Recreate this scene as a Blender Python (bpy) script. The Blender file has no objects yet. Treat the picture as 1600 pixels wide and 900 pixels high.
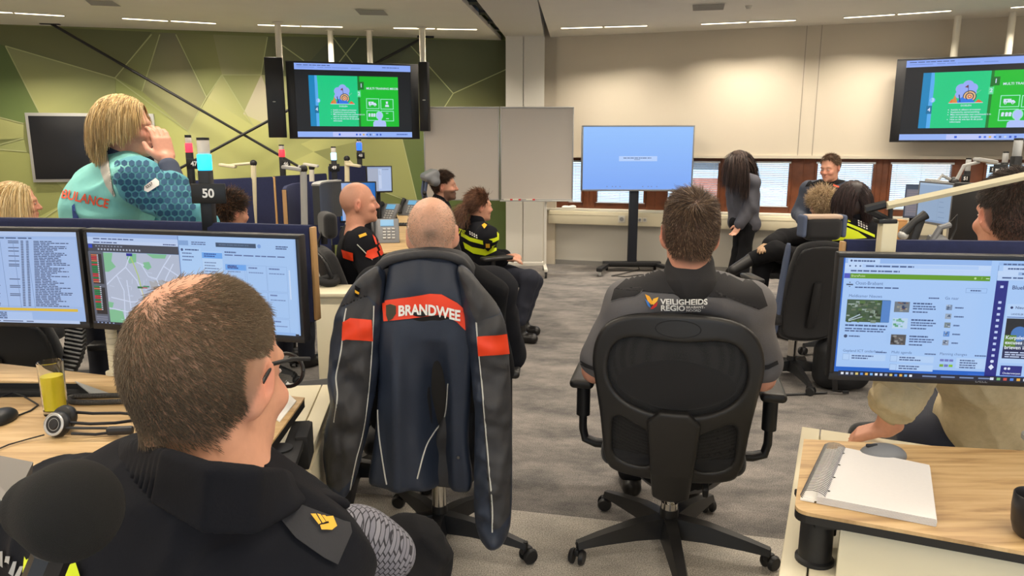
import bpy, bmesh, math, random
import numpy as np
from mathutils import Vector, Matrix, Euler
from mathutils.bvhtree import BVHTree
C = bpy.context.scene.collection
R = math.radians
PI = math.pi
random.seed(7)
RNG = np.random.default_rng(7)

# ------------------------------------------------------------------ camera model (1600x900)
CAM_H = 1.53
PITCH = R(11.14)
FPX = 1127.0
_cp, _sp = math.cos(PITCH), math.sin(PITCH)
def ray(x, y):
    r = (x-800)/FPX; u = (450-y)/FPX
    return Vector((r, _cp+u*_sp, -_sp+u*_cp))
def atY(x, y, Y):
    d = ray(x, y); return Vector((0, 0, CAM_H)) + d*(Y/d.y)
def atZ(x, y, z):
    d = ray(x, y); return Vector((0, 0, CAM_H)) + d*((z-CAM_H)/d.z)
def on_plane(x, y, p0, n):
    d = ray(x, y); o = Vector((0, 0, CAM_H))
    return o + d*((p0-o).dot(n)/d.dot(n))

# ------------------------------------------------------------------ materials
def lin(c):
    return tuple(((v/255)/12.92 if v/255 <= .04045 else ((v/255+.055)/1.055)**2.4) for v in c[:3]) + (1.0,)
_M = {}
def mat(name, rgb=(128, 128, 128), rough=.6, metal=0., spec=.5, emit=None, estr=1., noise=0., nscale=40., bump=0., bscale=200., trans=0., ior=1.45, sheen=0., alpha=1., attr=None):
    if name in _M: return _M[name]
    m = bpy.data.materials.new(name); m.use_nodes = True
    nt = m.node_tree; b = nt.nodes['Principled BSDF']
    b.inputs['Base Color'].default_value = lin(rgb)
    b.inputs['Roughness'].default_value = rough
    b.inputs['Metallic'].default_value = metal
    b.inputs['Specular IOR Level'].default_value = spec
    b.inputs['IOR'].default_value = ior
    if sheen: b.inputs['Sheen Weight'].default_value = sheen
    if trans: b.inputs['Transmission Weight'].default_value = trans
    if alpha < 1: b.inputs['Alpha'].default_value = alpha
    if emit:
        b.inputs['Emission Color'].default_value = lin(emit); b.inputs['Emission Strength'].default_value = estr
    L = nt.links
    if attr:
        a = nt.nodes.new('ShaderNodeAttribute'); a.attribute_name = attr
        L.new(a.outputs['Color'], b.inputs['Base Color'])
    if noise:
        tc = nt.nodes.new('ShaderNodeTexCoord'); n = nt.nodes.new('ShaderNodeTexNoise')
        n.inputs['Scale'].default_value = nscale; n.inputs['Detail'].default_value = 6
        L.new(tc.outputs['Object'], n.inputs['Vector'])
        mx = nt.nodes.new('ShaderNodeMix'); mx.data_type = 'RGBA'; mx.blend_type = 'MULTIPLY'
        rp = nt.nodes.new('ShaderNodeMapRange')
        rp.inputs['From Min'].default_value = .25; rp.inputs['From Max'].default_value = .75
        rp.inputs['To Min'].default_value = 1-noise; rp.inputs['To Max'].default_value = 1+noise*.6
        L.new(n.outputs['Fac'], rp.inputs['Value'])
        mx.inputs[0].default_value = 1
        if attr: L.new(a.outputs['Color'], mx.inputs[6])
        else: mx.inputs[6].default_value = lin(rgb)
        L.new(rp.outputs[0], mx.inputs[7]); L.new(mx.outputs[2], b.inputs['Base Color'])
    if bump:
        tc2 = nt.nodes.new('ShaderNodeTexCoord'); n2 = nt.nodes.new('ShaderNodeTexNoise')
        n2.inputs['Scale'].default_value = bscale; n2.inputs['Detail'].default_value = 3
        L.new(tc2.outputs['Object'], n2.inputs['Vector'])
        bp = nt.nodes.new('ShaderNodeBump'); bp.inputs['Strength'].default_value = bump; bp.inputs['Distance'].default_value = .004
        L.new(n2.outputs['Fac'], bp.inputs['Height']); L.new(bp.outputs[0], b.inputs['Normal'])
    _M[name] = m
    return m
def screen_mat(rgb, k=1.0):
    n = 'screen_%d_%d_%d_%d' % (*[int(v) for v in rgb], int(k*100))
    return mat(n, (8, 8, 10), .35, emit=rgb, estr=k)

# ------------------------------------------------------------------ object helpers
def link(name, me, m=None, parent=None, loc=None):
    o = bpy.data.objects.new(name, me); C.objects.link(o)
    if m is not None and me is not None and len(me.materials) == 0:
        for q in (m if isinstance(m, (list, tuple)) else [m]): me.materials.append(q)
    if parent: o.parent = parent
    if loc is not None: o.location = loc
    return o
def tag(o, label=None, cat=None, group=None, kind=None):
    if label: o['label'] = label
    if cat: o['category'] = cat
    if group: o['group'] = group
    if kind: o['kind'] = kind
    return o
def thing(name, label, cat, loc=(0, 0, 0), rz=0, group=None):
    o = bpy.data.objects.new(name, None); C.objects.link(o)
    o.empty_display_size = .05
    o.location = loc; o.rotation_euler = (0, 0, rz)
    return tag(o, label, cat, group)
def copy_tree(o, parent=None):
    c = o.copy(); C.objects.link(c)
    if parent: c.parent = parent
    for ch in list(o.children): copy_tree(ch, c)
    return c

class MB:
    """collects shapes into one mesh; i = material slot"""
    def __init__(s): s.v = []; s.f = []; s.mi = []; s.sm = []
    def add(s, vs, fs, i=0, smooth=False):
        b = len(s.v); s.v += [tuple(v) for v in vs]
        for f in fs: s.f.append([b+q for q in f]); s.mi.append(i); s.sm.append(smooth)
        return s
    def bm(s, bm, i=0, smooth=False, M=None):
        if M is not None: bmesh.ops.transform(bm, matrix=M, verts=bm.verts)
        bm.verts.index_update()
        s.add([v.co[:] for v in bm.verts], [[v.index for v in f.verts] for f in bm.faces], i, smooth)
        bm.free(); return s
    def box(s, c, d, rot=None, bev=0, i=0, seg=2):
        bm = bmesh.new(); bmesh.ops.create_cube(bm, size=1)
        for v in bm.verts: v.co = Vector((v.co.x*d[0], v.co.y*d[1], v.co.z*d[2]))
        if bev: bmesh.ops.bevel(bm, geom=bm.edges[:], offset=bev, segments=seg, affect='EDGES', profile=.5)
        M = Matrix.Translation(Vector(c))
        if rot is not None: M = M @ (rot.to_4x4() if isinstance(rot, Matrix) else Euler(rot).to_matrix().to_4x4())
        return s.bm(bm, i, bool(bev), M)
    def cyl(s, a, b, r0, r1=None, n=20, i=0, cap=True, smooth=True):
        return s.tube([a, b], [r0, r0 if r1 is None else r1], n, i, cap, smooth)
    def tube(s, pts, rad, n=10, i=0, cap=True, smooth=True, flat=None):
        pts = [Vector(p) for p in pts]
        if not isinstance(rad, (list, tuple)): rad = [rad]*len(pts)
        N = len(pts); T = []
        for k in range(N):
            t = (pts[min(k+1, N-1)]-pts[max(k-1, 0)])
            T.append(t.normalized() if t.length > 1e-9 else Vector((0, 0, 1)))
        u = T[0].orthogonal().normalized()
        if flat is not None:
            u = (Vector(flat[0]) - T[0]*T[0].dot(Vector(flat[0]))).normalized()
        vs = []; fs = []
        for k in range(N):
            u = (u-T[k]*u.dot(T[k]))
            u = u.normalized() if u.length > 1e-6 else T[k].orthogonal().normalized()
            w = T[k].cross(u)
            for j in range(n):
                a = 2*PI*j/n
                vs.append(pts[k]+(u*math.cos(a)+w*math.sin(a)*(flat[1] if flat is not None else 1))*rad[k])
        for k in range(N-1):
            for j in range(n):
                fs.append([k*n+j, k*n+(j+1) % n, (k+1)*n+(j+1) % n, (k+1)*n+j])
        if cap: fs.append(list(range(n))[::-1]); fs.append([(N-1)*n+j for j in range(n)])
        return s.add(vs, fs, i, smooth)
    def lathe(s, prof, c=(0, 0, 0), n=28, i=0, M=None, smooth=True):
        vs = []; fs = []
        for r, z in prof:
            for j in range(n):
                a = 2*PI*j/n; vs.append(Vector((r*math.cos(a), r*math.sin(a), z)))
        if M is not None: vs = [M @ v for v in vs]
        c = Vector(c); vs = [v+c for v in vs]
        for k in range(len(prof)-1):
            for j in range(n): fs.append([k*n+j, k*n+(j+1) % n, (k+1)*n+(j+1) % n, (k+1)*n+j])
        if prof[0][0] > 1e-6: fs.append(list(range(n))[::-1])
        if prof[-1][0] > 1e-6: fs.append([(len(prof)-1)*n+j for j in range(n)])
        return s.add(vs, fs, i, smooth)
    def sphere(s, c, r, i=0, n=16, M=None):
        bm = bmesh.new(); bmesh.ops.create_uvsphere(bm, u_segments=n, v_segments=max(6, n//2), radius=1)
        rr = (r, r, r) if not isinstance(r, (tuple, list)) else r
        for v in bm.verts: v.co = Vector((v.co.x*rr[0], v.co.y*rr[1], v.co.z*rr[2]))
        T = Matrix.Translation(Vector(c))
        if M is not None: T = T @ M.to_4x4()
        return s.bm(bm, i, True, T)
    def prism(s, poly, z0, z1, i=0, M=None, bev=0):
        """poly in xy extruded along z"""
        n = len(poly)
        if bev:
            bm = bmesh.new()
            vs = [bm.verts.new((p[0], p[1], z0)) for p in poly]; f = bm.faces.new(vs)
            r = bmesh.ops.extrude_face_region(bm, geom=[f])
            bmesh.ops.translate(bm, vec=(0, 0, z1-z0), verts=[g for g in r['geom'] if isinstance(g, bmesh.types.BMVert)])
            bmesh.ops.recalc_face_normals(bm, faces=bm.faces)
            es = [e for e in bm.edges if len(e.link_faces) == 2 and e.calc_face_angle(0) > .8]
            bmesh.ops.bevel(bm, geom=es, offset=bev, segments=2, affect='EDGES', profile=.5)
            return s.bm(bm, i, True, M)
        vs = [Vector((p[0], p[1], z0)) for p in poly]+[Vector((p[0], p[1], z1)) for p in poly]
        if M is not None: vs = [M @ v for v in vs]
        fs = [list(range(n))[::-1], list(range(n, 2*n))]+[[k, (k+1) % n, n+(k+1) % n, n+k] for k in range(n)]
        return s.add(vs, fs, i)
    def poly(s, pts, i=0): return s.add(pts, [list(range(len(pts)))], i)
    def mesh(s, name, fix=True):
        me = bpy.data.meshes.new(name); me.from_pydata(s.v, [], s.f)
        me.polygons.foreach_set('material_index', s.mi); me.polygons.foreach_set('use_smooth', s.sm)
        me.update()
        if fix:
            bm = bmesh.new(); bm.from_mesh(me); bmesh.ops.recalc_face_normals(bm, faces=bm.faces); bm.to_mesh(me); bm.free()
        if any(s.sm):
            try: me.set_sharp_from_angle(angle=R(42))
            except Exception: pass
        return me
    def build(s, name, m, parent=None, loc=None, fix=True):
        return link(name, s.mesh(name, fix), m, parent, loc)

def frame(o, xdir, ydir):
    """4x4 with local x, y directions given; z = x cross y"""
    x = Vector(xdir).normalized(); z = x.cross(Vector(ydir)).normalized(); y = z.cross(x)
    M = Matrix((x, y, z)).transposed().to_4x4(); M.translation = Vector(o); return M

_text_cache = {}
def text_verts(txt, size=1., bold=0., align='CENTER', res=3):
    key = (txt, bold, align, res)
    if key not in _text_cache:
        cu = bpy.data.curves.new('t', 'FONT'); cu.body = txt; cu.size = 1; cu.align_x = align; cu.align_y = 'CENTER'
        cu.offset = bold; cu.resolution_u = res; cu.fill_mode = 'FRONT' if hasattr(cu, 'fill_mode') else cu.fill_mode
        ob = bpy.data.objects.new('t', cu); C.objects.link(ob)
        dg = bpy.context.evaluated_depsgraph_get(); dg.update()
        me = bpy.data.meshes.new_from_object(ob.evaluated_get(dg))
        vs = [v.co.copy() for v in me.vertices]; fs = [list(p.vertices) for p in me.polygons]
        bpy.data.objects.remove(ob); bpy.data.curves.remove(cu); bpy.data.meshes.remove(me)
        _text_cache[key] = (vs, fs)
    vs, fs = _text_cache[key]
    return [v*size for v in vs], fs
def add_text(mb, txt, M, size, i=0, bold=0., align='CENTER', sx=1., z=0., shear=0.):
    vs, fs = text_verts(txt, size, bold, align)
    mb.add([M @ Vector((v.x*sx+v.y*shear, v.y, z)) for v in vs], fs, i)

# ------------------------------------------------------------------ signed-distance modelling
def V3(p): return np.array(p, dtype=np.float32)
class SDF:
    def __init__(s): s.p = []; s.post = []
    def cap(s, a, b, ra, rb=None, k=.02, sub=False, flat=None):
        """tapered capsule; flat=(axis, factor): thickness along axis divided by factor"""
        s.p.append(('c', V3(a), V3(b), ra, ra if rb is None else rb, k, sub, flat)); return s
    def chain(s, pts, rad, k=.02):
        for q in range(len(pts)-1): s.cap(pts[q], pts[q+1], rad[q], rad[q+1], k)
        return s
    def ell(s, c, r, rot=None, k=.02, sub=False):
        s.p.append(('e', V3(c), V3(r), None if rot is None else np.array(rot, dtype=np.float32), k, sub)); return s
    def box(s, c, h, r=.01, rot=None, k=.02, sub=False):
        s.p.append(('b', V3(c), V3(h), r, None if rot is None else np.array(rot, dtype=np.float32), k, sub)); return s
    def bounds(s, q):
        if q[0] == 'c':
            m = max(q[3], q[4]); return np.minimum(q[1], q[2])-m, np.maximum(q[1], q[2])+m, q[5]
        if q[0] == 'e':
            m = float(q[2].max()) if q[3] is not None else q[2]; return q[1]-m, q[1]+m, q[4]
        m = float(np.linalg.norm(q[2]))+q[3]; return q[1]-m, q[1]+m, q[5]
    def dist(s, q, P):
        if q[0] == 'c':
            a, b, ra, rb = q[1:5]; ba = b-a; pa = P-a
            t = np.clip((pa@ba)/max(float(ba@ba), 1e-9), 0, 1)
            w = pa-t[..., None]*ba
            if q[7] is not None:
                ax = V3(q[7][0]); ax = ax/np.linalg.norm(ax); w = w+(w@ax)[..., None]*ax*(q[7][1]-1)
            return np.sqrt((w*w).sum(-1))-(ra+(rb-ra)*t)
        if q[0] == 'e':
            w = P-q[1]
            if q[3] is not None: w = w@q[3]
            k0 = np.sqrt(((w/q[2])**2).sum(-1)); k1 = np.sqrt(((w/(q[2]**2))**2).sum(-1))
            return k0*(k0-1)/np.maximum(k1, 1e-6)
        w = P-q[1]
        if q[4] is not None: w = w@q[4]
        w = np.abs(w)-(q[2]-q[3])
        return np.sqrt((np.maximum(w, 0)**2).sum(-1))+np.minimum(w.max(-1), 0)-q[3]
    def comb(s, D, d, q):
        k = q[5] if q[0] in 'cb' else q[4]; sub = q[6] if q[0] in 'cb' else q[5]
        if sub: D = -D
        h = np.maximum(k-np.abs(D-d), 0)/k if k > 0 else 0
        r = np.minimum(D, d)-h*h*k*.25
        return -r if sub else r
    def eval(s, P):
        P = np.asarray(P, dtype=np.float32); D = np.full(P.shape[:-1], 1., np.float32)
        for q in s.p: D = s.comb(D, s.dist(q, P), q)
        return D
    def grad(s, P, e=.002):
        g = np.stack([s.eval(P+V3(d)*e)-s.eval(P-V3(d)*e) for d in ((1, 0, 0), (0, 1, 0), (0, 0, 1))], -1)
        return g/np.maximum(np.linalg.norm(g, axis=-1, keepdims=True), 1e-9)
    def net(s, h=.006, clip=None):
        lo = np.min([s.bounds(q)[0] for q in s.p if not (q[6] if q[0] in 'cb' else q[5])], 0)-4*h-.02
        hi = np.max([s.bounds(q)[1] for q in s.p if not (q[6] if q[0] in 'cb' else q[5])], 0)+4*h+.02
        if clip is not None:
            lo = np.maximum(lo, V3(clip[0])); hi = np.minimum(hi, V3(clip[1]))
        n = np.ceil((hi-lo)/h).astype(int)+1
        ax = [lo[k]+h*np.arange(n[k], dtype=np.float32) for k in range(3)]
        D = np.full(tuple(n), .08, np.float32)
        for q in s.p:
            a, b, k = s.bounds(q); m = k+3*h+.006
            i0 = np.clip(np.floor((a-m-lo)/h).astype(int), 0, n); i1 = np.clip(np.ceil((b+m-lo)/h).astype(int)+1, 0, n)
            if (i1 <= i0).any(): continue
            sl = tuple(slice(i0[t], i1[t]) for t in range(3))
            P = np.stack(np.meshgrid(*[ax[t][sl[t]] for t in range(3)], indexing='ij'), -1)
            D[sl] = s.comb(D[sl], s.dist(q, P), q)
        if s.post:
            near = np.abs(D) < .05
            idx = np.nonzero(near)
            P = np.stack([ax[t][idx[t]] for t in range(3)], -1)
            d = D[idx]
            for f in s.post: d = f(P, d)
            D[idx] = d
        return surface_net(D, lo, h)
def surface_net(D, lo, h):
    S = D < 0
    n = np.array(D.shape)
    c = [S[i:n[0]-1+i, j:n[1]-1+j, k:n[2]-1+k] for i in (0, 1) for j in (0, 1) for k in (0, 1)]
    cnt = sum(x.astype(np.int8) for x in c)
    act = (cnt > 0) & (cnt < 8)
    idx = np.argwhere(act)
    vid = np.full(act.shape, -1, np.int64); vid[act] = np.arange(len(idx))
    pos = np.zeros((len(idx), 3), np.float64); num = np.zeros(len(idx))
    cor = np.array([(i, j, k) for i in (0, 1) for j in (0, 1) for k in (0, 1)])
    val = [D[idx[:, 0]+o[0], idx[:, 1]+o[1], idx[:, 2]+o[2]] for o in cor]
    for a in range(8):
        for b in range(a+1, 8):
            if np.abs(cor[a]-cor[b]).sum() != 1: continue
            x = (val[a] < 0) != (val[b] < 0)
            t = np.where(x, val[a]/np.where(x, val[a]-val[b], 1), 0)
            pos += np.where(x[:, None], cor[a]+(cor[b]-cor[a])*t[:, None], 0); num += x
    pos = (idx+pos/np.maximum(num, 1)[:, None])*h+lo
    F = []
    for a in range(3):
        sl0 = [slice(None)]*3; sl1 = [slice(None)]*3
        sl0[a] = slice(0, n[a]-1); sl1[a] = slice(1, n[a])
        A = S[tuple(sl0)]; B = S[tuple(sl1)]
        e = np.argwhere(A != B)
        b, c_ = (a+1) % 3, (a+2) % 3
        ok = (e[:, b] > 0) & (e[:, c_] > 0) & (e[:, b] < n[b]-1) & (e[:, c_] < n[c_]-1)
        e = e[ok]
        def g(db, dc):
            q = e.copy(); q[:, b] -= db; q[:, c_] -= dc
            return vid[q[:, 0], q[:, 1], q[:, 2]]
        q = np.stack([g(1, 1), g(0, 1), g(0, 0), g(1, 0)], 1)
        fl = A[e[:, 0], e[:, 1], e[:, 2]]
        q[~fl] = q[~fl][:, ::-1]
        F.append(q)
    return pos, np.concatenate(F)
def np_mesh(name, V, F, smooth=True):
    me = bpy.data.meshes.new(name)
    V = np.asarray(V, np.float64); F = np.asarray(F)
    k = F.shape[1] if len(F) else 4
    me.vertices.add(len(V)); me.vertices.foreach_set('co', V.ravel())
    me.loops.add(F.size); me.loops.foreach_set('vertex_index', F.ravel().astype(np.int32))
    me.polygons.add(len(F)); me.polygons.foreach_set('loop_start', np.arange(0, F.size, k, dtype=np.int32))
    me.polygons.foreach_set('use_smooth', np.full(len(F), smooth))
    me.update(calc_edges=True); me.validate()
    return me
def set_col(me, cols):
    a = me.color_attributes.new('Col', 'FLOAT_COLOR', 'POINT')
    cc = np.ones((len(cols), 4), np.float32); cc[:, :3] = cols
    a.data.foreach_set('color', cc.ravel())
def noise3(P, seed=0, f=1., octs=1):
    """smooth pseudo-noise from warped plane waves, about -1..1"""
    r = np.random.default_rng(seed); P = np.asarray(P, np.float64)*f
    out = np.zeros(P.shape[:-1])
    for k in range(6):
        d = r.normal(size=3); d /= np.linalg.norm(d)
        e = r.normal(size=3); e /= np.linalg.norm(e)
        out += np.sin(P@d*6.28*(.6+.25*k)+r.uniform(0, 6.28)+1.3*np.sin(P@e*6.28*.7+r.uniform(0, 6.28)))
    return (out/6*1.8)
def folds(amp, seed, f, axis=None, stretch=1.):
    def fn(P, d):
        Q = P.copy()
        if axis is not None:
            a = V3(axis); a /= np.linalg.norm(a); Q = Q-(Q@a)[..., None]*a*(1-1/stretch)
        n = noise3(Q, seed, f)
        return d+amp*(np.abs(n)*1.2-.5)
    return fn
def band(src, planes, name, m, parent, off=.0015):
    """strip cut out of a garment mesh by half-spaces (co, no): the side the normal points away from stays"""
    bm = bmesh.new(); bm.from_mesh(src.data if hasattr(src, 'data') else src)
    for co, no in planes:
        bmesh.ops.bisect_plane(bm, geom=bm.verts[:]+bm.edges[:]+bm.faces[:], plane_co=co, plane_no=no, clear_outer=True)
    bm.normal_update()
    if not bm.faces: bm.free(); return None
    offs = [(v, v.normal*off) for v in bm.verts]
    for v, d in offs: v.co += d
    me = bpy.data.meshes.new(name); bm.to_mesh(me); bm.free()
    me.materials.clear(); me.polygons.foreach_set('material_index', [0]*len(me.polygons))
    me.polygons.foreach_set('use_smooth', [True]*len(me.polygons))
    return link(name, me, m, parent)
def bvh_of(o):
    bm = bmesh.new(); bm.from_mesh(o.data); t = BVHTree.FromBMesh(bm); bm.free(); return t
def decal(txt_list, bvh, M, direction, name, m, parent, off=.002, sub=.012):
    """lay flat shapes (vs, fs in a local plane M) on a surface, cast along direction"""
    bm = bmesh.new()
    for vs, fs in txt_list:
        vv = [bm.verts.new(M @ Vector((v[0], v[1], 0))) for v in vs]
        for f in fs:
            try: bm.faces.new([vv[k] for k in f])
            except ValueError: pass
    bmesh.ops.triangulate(bm, faces=bm.faces[:])
    for _ in range(4):
        es = [e for e in bm.edges if e.calc_length() > sub]
        if not es: break
        bmesh.ops.subdivide_edges(bm, edges=es, cuts=1)
        bmesh.ops.triangulate(bm, faces=bm.faces[:])
    d = Vector(direction).normalized(); dead = []
    for v in bm.verts:
        hit = bvh.ray_cast(v.co-d*.3, d)
        if hit[0] is None: dead.append(v)
        else: v.co = hit[0]-d*off
    bmesh.ops.delete(bm, geom=dead, context='VERTS')
    me = bpy.data.meshes.new(name); bm.to_mesh(me); bm.free()
    return link(name, me, m, parent)
# ------------------------------------------------------------------ room shell
CZ = 2.857
sc = bpy.context.scene
cam_d = bpy.data.cameras.new('camera'); cam = bpy.data.objects.new('camera', cam_d); C.objects.link(cam)
cam.location = (0, 0, CAM_H); cam.rotation_euler = (PI/2-PITCH, 0, 0)
cam_d.sensor_width = 36; cam_d.lens = FPX/1600*36; cam_d.clip_start = .03
sc.camera = cam

m_ceil = mat('ceiling_paint', (226, 223, 214), .8, noise=.03, nscale=3)
m_beam = mat('beam_paint', (205, 203, 197), .7)
m_wall = mat('wall_paint', (196, 186, 168), .75, noise=.03, nscale=2)
m_white = mat('white_lacquer', (214, 210, 198), .45)
m_cream = mat('cream_laminate', (214, 205, 178), .4, noise=.03, nscale=4)
m_black = mat('black_plastic', (28, 28, 30), .45)
m_blackm = mat('black_matte', (20, 20, 22), .7)
m_steel = mat('steel', (170, 170, 172), .3, 1.)
m_grey = mat('grey_plastic', (110, 112, 116), .5)
m_lgrey = mat('light_grey_plastic', (170, 170, 168), .5)
m_dark = mat('dark_void', (30, 30, 30), .9)
m_brown = mat('brown_wood_frame', (118, 66, 38), .5, noise=.25, nscale=12)

# carpet with a light and a dark zone and a woven diagonal mottle
def carpet():
    m = bpy.data.materials.new('carpet'); m.use_nodes = True
    nt = m.node_tree; L = nt.links; b = nt.nodes['Principled BSDF']
    b.inputs['Roughness'].default_value = .95; b.inputs['Specular IOR Level'].default_value = .15
    tc = nt.nodes.new('ShaderNodeTexCoord'); sp = nt.nodes.new('ShaderNodeSeparateXYZ'); L.new(tc.outputs['Object'], sp.inputs[0])
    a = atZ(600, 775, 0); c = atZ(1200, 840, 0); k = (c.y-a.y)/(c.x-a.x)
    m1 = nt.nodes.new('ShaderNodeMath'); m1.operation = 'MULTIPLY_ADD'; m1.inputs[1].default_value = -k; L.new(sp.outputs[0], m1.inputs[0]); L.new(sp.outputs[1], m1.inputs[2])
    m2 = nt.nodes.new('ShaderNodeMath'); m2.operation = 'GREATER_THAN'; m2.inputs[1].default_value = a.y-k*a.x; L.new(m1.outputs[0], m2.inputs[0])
    mp = nt.nodes.new('ShaderNodeMapping'); mp.inputs['Rotation'].default_value = (0, 0, R(35)); mp.inputs['Scale'].default_value = (1.2, 2.0, 1); L.new(tc.outputs['Object'], mp.inputs[0])
    n1 = nt.nodes.new('ShaderNodeTexNoise'); n1.inputs['Scale'].default_value = 2.4; n1.inputs['Detail'].default_value = 7; n1.inputs['Roughness'].default_value = .68; L.new(mp.outputs[0], n1.inputs['Vector'])
    n2 = nt.nodes.new('ShaderNodeTexNoise'); n2.inputs['Scale'].default_value = 210; n2.inputs['Detail'].default_value = 2; L.new(tc.outputs['Object'], n2.inputs['Vector'])
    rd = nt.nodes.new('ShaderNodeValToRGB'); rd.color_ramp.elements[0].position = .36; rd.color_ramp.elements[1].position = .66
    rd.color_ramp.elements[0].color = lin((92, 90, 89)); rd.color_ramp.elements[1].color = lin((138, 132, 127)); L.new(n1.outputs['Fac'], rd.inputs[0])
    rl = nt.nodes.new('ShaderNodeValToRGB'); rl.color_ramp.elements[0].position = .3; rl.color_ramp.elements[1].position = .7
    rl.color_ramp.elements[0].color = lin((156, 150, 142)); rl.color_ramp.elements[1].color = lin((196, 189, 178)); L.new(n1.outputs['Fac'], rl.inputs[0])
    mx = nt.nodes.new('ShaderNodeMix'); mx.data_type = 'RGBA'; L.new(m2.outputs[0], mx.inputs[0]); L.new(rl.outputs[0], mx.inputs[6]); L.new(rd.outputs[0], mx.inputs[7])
    mr = nt.nodes.new('ShaderNodeMapRange'); mr.inputs['From Min'].default_value = .3; mr.inputs['From Max'].default_value = .7; mr.inputs['To Min'].default_value = .5; mr.inputs['To Max'].default_value = 1.5; L.new(n2.outputs['Fac'], mr.inputs[0])
    mu = nt.nodes.new('ShaderNodeMix'); mu.data_type = 'RGBA'; mu.blend_type = 'MULTIPLY'; mu.inputs[0].default_value = 1; L.new(mx.outputs[2], mu.inputs[6]); L.new(mr.outputs[0], mu.inputs[7])
    L.new(mu.outputs[2], b.inputs['Base Color'])
    bp = nt.nodes.new('ShaderNodeBump'); bp.inputs['Strength'].default_value = .5; bp.inputs['Distance'].default_value = .004; L.new(n2.outputs['Fac'], bp.inputs['Height']); L.new(bp.outputs[0], b.inputs['Normal'])
    return m
X0, X1, Y0 = -7.2, 6.6, -4.0
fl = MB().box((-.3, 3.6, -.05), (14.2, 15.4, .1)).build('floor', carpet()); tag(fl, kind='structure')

# wall planes
RA, RB = atZ(868, 58, CZ), atZ(1600, 25, CZ); RA.z = RB.z = 0
LA, LB = atZ(0, 38, CZ), atZ(785, 63, CZ); LA.z = LB.z = 0
ru = (RB-RA).normalized(); rn = Vector((ru.y, -ru.x, 0))          # rn points into the room
if rn.y > 0: rn = -rn
lu = (LB-LA).normalized(); ln = Vector((lu.y, -lu.x, 0))
if ln.y > 0: ln = -ln
def onR(x, y, off=0.):
    return on_plane(x, y, RA+rn*off, rn)
def onL(x, y, off=0.):
    return on_plane(x, y, LA+ln*off, ln)
Z = Vector((0, 0, 1))
def uR(x, y, off=0.): p = onR(x, y, off); return (p-RA).dot(ru)
MR = frame(RA, ru, Z)        # local x along the wall, y up, z = out of the wall (check sign)
zs = 1
ML = frame(LA, lu, Z)
zl = 1 if (ML.to_3x3() @ Vector((0, 0, 1))).dot(ln) > 0 else -1

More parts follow.
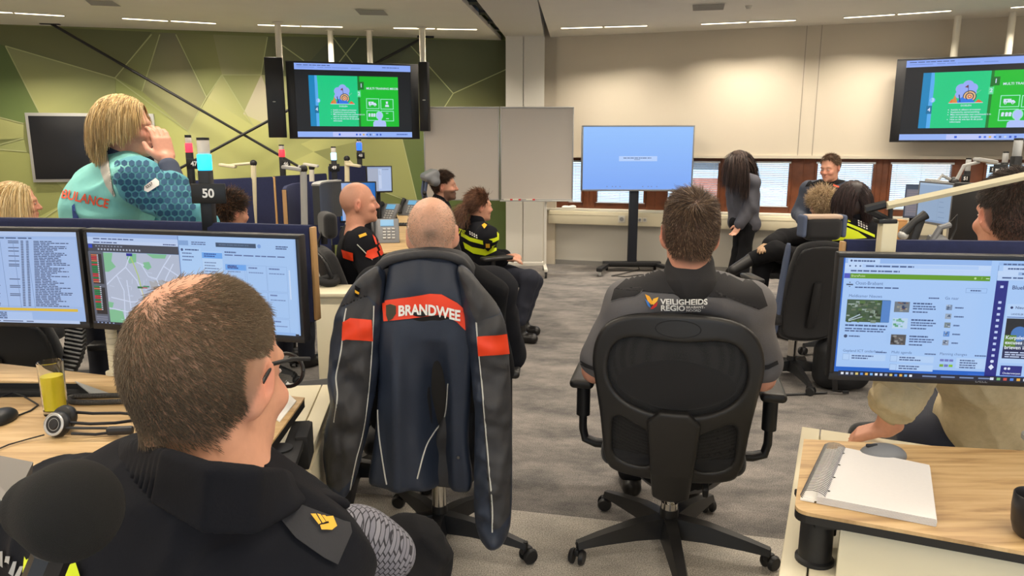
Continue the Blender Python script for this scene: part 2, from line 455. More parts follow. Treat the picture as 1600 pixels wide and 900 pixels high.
# --- mural wall: one flat wall whose print is a net of coloured facets
g = mat('mural_print', (130, 132, 85), .55, attr='Col')
FAC = [  # pixel corners, colour at each corner (printed gradient plus painted-in shade towards the ceiling)
 ([(-90, 30), (0, 42), (0, 66), (-90, 40)], [(98, 101, 62)]*4),
 ([(-90, 30), (0, 39), (237, 50), (180, 122), (9, 72), (-90, 40)], [(92, 96, 58), (96, 99, 60), (88, 92, 56), (104, 106, 70), (98, 101, 64), (90, 95, 58)]),
 ([(-90, 40), (9, 72), (61, 175), (37, 192), (-90, 160)], [(76, 92, 48), (80, 98, 52), (104, 120, 66), (100, 118, 64), (90, 108, 58)]),
 ([(9, 72), (180, 122), (181, 260), (61, 260), (61, 175)], [(126, 132, 92), (126, 132, 88), (168, 170, 106), (160, 162, 98), (164, 166, 106)]),
 ([(-90, 160), (37, 193), (37, 216), (-90, 250)], [(160, 162, 104)]*2+[(150, 152, 96)]*2),
 ([(-90, 250), (37, 215), (42, 237), (-90, 226)], [(140, 146, 92)]*4),
 ([(-90, 226), (42, 237), (115, 310), (40, 350), (-90, 380)], [(150, 154, 92), (142, 146, 86), (128, 132, 76), (120, 124, 70), (118, 122, 70)]),
 ([(115, 310), (61, 260), (181, 260), (330, 260), (330, 420), (40, 350)], [(150, 154, 92)]*6),
 ([(-90, 380), (40, 350), (330, 420), (330, 620), (-90, 620)], [(112, 116, 66)]*5),
 ([(237, 50), (250, 51), (222, 143), (181, 122)], [(104, 108, 68), (108, 110, 70), (132, 138, 88), (116, 120, 76)]),
 ([(250, 51), (275, 52), (323, 152), (294, 205), (222, 143)], [(104, 104, 78), (110, 108, 84), (128, 128, 92), (160, 158, 112), (134, 136, 94)]),
 ([(275, 52), (333, 54), (347, 117), (325, 152)], [(112, 114, 74), (120, 122, 76), (138, 142, 90), (132, 138, 86)]),
 ([(333, 54), (418, 57), (408, 117), (347, 117)], [(128, 130, 92), (122, 126, 84), (142, 146, 98), (146, 146, 108)]),
 ([(347, 117), (408, 117), (395, 176), (380, 178)], [(140, 146, 94), (150, 152, 102), (150, 152, 104), (144, 150, 96)]),
 ([(325, 152), (347, 117), (396, 197)], [(172, 172, 122), (156, 158, 108), (158, 162, 100)]),
 ([(408, 117), (440, 160), (440, 205), (380, 178)], [(186, 178, 156), (180, 174, 150), (176, 172, 136), (178, 174, 144)]),
 ([(294, 205), (325, 152), (396, 197), (380, 178), (440, 205), (440, 330), (350, 330), (300, 260)], [(170, 172, 114), (168, 168, 116), (172, 174, 108), (172, 172, 116), (174, 176, 112), (160, 164, 98), (168, 170, 106), (172, 174, 110)]),
 ([(181, 122), (222, 143), (294, 205), (300, 260), (330, 330), (181, 330)], [(132, 142, 84), (142, 148, 88), (168, 172, 106), (172, 174, 104), (150, 152, 92), (150, 154, 92)]),
 ([(418, 57), (520, 58), (460, 120), (408, 117)], [(96, 100, 66), (88, 92, 62), (84, 90, 60), (104, 108, 74)]),
 ([(408, 117), (460, 120), (530, 230), (440, 260), (425, 160)], [(150, 152, 108), (120, 126, 84), (150, 152, 96), (176, 178, 112), (176, 172, 130)]),
 ([(520, 58), (560, 59), (530, 110), (470, 110)], [(74, 82, 60), (72, 80, 58), (78, 86, 62), (76, 84, 60)]),
 ([(560, 59), (652, 61), (600, 130), (530, 110)], [(68, 76, 56), (70, 76, 54), (74, 80, 56), (72, 80, 58)]),
 ([(652, 61), (792, 64), (792, 110), (708, 146), (640, 70)], [(80, 84, 58), (84, 88, 58), (86, 90, 58), (82, 88, 58), (76, 82, 56)]),
 ([(640, 70), (708, 146), (686, 180), (600, 180), (600, 130)], [(78, 86, 58), (86, 92, 58), (100, 104, 68), (90, 96, 60), (76, 84, 56)]),
 ([(708, 146), (792, 110), (792, 180), (686, 180)], [(92, 96, 58), (94, 96, 60), (102, 102, 62), (106, 108, 66)]),
 ([(440, 260), (490, 237), (470, 225), (530, 200), (600, 216), (585, 262), (600, 330), (440, 420)], [(176, 178, 112)]*3+[(160, 162, 104)]*2+[(140, 144, 90), (130, 134, 80), (150, 152, 92)]),
 ([(490, 237), (580, 216), (628, 216), (652, 316), (600, 300)], [(130, 134, 84), (140, 142, 88), (150, 152, 94), (146, 150, 94), (138, 142, 86)]),
 ([(628, 210), (792, 170), (792, 330), (652, 316)], [(92, 104, 60), (88, 98, 54), (84, 98, 52), (86, 104, 56)]),
 ([(600, 300), (652, 316), (792, 330), (792, 560), (330, 620), (330, 420), (440, 380)], [(104, 110, 62), (100, 110, 60), (86, 102, 56), (84, 98, 54), (104, 108, 60), (112, 116, 66), (112, 118, 66)]),
]
mv = []; mf = []; mc = []
def Lp(x, y, off):
    p = onL(x, y, 0); return p+ln*off
base = MB()
uA, uB = -1.9, (atZ(792, 63, CZ)-LA).dot(lu)
for q in ((uA, -.0), (uB+.2, 0), (uB+.2, CZ+.3), (uA, CZ+.3)):
    base.v.append(tuple(LA+lu*q[0]+Z*q[1])); mc.append(lin((118, 122, 72))[:3])
base.f.append([0, 1, 2, 3]); base.mi.append(0); base.sm.append(False)
for k, (pts, cols) in enumerate(FAC):
    n = len(pts); b0 = len(base.v)
    P = [Lp(x, max(y, 20), .0012+.0002*k) for x, y in pts]
    for p, c in zip(P, cols): base.v.append(tuple(p)); mc.append(lin([min(255, v*1.04) for v in c])[:3])
    base.f.append(list(range(b0, b0+n))); base.mi.append(0); base.sm.append(False)
LINES = [((9, 72), (180, 122)), ((9, 72), (62, 176)), ((180, 122), (237, 54)), ((250, 54), (222, 143)), ((180, 122), (294, 205)), ((275, 54), (323, 152)), ((323, 152), (347, 117)), ((347, 117), (408, 117)), ((347, 117), (396, 197)), ((323, 152), (294, 205)), ((-90, 160), (37, 193)), ((37, 216), (-90, 250)), ((42, 237), (-90, 226)), ((115, 310), (61, 346)), ((418, 58), (408, 117)), ((520, 58), (560, 110)), ((560, 59), (520, 110)), ((640, 70), (708, 146)), ((708, 146), (792, 108)), ((708, 146), (680, 190)), ((628, 216), (652, 316)), ((294, 205), (310, 235)), ((440, 70), (475, 95)), ((600, 300), (660, 322))]
for a, b in LINES:
    A, B = Lp(a[0], a[1], .009), Lp(b[0], b[1], .009); d = (B-A).normalized(); w = d.cross(ln)*.006; b0 = len(base.v)
    for p in (A-w, A+w, B+w, B-w): base.v.append(tuple(p)); mc.append(lin((168, 172, 122))[:3])
    base.f.append([b0, b0+1, b0+2, b0+3]); base.mi.append(0); base.sm.append(False)
# give the wall a back so that it is a solid slab
bk = MB()
me = base.mesh('wall_left', fix=False); set_col(me, np.array(mc))
wl = link('wall_left', me, g); tag(wl, kind='structure')
slab = MB().box((LA+LB)/2+lu*((uA+uB)/2-(LB-LA).length/2)-ln*.08+Z*(CZ/2+.15), (uB-uA, .14, CZ+.3), Matrix((lu, -ln, Z)).transposed())
o = slab.build('wall_left_back', m_wall); tag(o, kind='structure')

# --- right wall: fascia above the windows, recessed window strip, parapet below
FZ = onR(1100, 247, .0).z           # underside of the fascia
SILL = onR(1100, 331, .0).z
uEnd = 7.2; u0 = -.1
def rbox(mb, ua, ub, za, zb, da, db, i=0, bev=0):
    """box on the right wall: along u, up z, depth from da to db out of the wall"""
    c = RA+ru*((ua+ub)/2)+rn*((da+db)/2)+Z*((za+zb)/2)
    return mb.box(c, (abs(ub-ua), abs(db-da), zb-za), Matrix((ru, -rn, Z)).transposed(), bev, i)
w = MB(); rbox(w, u0, uEnd, FZ, CZ+.3, -.25, 0)
for px in (1253, 1276):
    ug = uR(px, 150); rbox(w, ug-.004, ug+.004, FZ, CZ, 0, .0025, 1)
rbox(w, u0, uEnd, FZ-.0, FZ+.035, 0, .03, 0)
o = w.build('wall_right_upper', [m_wall, mat('wall_joint', (150, 142, 130), .8)]); tag(o, kind='structure')
w = MB(); rbox(w, u0, uEnd, 0, SILL-.02, -.25, -.06); o = w.build('wall_right_lower', mat('wall_lower_paint', (186, 182, 172), .75)); tag(o, kind='structure')
w = MB(); rbox(w, u0, uEnd, SILL-.03, SILL, -.2, .02, bev=.004); o = w.build('trim_1', m_white); tag(o, kind='structure')
w = MB(); rbox(w, u0+.05, uEnd, onR(1100, 356).z, SILL-.03, -.06, .06, bev=.006); rbox(w, u0+.05, uEnd, SILL-.075, SILL-.07, .06, .063)
o = w.build('trim_2', m_cream); tag(o, kind='structure')
w = MB(); rbox(w, u0, uEnd, 0, .06, -.06, -.045); o = w.build('baseboard_right', mat('skirting', (120, 118, 114), .6)); tag(o, kind='structure')
# windows
WIN = [(888, 912), (930, 1010), (1040, 1125), (1141, 1235), (1271, 1366), (1386, 1488), (1533, 1640), (1662, 1770)]
m_glass = mat('window_glass', (235, 242, 248), .02, trans=1., ior=1.05)
m_slat = mat('blind_slat', (222, 228, 234), .5)
zb = SILL+.075; zt = FZ-.01
edges = []
for k, (a, b) in enumerate(WIN):
    ua, ub = uR(a, 290, -.1), uR(b, 290, -.1); edges.append((ua, ub))
for k, (ua, ub) in enumerate(edges):
    fr = MB()
    la = (edges[k-1][1]+ua)/2 if k else ua-.3
    lb = (edges[k+1][0]+ub)/2 if k < len(edges)-1 else ub+.3
    rbox(fr, la, ua, SILL, FZ+.02, -.16, -.08, bev=.004); rbox(fr, ub, lb, SILL, FZ+.02, -.16, -.08, bev=.004)
    rbox(fr, ua, ub, SILL, zb, -.16, -.09, bev=.004); rbox(fr, ua, ub, zt-.03, FZ+.02, -.16, -.09)
    for e in (ua, ub-.03): rbox(fr, e, e+.03, zb, zt-.03, -.15, -.07, bev=.003)
    f = fr.build('window_%d' % (k+1), m_brown); tag(f, kind='structure')
    gl = MB(); rbox(gl, ua+.02, ub-.02, zb-.005, zt-.02, -.128, -.122); gl.build('glass_pane', m_glass, f)
    bl = MB(); n = int((zt-.04-zb)/.021)
    for q in range(n):
        z = zb+.012+q*.021
        c = RA+ru*((ua+ub)/2)+rn*(-.085)+Z*z
        rot = Matrix((ru, -rn, Z)).transposed() @ Matrix.Rotation(R(20), 3, 'X')
        bl.box(c, (ub-ua-.03, .022, .0012), rot)
    for e in (.12, .5, .88):
        uu = ua+(ub-ua)*e; rbox(bl, uu-.0012, uu+.0012, zb, zt-.03, -.071, -.069, 1)
    rbox(bl, ua+.012, ub-.012, zt-.05, zt-.028, -.11, -.06, 0); rbox(bl, ua+.012, ub-.012, zb, zb+.012, -.1, -.07, 0)
    bl.build('venetian_blind', [m_slat, m_white], f)
# sockets on the trunking
def onT(x, y): return on_plane(x, y, RA+rn*.06, rn)
for (a, b, c, d), lab in [((966, 337, 977, 348), 'single square white wall socket left of the mobile display post'), ((996, 339, 1003, 348), 'first square of a white double socket right of the mobile display post'), ((1004, 339, 1011, 348), 'second square of a white double socket right of the mobile display post')]:
    p = onT((a+c)/2, (b+d)/2); q = onT(c, b); s = abs((q-p).dot(ru))
    t = MB(); cu = (p-RA).dot(ru); rbox(t, cu-s, cu+s, p.z-s, p.z+s, .0605, .07, bev=.003); t2 = MB()
    t2.lathe([(s*.62, 0), (s*.62, .002), (s*.55, .002), (s*.5, -.0)], n=18, M=frame(RA+ru*cu+rn*.0702+Z*p.z, ru, Z))
    o = t.build('wall_socket', m_white); tag(o, lab, 'socket'); t2.build('outlet', m_lgrey, o)

# column with a groove, beam running towards the viewer, two ceiling fields
ca, cb = atY(790, 200, 9.28), atY(850, 200, 9.28)
w = MB(); cw = cb.x-ca.x
w.box(((ca.x+cb.x)/2-cw*.275, 9.28+.3, CZ/2), (cw*.44, .6, CZ+.3)); w.box(((ca.x+cb.x)/2+cw*.235, 9.28+.3, CZ/2), (cw*.53, .6, CZ+.3)); w.box(((ca.x+cb.x)/2, 9.28+.32, CZ/2), (cw*.98, .6, CZ+.3), i=0)
o = w.build('wall_column', mat('column_paint', (204, 200, 190), .6)); tag(o, kind='structure')
w = MB(); rbox(w, -.3, .02, 0, CZ+.2, -.25, .0); o = w.build('wall_corner', m_wall); tag(o, kind='structure')
def ext(p, q, Y): t = (Y-p.y)/(q.y-p.y); return p+(q-p)*t
def edge(a, b, Y, z=CZ): return ext(atZ(*a, z), atZ(*b, z), Y)
YB = -4.0
bl0, bl1 = edge((790, 58), (745, 0), 9.9), edge((790, 58), (745, 0), YB)
br0, br1 = edge((850, 55), (840, 0), 9.9), edge((850, 55), (840, 0), YB)
w = MB().prism([(bl0.x, bl0.y), (br0.x, br0.y), (br1.x, br1.y), (bl1.x, bl1.y)][::-1], CZ-.005, CZ+.35)
o = w.build('ceiling_beam', m_beam); tag(o, kind='structure')
pl0, pl1 = edge((787, 62), (726, 0), 10.1), edge((787, 62), (726, 0), YB)
pr0, pr1 = edge((866, 58), (848, 0), 9.9), edge((866, 58), (848, 0), YB)
w = MB().prism([(-9, YB), (pl1.x, pl1.y), (pl0.x, 10.4), (-9, 10.4)], CZ, CZ+.05); o = w.build('ceiling', m_ceil); tag(o, kind='structure')
w = MB().prism([(pr1.x, pr1.y), (8, YB), (8, 10.4), (pr0.x, 10.4)], CZ, CZ+.05); o = w.build('ceiling_right', m_ceil); tag(o, kind='structure')
o = MB().box((0, 3.2, CZ+.4), (18, 15.5, .08)).build('ceiling_void', m_dark); tag(o, kind='structure')
# black cable track in the slot left of the beam
t = MB()
a, b = edge((793, 62), (734, 0), 9.2, CZ), edge((793, 62), (734, 0), 3.0, CZ)
dirv = (b-a).normalized(); t.tube([a+Z*.05, b+Z*.05], .03, 6, smooth=False)
for q in np.arange(.3, 5.5, .55): t.box(a+dirv*q+Z*.03, (.09, .14, .05))
o = t.build('cable_track', m_black); tag(o, 'black cable track in the dark slot left of the ceiling beam', 'cable track')
# outer walls of the room (outside the frame)
w = MB().box((-.3, YB, .42), (14.4, .12, .84)).box((-.3, YB, 2.75), (14.4, .12, .7))  # unseen window gap and mullions added to let sky fill in from behind
for xx in np.arange(-7.2, 7.3, 1.8): w.box((xx, YB, 1.6), (.16, .14, 1.6))
o = w.build('wall_back', m_wall); tag(o, kind='structure')
for nm, c, d in ( ('wall_side_left', (-7.3, 2.5, 1.4), (.12, 13, 3.4)), ('wall_side_right', (6.7, 2.0, 1.4), (.12, 12.2, 3.4))):
    o = MB().box(c, d).build(nm, m_wall); tag(o, kind='structure')

LK = .5
# --- linear lights let into the ceiling
m_lum = mat('luminaire', (255, 240, 215), .4, emit=(255, 236, 205), estr=6.)
def strip(p, q, label, group='linear ceiling lights', power=26., spread=116):
    d = (q-p).normalized(); n = Vector((-d.y, d.x, 0)); mid = (p+q)/2; Lg = (q-p).length
    Mr = Matrix((d, n, Z)).transposed()
    t = thing('ceiling_light', label, 'ceiling light', (mid.x, mid.y, CZ), 0, group)
    fb = MB()
    for s in (-1, 1): fb.box(n*s*.031+Z*-.003, (Lg+.01, .008, .008), Mr)
    for s in (-1, 1): fb.box(d*s*(Lg/2+.004)+Z*-.003, (.008, .07, .008), Mr)
    fb.build('frame', m_white, t)
    MB().box(Z*-.0035, (Lg, .054, .005), Mr).build('diffuser', m_lum, t)
    ld = bpy.data.lights.new('lamp', 'AREA'); ld.shape = 'RECTANGLE'; ld.size = Lg; ld.size_y = .05; ld.energy = power*LK; ld.spread = R(spread); ld.color = (1, .89, .74)
    lo = bpy.data.objects.new('lamp', ld); C.objects.link(lo); lo.parent = t
    lo.location = (0, 0, -.008); lo.rotation_euler = (0, 0, math.atan2(d.y, d.x))
    return t
def zc(x, y): return atZ(x, y, CZ)
for a, b, lab in [((-62, 16), (19, 19), 'linear ceiling light cut by the left picture edge'), ((23, 19.5), (100, 24), 'linear ceiling light just right of the one cut by the left picture edge'),
    ((191, 28), (262, 32), 'left one of the two end to end linear lights above the dark wall screen'), ((267, 32), (337, 36), 'right one of the two end to end linear lights above the diagonal rod'),
    ((403, 38), (468, 40), 'left one of two end to end linear lights over the four post hanging screen'), ((471, 40), (535, 41.5), 'right one of two end to end linear lights over the four post hanging screen'),
    ((615, 43), (679, 44), 'left one of the two end to end linear lights left of the ceiling beam'), ((683, 44.5), (745, 45.5), 'linear ceiling light nearest the left side of the ceiling beam'),
    ((877, 43.5), (941, 41.5), 'linear ceiling light nearest the right side of the ceiling beam'), ((945, 41.5), (1011, 39.5), 'second linear ceiling light from the right side of the ceiling beam'),
    ((1096, 37), (1166, 34), 'left one of the two end to end linear lights below the right ceiling vent'), ((1171, 33.5), (1243, 31), 'right one of the two end to end linear lights below the right ceiling vent'),
    ((1319, 27), (1398, 22), 'left one of the two end to end linear lights above the right hanging screen'), ((1403, 21.5), (1486, 16), 'right one of the two end to end linear lights above the right hanging screen'),
    ((1580, 11), (1668, 5), 'linear ceiling light cut by the right picture edge')]:
    strip(zc(*a), zc(*b), lab)
kk = 0
for yy in (5.6, 3.1, .6, -1.9):
    for xx in (-5.6, -3.6, -1.5, 1.2, 3.2, 5.2):
        for e in (-.42, .42):
            strip(Vector((xx+e-.39, yy, CZ)), Vector((xx+e+.39, yy, CZ)), 'linear ceiling light of the rows out of view over the desks', 'linear ceiling lights out of view', {5.6: 38., 3.1: 34., .6: 24., -1.9: 26.}[yy], 160)
# vents and detector
def vent(px, lab):
    c = [zc(*p) for p in px]; t = MB(); Mv = (c[0]+c[1]+c[2]+c[3])/4
    t.poly([p-Z*.004 for p in c]); 
    cc = [Mv+(p-Mv)*.86-Z*.006 for p in c]; t.poly(cc, 1)
    for q in range(1, 9):
        a = cc[0].lerp(cc[3], q/9); b = cc[1].lerp(cc[2], q/9); t.tube([a, b], .004, 4, 2, smooth=False)
    o = t.build('ceiling_vent', [m_ceil, mat('vent_dark', (150, 147, 140), .7), mat('vent_slat', (165, 162, 154), .6)]); tag(o, lab, 'ceiling vent')
vent([(1078, 6), (1137, 4), (1134, 15), (1079, 17)], 'square ceiling vent right of the beam')
vent([(550, 13), (602, 14), (611, 24), (560, 23)], 'square ceiling vent above the hanging screen with four posts')
vent([(128, -2), (178, 0), (194, 10), (140, 8)], 'square ceiling vent at the top left of the picture')
o = MB().lathe([(.0, -.03), (.02, -.03), (.03, -.012), (.035, 0)], zc(1170, 9)).build('smoke_detector', m_white); tag(o, 'small round white detector on the ceiling right of the vent', 'smoke detector')
# steel bracing rods in front of the mural
for a, b, lab in [((78, 36), (470, 262), 'long black bracing rod falling from the ceiling left of the dark panel to the right'), ((665, 57), (240, 285), 'long black bracing rod rising to the right behind the hanging screen')]:
    A, B = onL(*a, .16), onL(*b, .16 if a[0] < 100 else .2); 
    o = MB().tube([A, B], .016, 8).build('bracing_rod', m_black); tag(o, lab, 'rod')
    e = A if A.z > B.z else B
    MB().box(e, (.2, .05, .03), (0, 0, math.atan2(lu.y, lu.x))).build('end_bracket', m_blackm, o)
# world
wd = bpy.data.worlds.new('World'); sc.world = wd; wd.use_nodes = True
nt = wd.node_tree; bg = nt.nodes['Background']
tc = nt.nodes.new('ShaderNodeTexCoord'); sp = nt.nodes.new('ShaderNodeSeparateXYZ'); nt.links.new(tc.outputs['Generated'], sp.inputs[0])
rp = nt.nodes.new('ShaderNodeValToRGB'); rp.color_ramp.elements[0].position = .44; rp.color_ramp.elements[0].color = lin((150, 172, 190)); rp.color_ramp.elements[1].position = .56; rp.color_ramp.elements[1].color = lin((205, 225, 245))
ad = nt.nodes.new('ShaderNodeMath'); ad.operation = 'MULTIPLY_ADD'; ad.inputs[1].default_value = .5; ad.inputs[2].default_value = .5
nt.links.new(sp.outputs[2], ad.inputs[0]); nt.links.new(ad.outputs[0], rp.inputs[0]); nt.links.new(rp.outputs[0], bg.inputs['Color'])
bg.inputs['Strength'].default_value = 3.4
vs = sc.view_settings; sc.display_settings.display_device = 'sRGB'; vs.view_transform = 'Standard'; vs.look = 'None'; vs.exposure = 0; vs.gamma = 1; vs.use_curve_mapping = False
# ------------------------------------------------------------------ plates and cushions from 2-D outlines
def poly_sdf(P, poly):
    """signed distance of 2-D points P (...,2) to a closed polygon"""
    poly = np.asarray(poly, np.float32); n = len(poly)
    d = np.full(P.shape[:-1], 1e9, np.float32); ins = np.zeros(P.shape[:-1], bool)
    for i in range(n):
        a = poly[i]; b = poly[(i+1) % n]; e = b-a; w = P-a
        t = np.clip((w@e)/max(float(e@e), 1e-12), 0, 1)
        q = w-t[..., None]*e; d = np.minimum(d, (q*q).sum(-1))
        c = (a[1] > P[..., 1]) != (b[1] > P[..., 1])
        with np.errstate(divide='ignore', invalid='ignore'):
            xi = a[0]+(P[..., 1]-a[1])*e[0]/(e[1] if abs(e[1]) > 1e-9 else 1e-9)
        ins ^= c & (P[..., 0] < xi)
    d = np.sqrt(d); return np.where(ins, -d, d)
def smooth_poly(pts, n=3, closed=True):
    """Chaikin corner cutting"""
    for _ in range(n):
        q = []
        for i in range(len(pts)):
            a = pts[i]; b = pts[(i+1) % len(pts)]
            q += [(a[0]*.75+b[0]*.25, a[1]*.75+b[1]*.25), (a[0]*.25+b[0]*.75, a[1]*.25+b[1]*.75)]
        pts = q
    return pts
def plate(name, outer, holes, th, r, curve, h=.005, rnd=2):
    """solid of an x-z outline with holes; thickness th along y about y = curve(x, z); th may be a function"""
    outer = smooth_poly(outer, rnd) if rnd else outer
    holes = [smooth_poly(q, rnd) if rnd else q for q in holes]
    o = np.array(outer); lo = o.min(0)-.02; hi = o.max(0)+.02
    ax = np.arange(lo[0], hi[0], h); az = np.arange(lo[1], hi[1], h)
    X, Zz = np.meshgrid(ax, az, indexing='ij'); P = np.stack([X, Zz], -1).astype(np.float32)
    d2 = poly_sdf(P, outer)
    for q in holes: d2 = np.maximum(d2, -poly_sdf(P, q))
    yc = curve(X, Zz); T = th(X, Zz) if callable(th) else th
    m = float(np.max(T))/2+.015
    ay = np.arange(yc.min()-m, yc.max()+m+h, h)
    D = np.empty((len(ax), len(ay), len(az)), np.float32)
    a = d2+r
    for j, y in enumerate(ay):
        b = np.abs(y-yc)-T/2+r
        D[:, j, :] = np.sqrt(np.maximum(a, 0)**2+np.maximum(b, 0)**2)+np.minimum(np.maximum(a, b), 0)-r
    V, F = surface_net(D, np.array([ax[0], ay[0], az[0]]), h)
    return np_mesh(name, V, F)
def place(me, M): me.transform(M); return me
def rrect(w, z0, z1, r, top=None):
    """rounded outline, optional narrower top width"""
    t = w if top is None else top
    return [(-w/2+r, z0), (w/2-r, z0), (w/2, z0+r), (t/2, z1-r), (t/2-r, z1), (-t/2+r, z1), (-t/2, z1-r), (-w/2, z0+r)]

m_fab = mat('black_upholstery', (22, 22, 25), .9, bump=.15, bscale=500, sheen=.2)
m_fabg = mat('charcoal_upholstery', (40, 41, 44), .85, bump=.15, bscale=500)
m_frame = mat('chair_plastic', (34, 33, 33), .42)
m_mesh = mat('chair_mesh', (20, 20, 22), .75)
m_bluegrey = mat('blue_grey_upholstery', (74, 84, 108), .8, bump=.1, bscale=400)
m_chrome = mat('chrome', (190, 188, 184), .15, 1.)

def star_base(root, rad=.33, rot=0., hub_z=.12, m=None, fat=1.):
    m = m or m_black
    b = MB(); b.cyl((0, 0, .06), (0, 0, hub_z+.05), .034*fat, .03*fat, 18)
    for k in range(5):
        a = rot+k*2*PI/5; d = Vector((math.cos(a), math.sin(a), 0)); n = Vector((-d.y, d.x, 0))
        pts = []
        for t, w, z0, z1 in ((.0, .036, .07, hub_z+.02), (.35, .03, .075, hub_z+.012), (.75, .024, .07, hub_z-.018), (1., .019, .062, hub_z-.04)):
            c = d*(.02+(rad-.02)*t)
            pts.append([c-n*w*fat+Z*z0, c+n*w*fat+Z*z0, c+n*w*.6*fat+Z*z1, c-n*w*.6*fat+Z*z1])
        vs = [p for s in pts for p in s]; fs = []
        for s in range(3):
            for j in range(4): fs.append([s*4+j, s*4+(j+1) % 4, s*4+4+(j+1) % 4, s*4+4+j])
        fs += [[0, 1, 2, 3][::-1], [12, 13, 14, 15]]
        b.add(vs, fs)
    b.build('base', m, root)
    for k in range(5):
        a = rot+k*2*PI/5; d = Vector((math.cos(a), math.sin(a), 0)); p = d*(rad-.005)
        c = MB(); w = Vector((math.cos(a+.9), math.sin(a+.9), 0)); n = Vector((-w.y, w.x, 0))
        c.cyl(p+Z*.05, p+Z*.085, .009, n=10)
        for s in (-1, 1):
            q = p+w*.012
            c.tube([q+n*s*.012+Z*.03, q+n*s*.018+Z*.03, q+n*s*.028+Z*.03], [.029, .03, .024], 18)
        c.box(p+w*.004+Z*.048, (.045, .02, .026), (0, 0, a+.9), .006)
        c.build('caster', m_black, root)

def office_chair(label, x, y, yaw, seat_h=.47, back=None, head=None, arms=True, group='office chairs in the control room', base_rot=.3, m_seat=None, m_back=None, m_shell=None, recline=8., base=True, rad=.33, arm_z=.22, arm_w=.29, name='office_chair'):
    """faces local +y. back = (width, z0, z1, top width); head = (width, z0, z1)"""
    t = thing(name, label, 'chair', (x, y, 0), yaw, group)
    m_seat = m_seat or m_fab; m_back = m_back or m_fab; m_shell = m_shell or m_black
    if base:
        star_base(t, rad, base_rot)
        MB().cyl((0, 0, .12), (0, 0, seat_h-.07), .024, .022, 16).cyl((0, 0, .12), (0, 0, .28), .029, .028, 16, 0).build('gas_lift', m_chrome, t)
    MB().box((0, 0, seat_h-.065), (.2, .26, .05), bev=.012).box((.17, .03, seat_h-.07), (.16, .014, .012), bev=.004).build('mechanism', m_blackm, t)
    s = SDF().box((0, .02, seat_h-.01), (.245, .235, .045), .04, k=0).cap((-.2, .235, seat_h-.015), (.2, .235, seat_h-.015), .04, k=.04)
    V, F = s.net(.009); link('seat', np_mesh('seat', V, F), m_seat, t)
    ta = math.tan(R(recline))
    if back:
        w, z0, z1, tw = back
        me = plate('backrest', rrect(w, z0, z1, .07, tw), [], .07, .03, lambda X, Zz: -.215-(Zz-seat_h)*ta+.22*X*X+.03*np.cos((Zz-seat_h)*5), .008)
        link('backrest', me, m_back, t)
        sh = plate('back_shell', rrect(w*.94, z0+.02, z1-.03, .06, tw*.94), [], .025, .01, lambda X, Zz: -.255-(Zz-seat_h)*ta+.22*X*X+.03*np.cos((Zz-seat_h)*5), .008)
        link('back_shell', sh, m_shell, t)
        MB().tube([(0, -.1, seat_h-.07), (0, -.24, seat_h-.05), (0, -.275, seat_h+.05), (0, -.275-.2*ta, seat_h+.25)], [.03, .03, .03, .025], 12, flat=((1, 0, 0), .5)).build('back_bracket', m_black, t)
    if head:
        w, z0, z1 = head; yc = -.2-(z0-seat_h)*ta
        s = SDF().box((0, yc+.01, (z0+z1)/2), (w/2, .04, (z1-z0)/2), .035, k=0)
        V, F = s.net(.007); link('headrest', np_mesh('headrest', V, F), m_back, t)
        MB().tube([(0, yc-.03, z0-.14), (0, yc-.05, z0-.03), (0, yc-.01, (z0+z1)/2)], .014, 8, flat=((1, 0, 0), .5)).build('headrest_bracket', m_black, t)
    if arms:
        for sx in (-1, 1):
            a = MB(); X = sx*arm_w
            a.tube([(sx*.12, .02, seat_h-.05), (X-sx*.03, .02, seat_h-.05), (X, .02, seat_h-.02), (X, .02, seat_h+arm_z-.02)], [.02, .02, .02, .02], 10, flat=((0, 1, 0), .6))
            ar = a.build('armrest', m_black, t)
            MB().box((X, .05, seat_h+arm_z), (.085, .26, .032), bev=.014, seg=3).build('arm_pad', m_frame, ar)
    return t

# ---- the mesh-backed chair in the middle
pc = atZ(1043, 858, 0)
PYAW = R(-13)
poloc = thing('office_chair', 'black mesh back office chair of the man in the grey and black polo shirt', 'chair', (pc.x, pc.y, 0), PYAW, 'office chairs in the control room')
star_base(poloc, .37, R(207), .125, m_frame, 1.15)
MB().cyl((0, 0, .12), (0, 0, .42), .022, .022, 16).cyl((0, 0, .12), (0, 0, .2), .034, .032, 16).build('gas_lift', m_chrome, poloc)
MB().box((0, 0, .4), (.24, .3, .06), bev=.015).box((.12, -.14, .36), (.02, .1, .05), (.6, 0, 0), .006).build('mechanism', m_blackm, poloc)
s = SDF().box((0, .03, .455), (.25, .245, .045), .04, k=0); V, F = s.net(.009); link('seat', np_mesh('seat', V, F), m_fab, poloc)
fo = [(-.18, .385), (.0, .375), (.18, .385), (.235, .42), (.245, .6), (.262, .72), (.283, .84), (.25, .945), (.16, .993), (0, 1.0), (-.16, .993), (-.25, .945), (-.283, .84), (-.262, .72), (-.245, .6), (-.235, .42)]
h1 = [(-.15, .92), (0, .9), (.15, .92), (.215, .88), (.23, .78), (.19, .7), (.1, .655), (0, .645), (-.1, .655), (-.19, .7), (-.23, .78), (-.215, .88)]
h2 = [(-.2, .445), (-.065, .425), (-.06, .52), (-.075, .575), (-.13, .6), (-.2, .64), (-.21, .55)]
h3 = [(-x, z) for x, z in h2][::-1]
bc = lambda X, Zz: -.225-(Zz-.5)*.12+.35*X*X-.03*np.cos((Zz-.72)*6.)
link('back_frame', plate('back_frame', fo, [h1, h2, h3], .032, .014, bc, .0055), m_frame, poloc)
mesh_o = [(x*.93, (z-.7)*.95+.7) for x, z in fo]
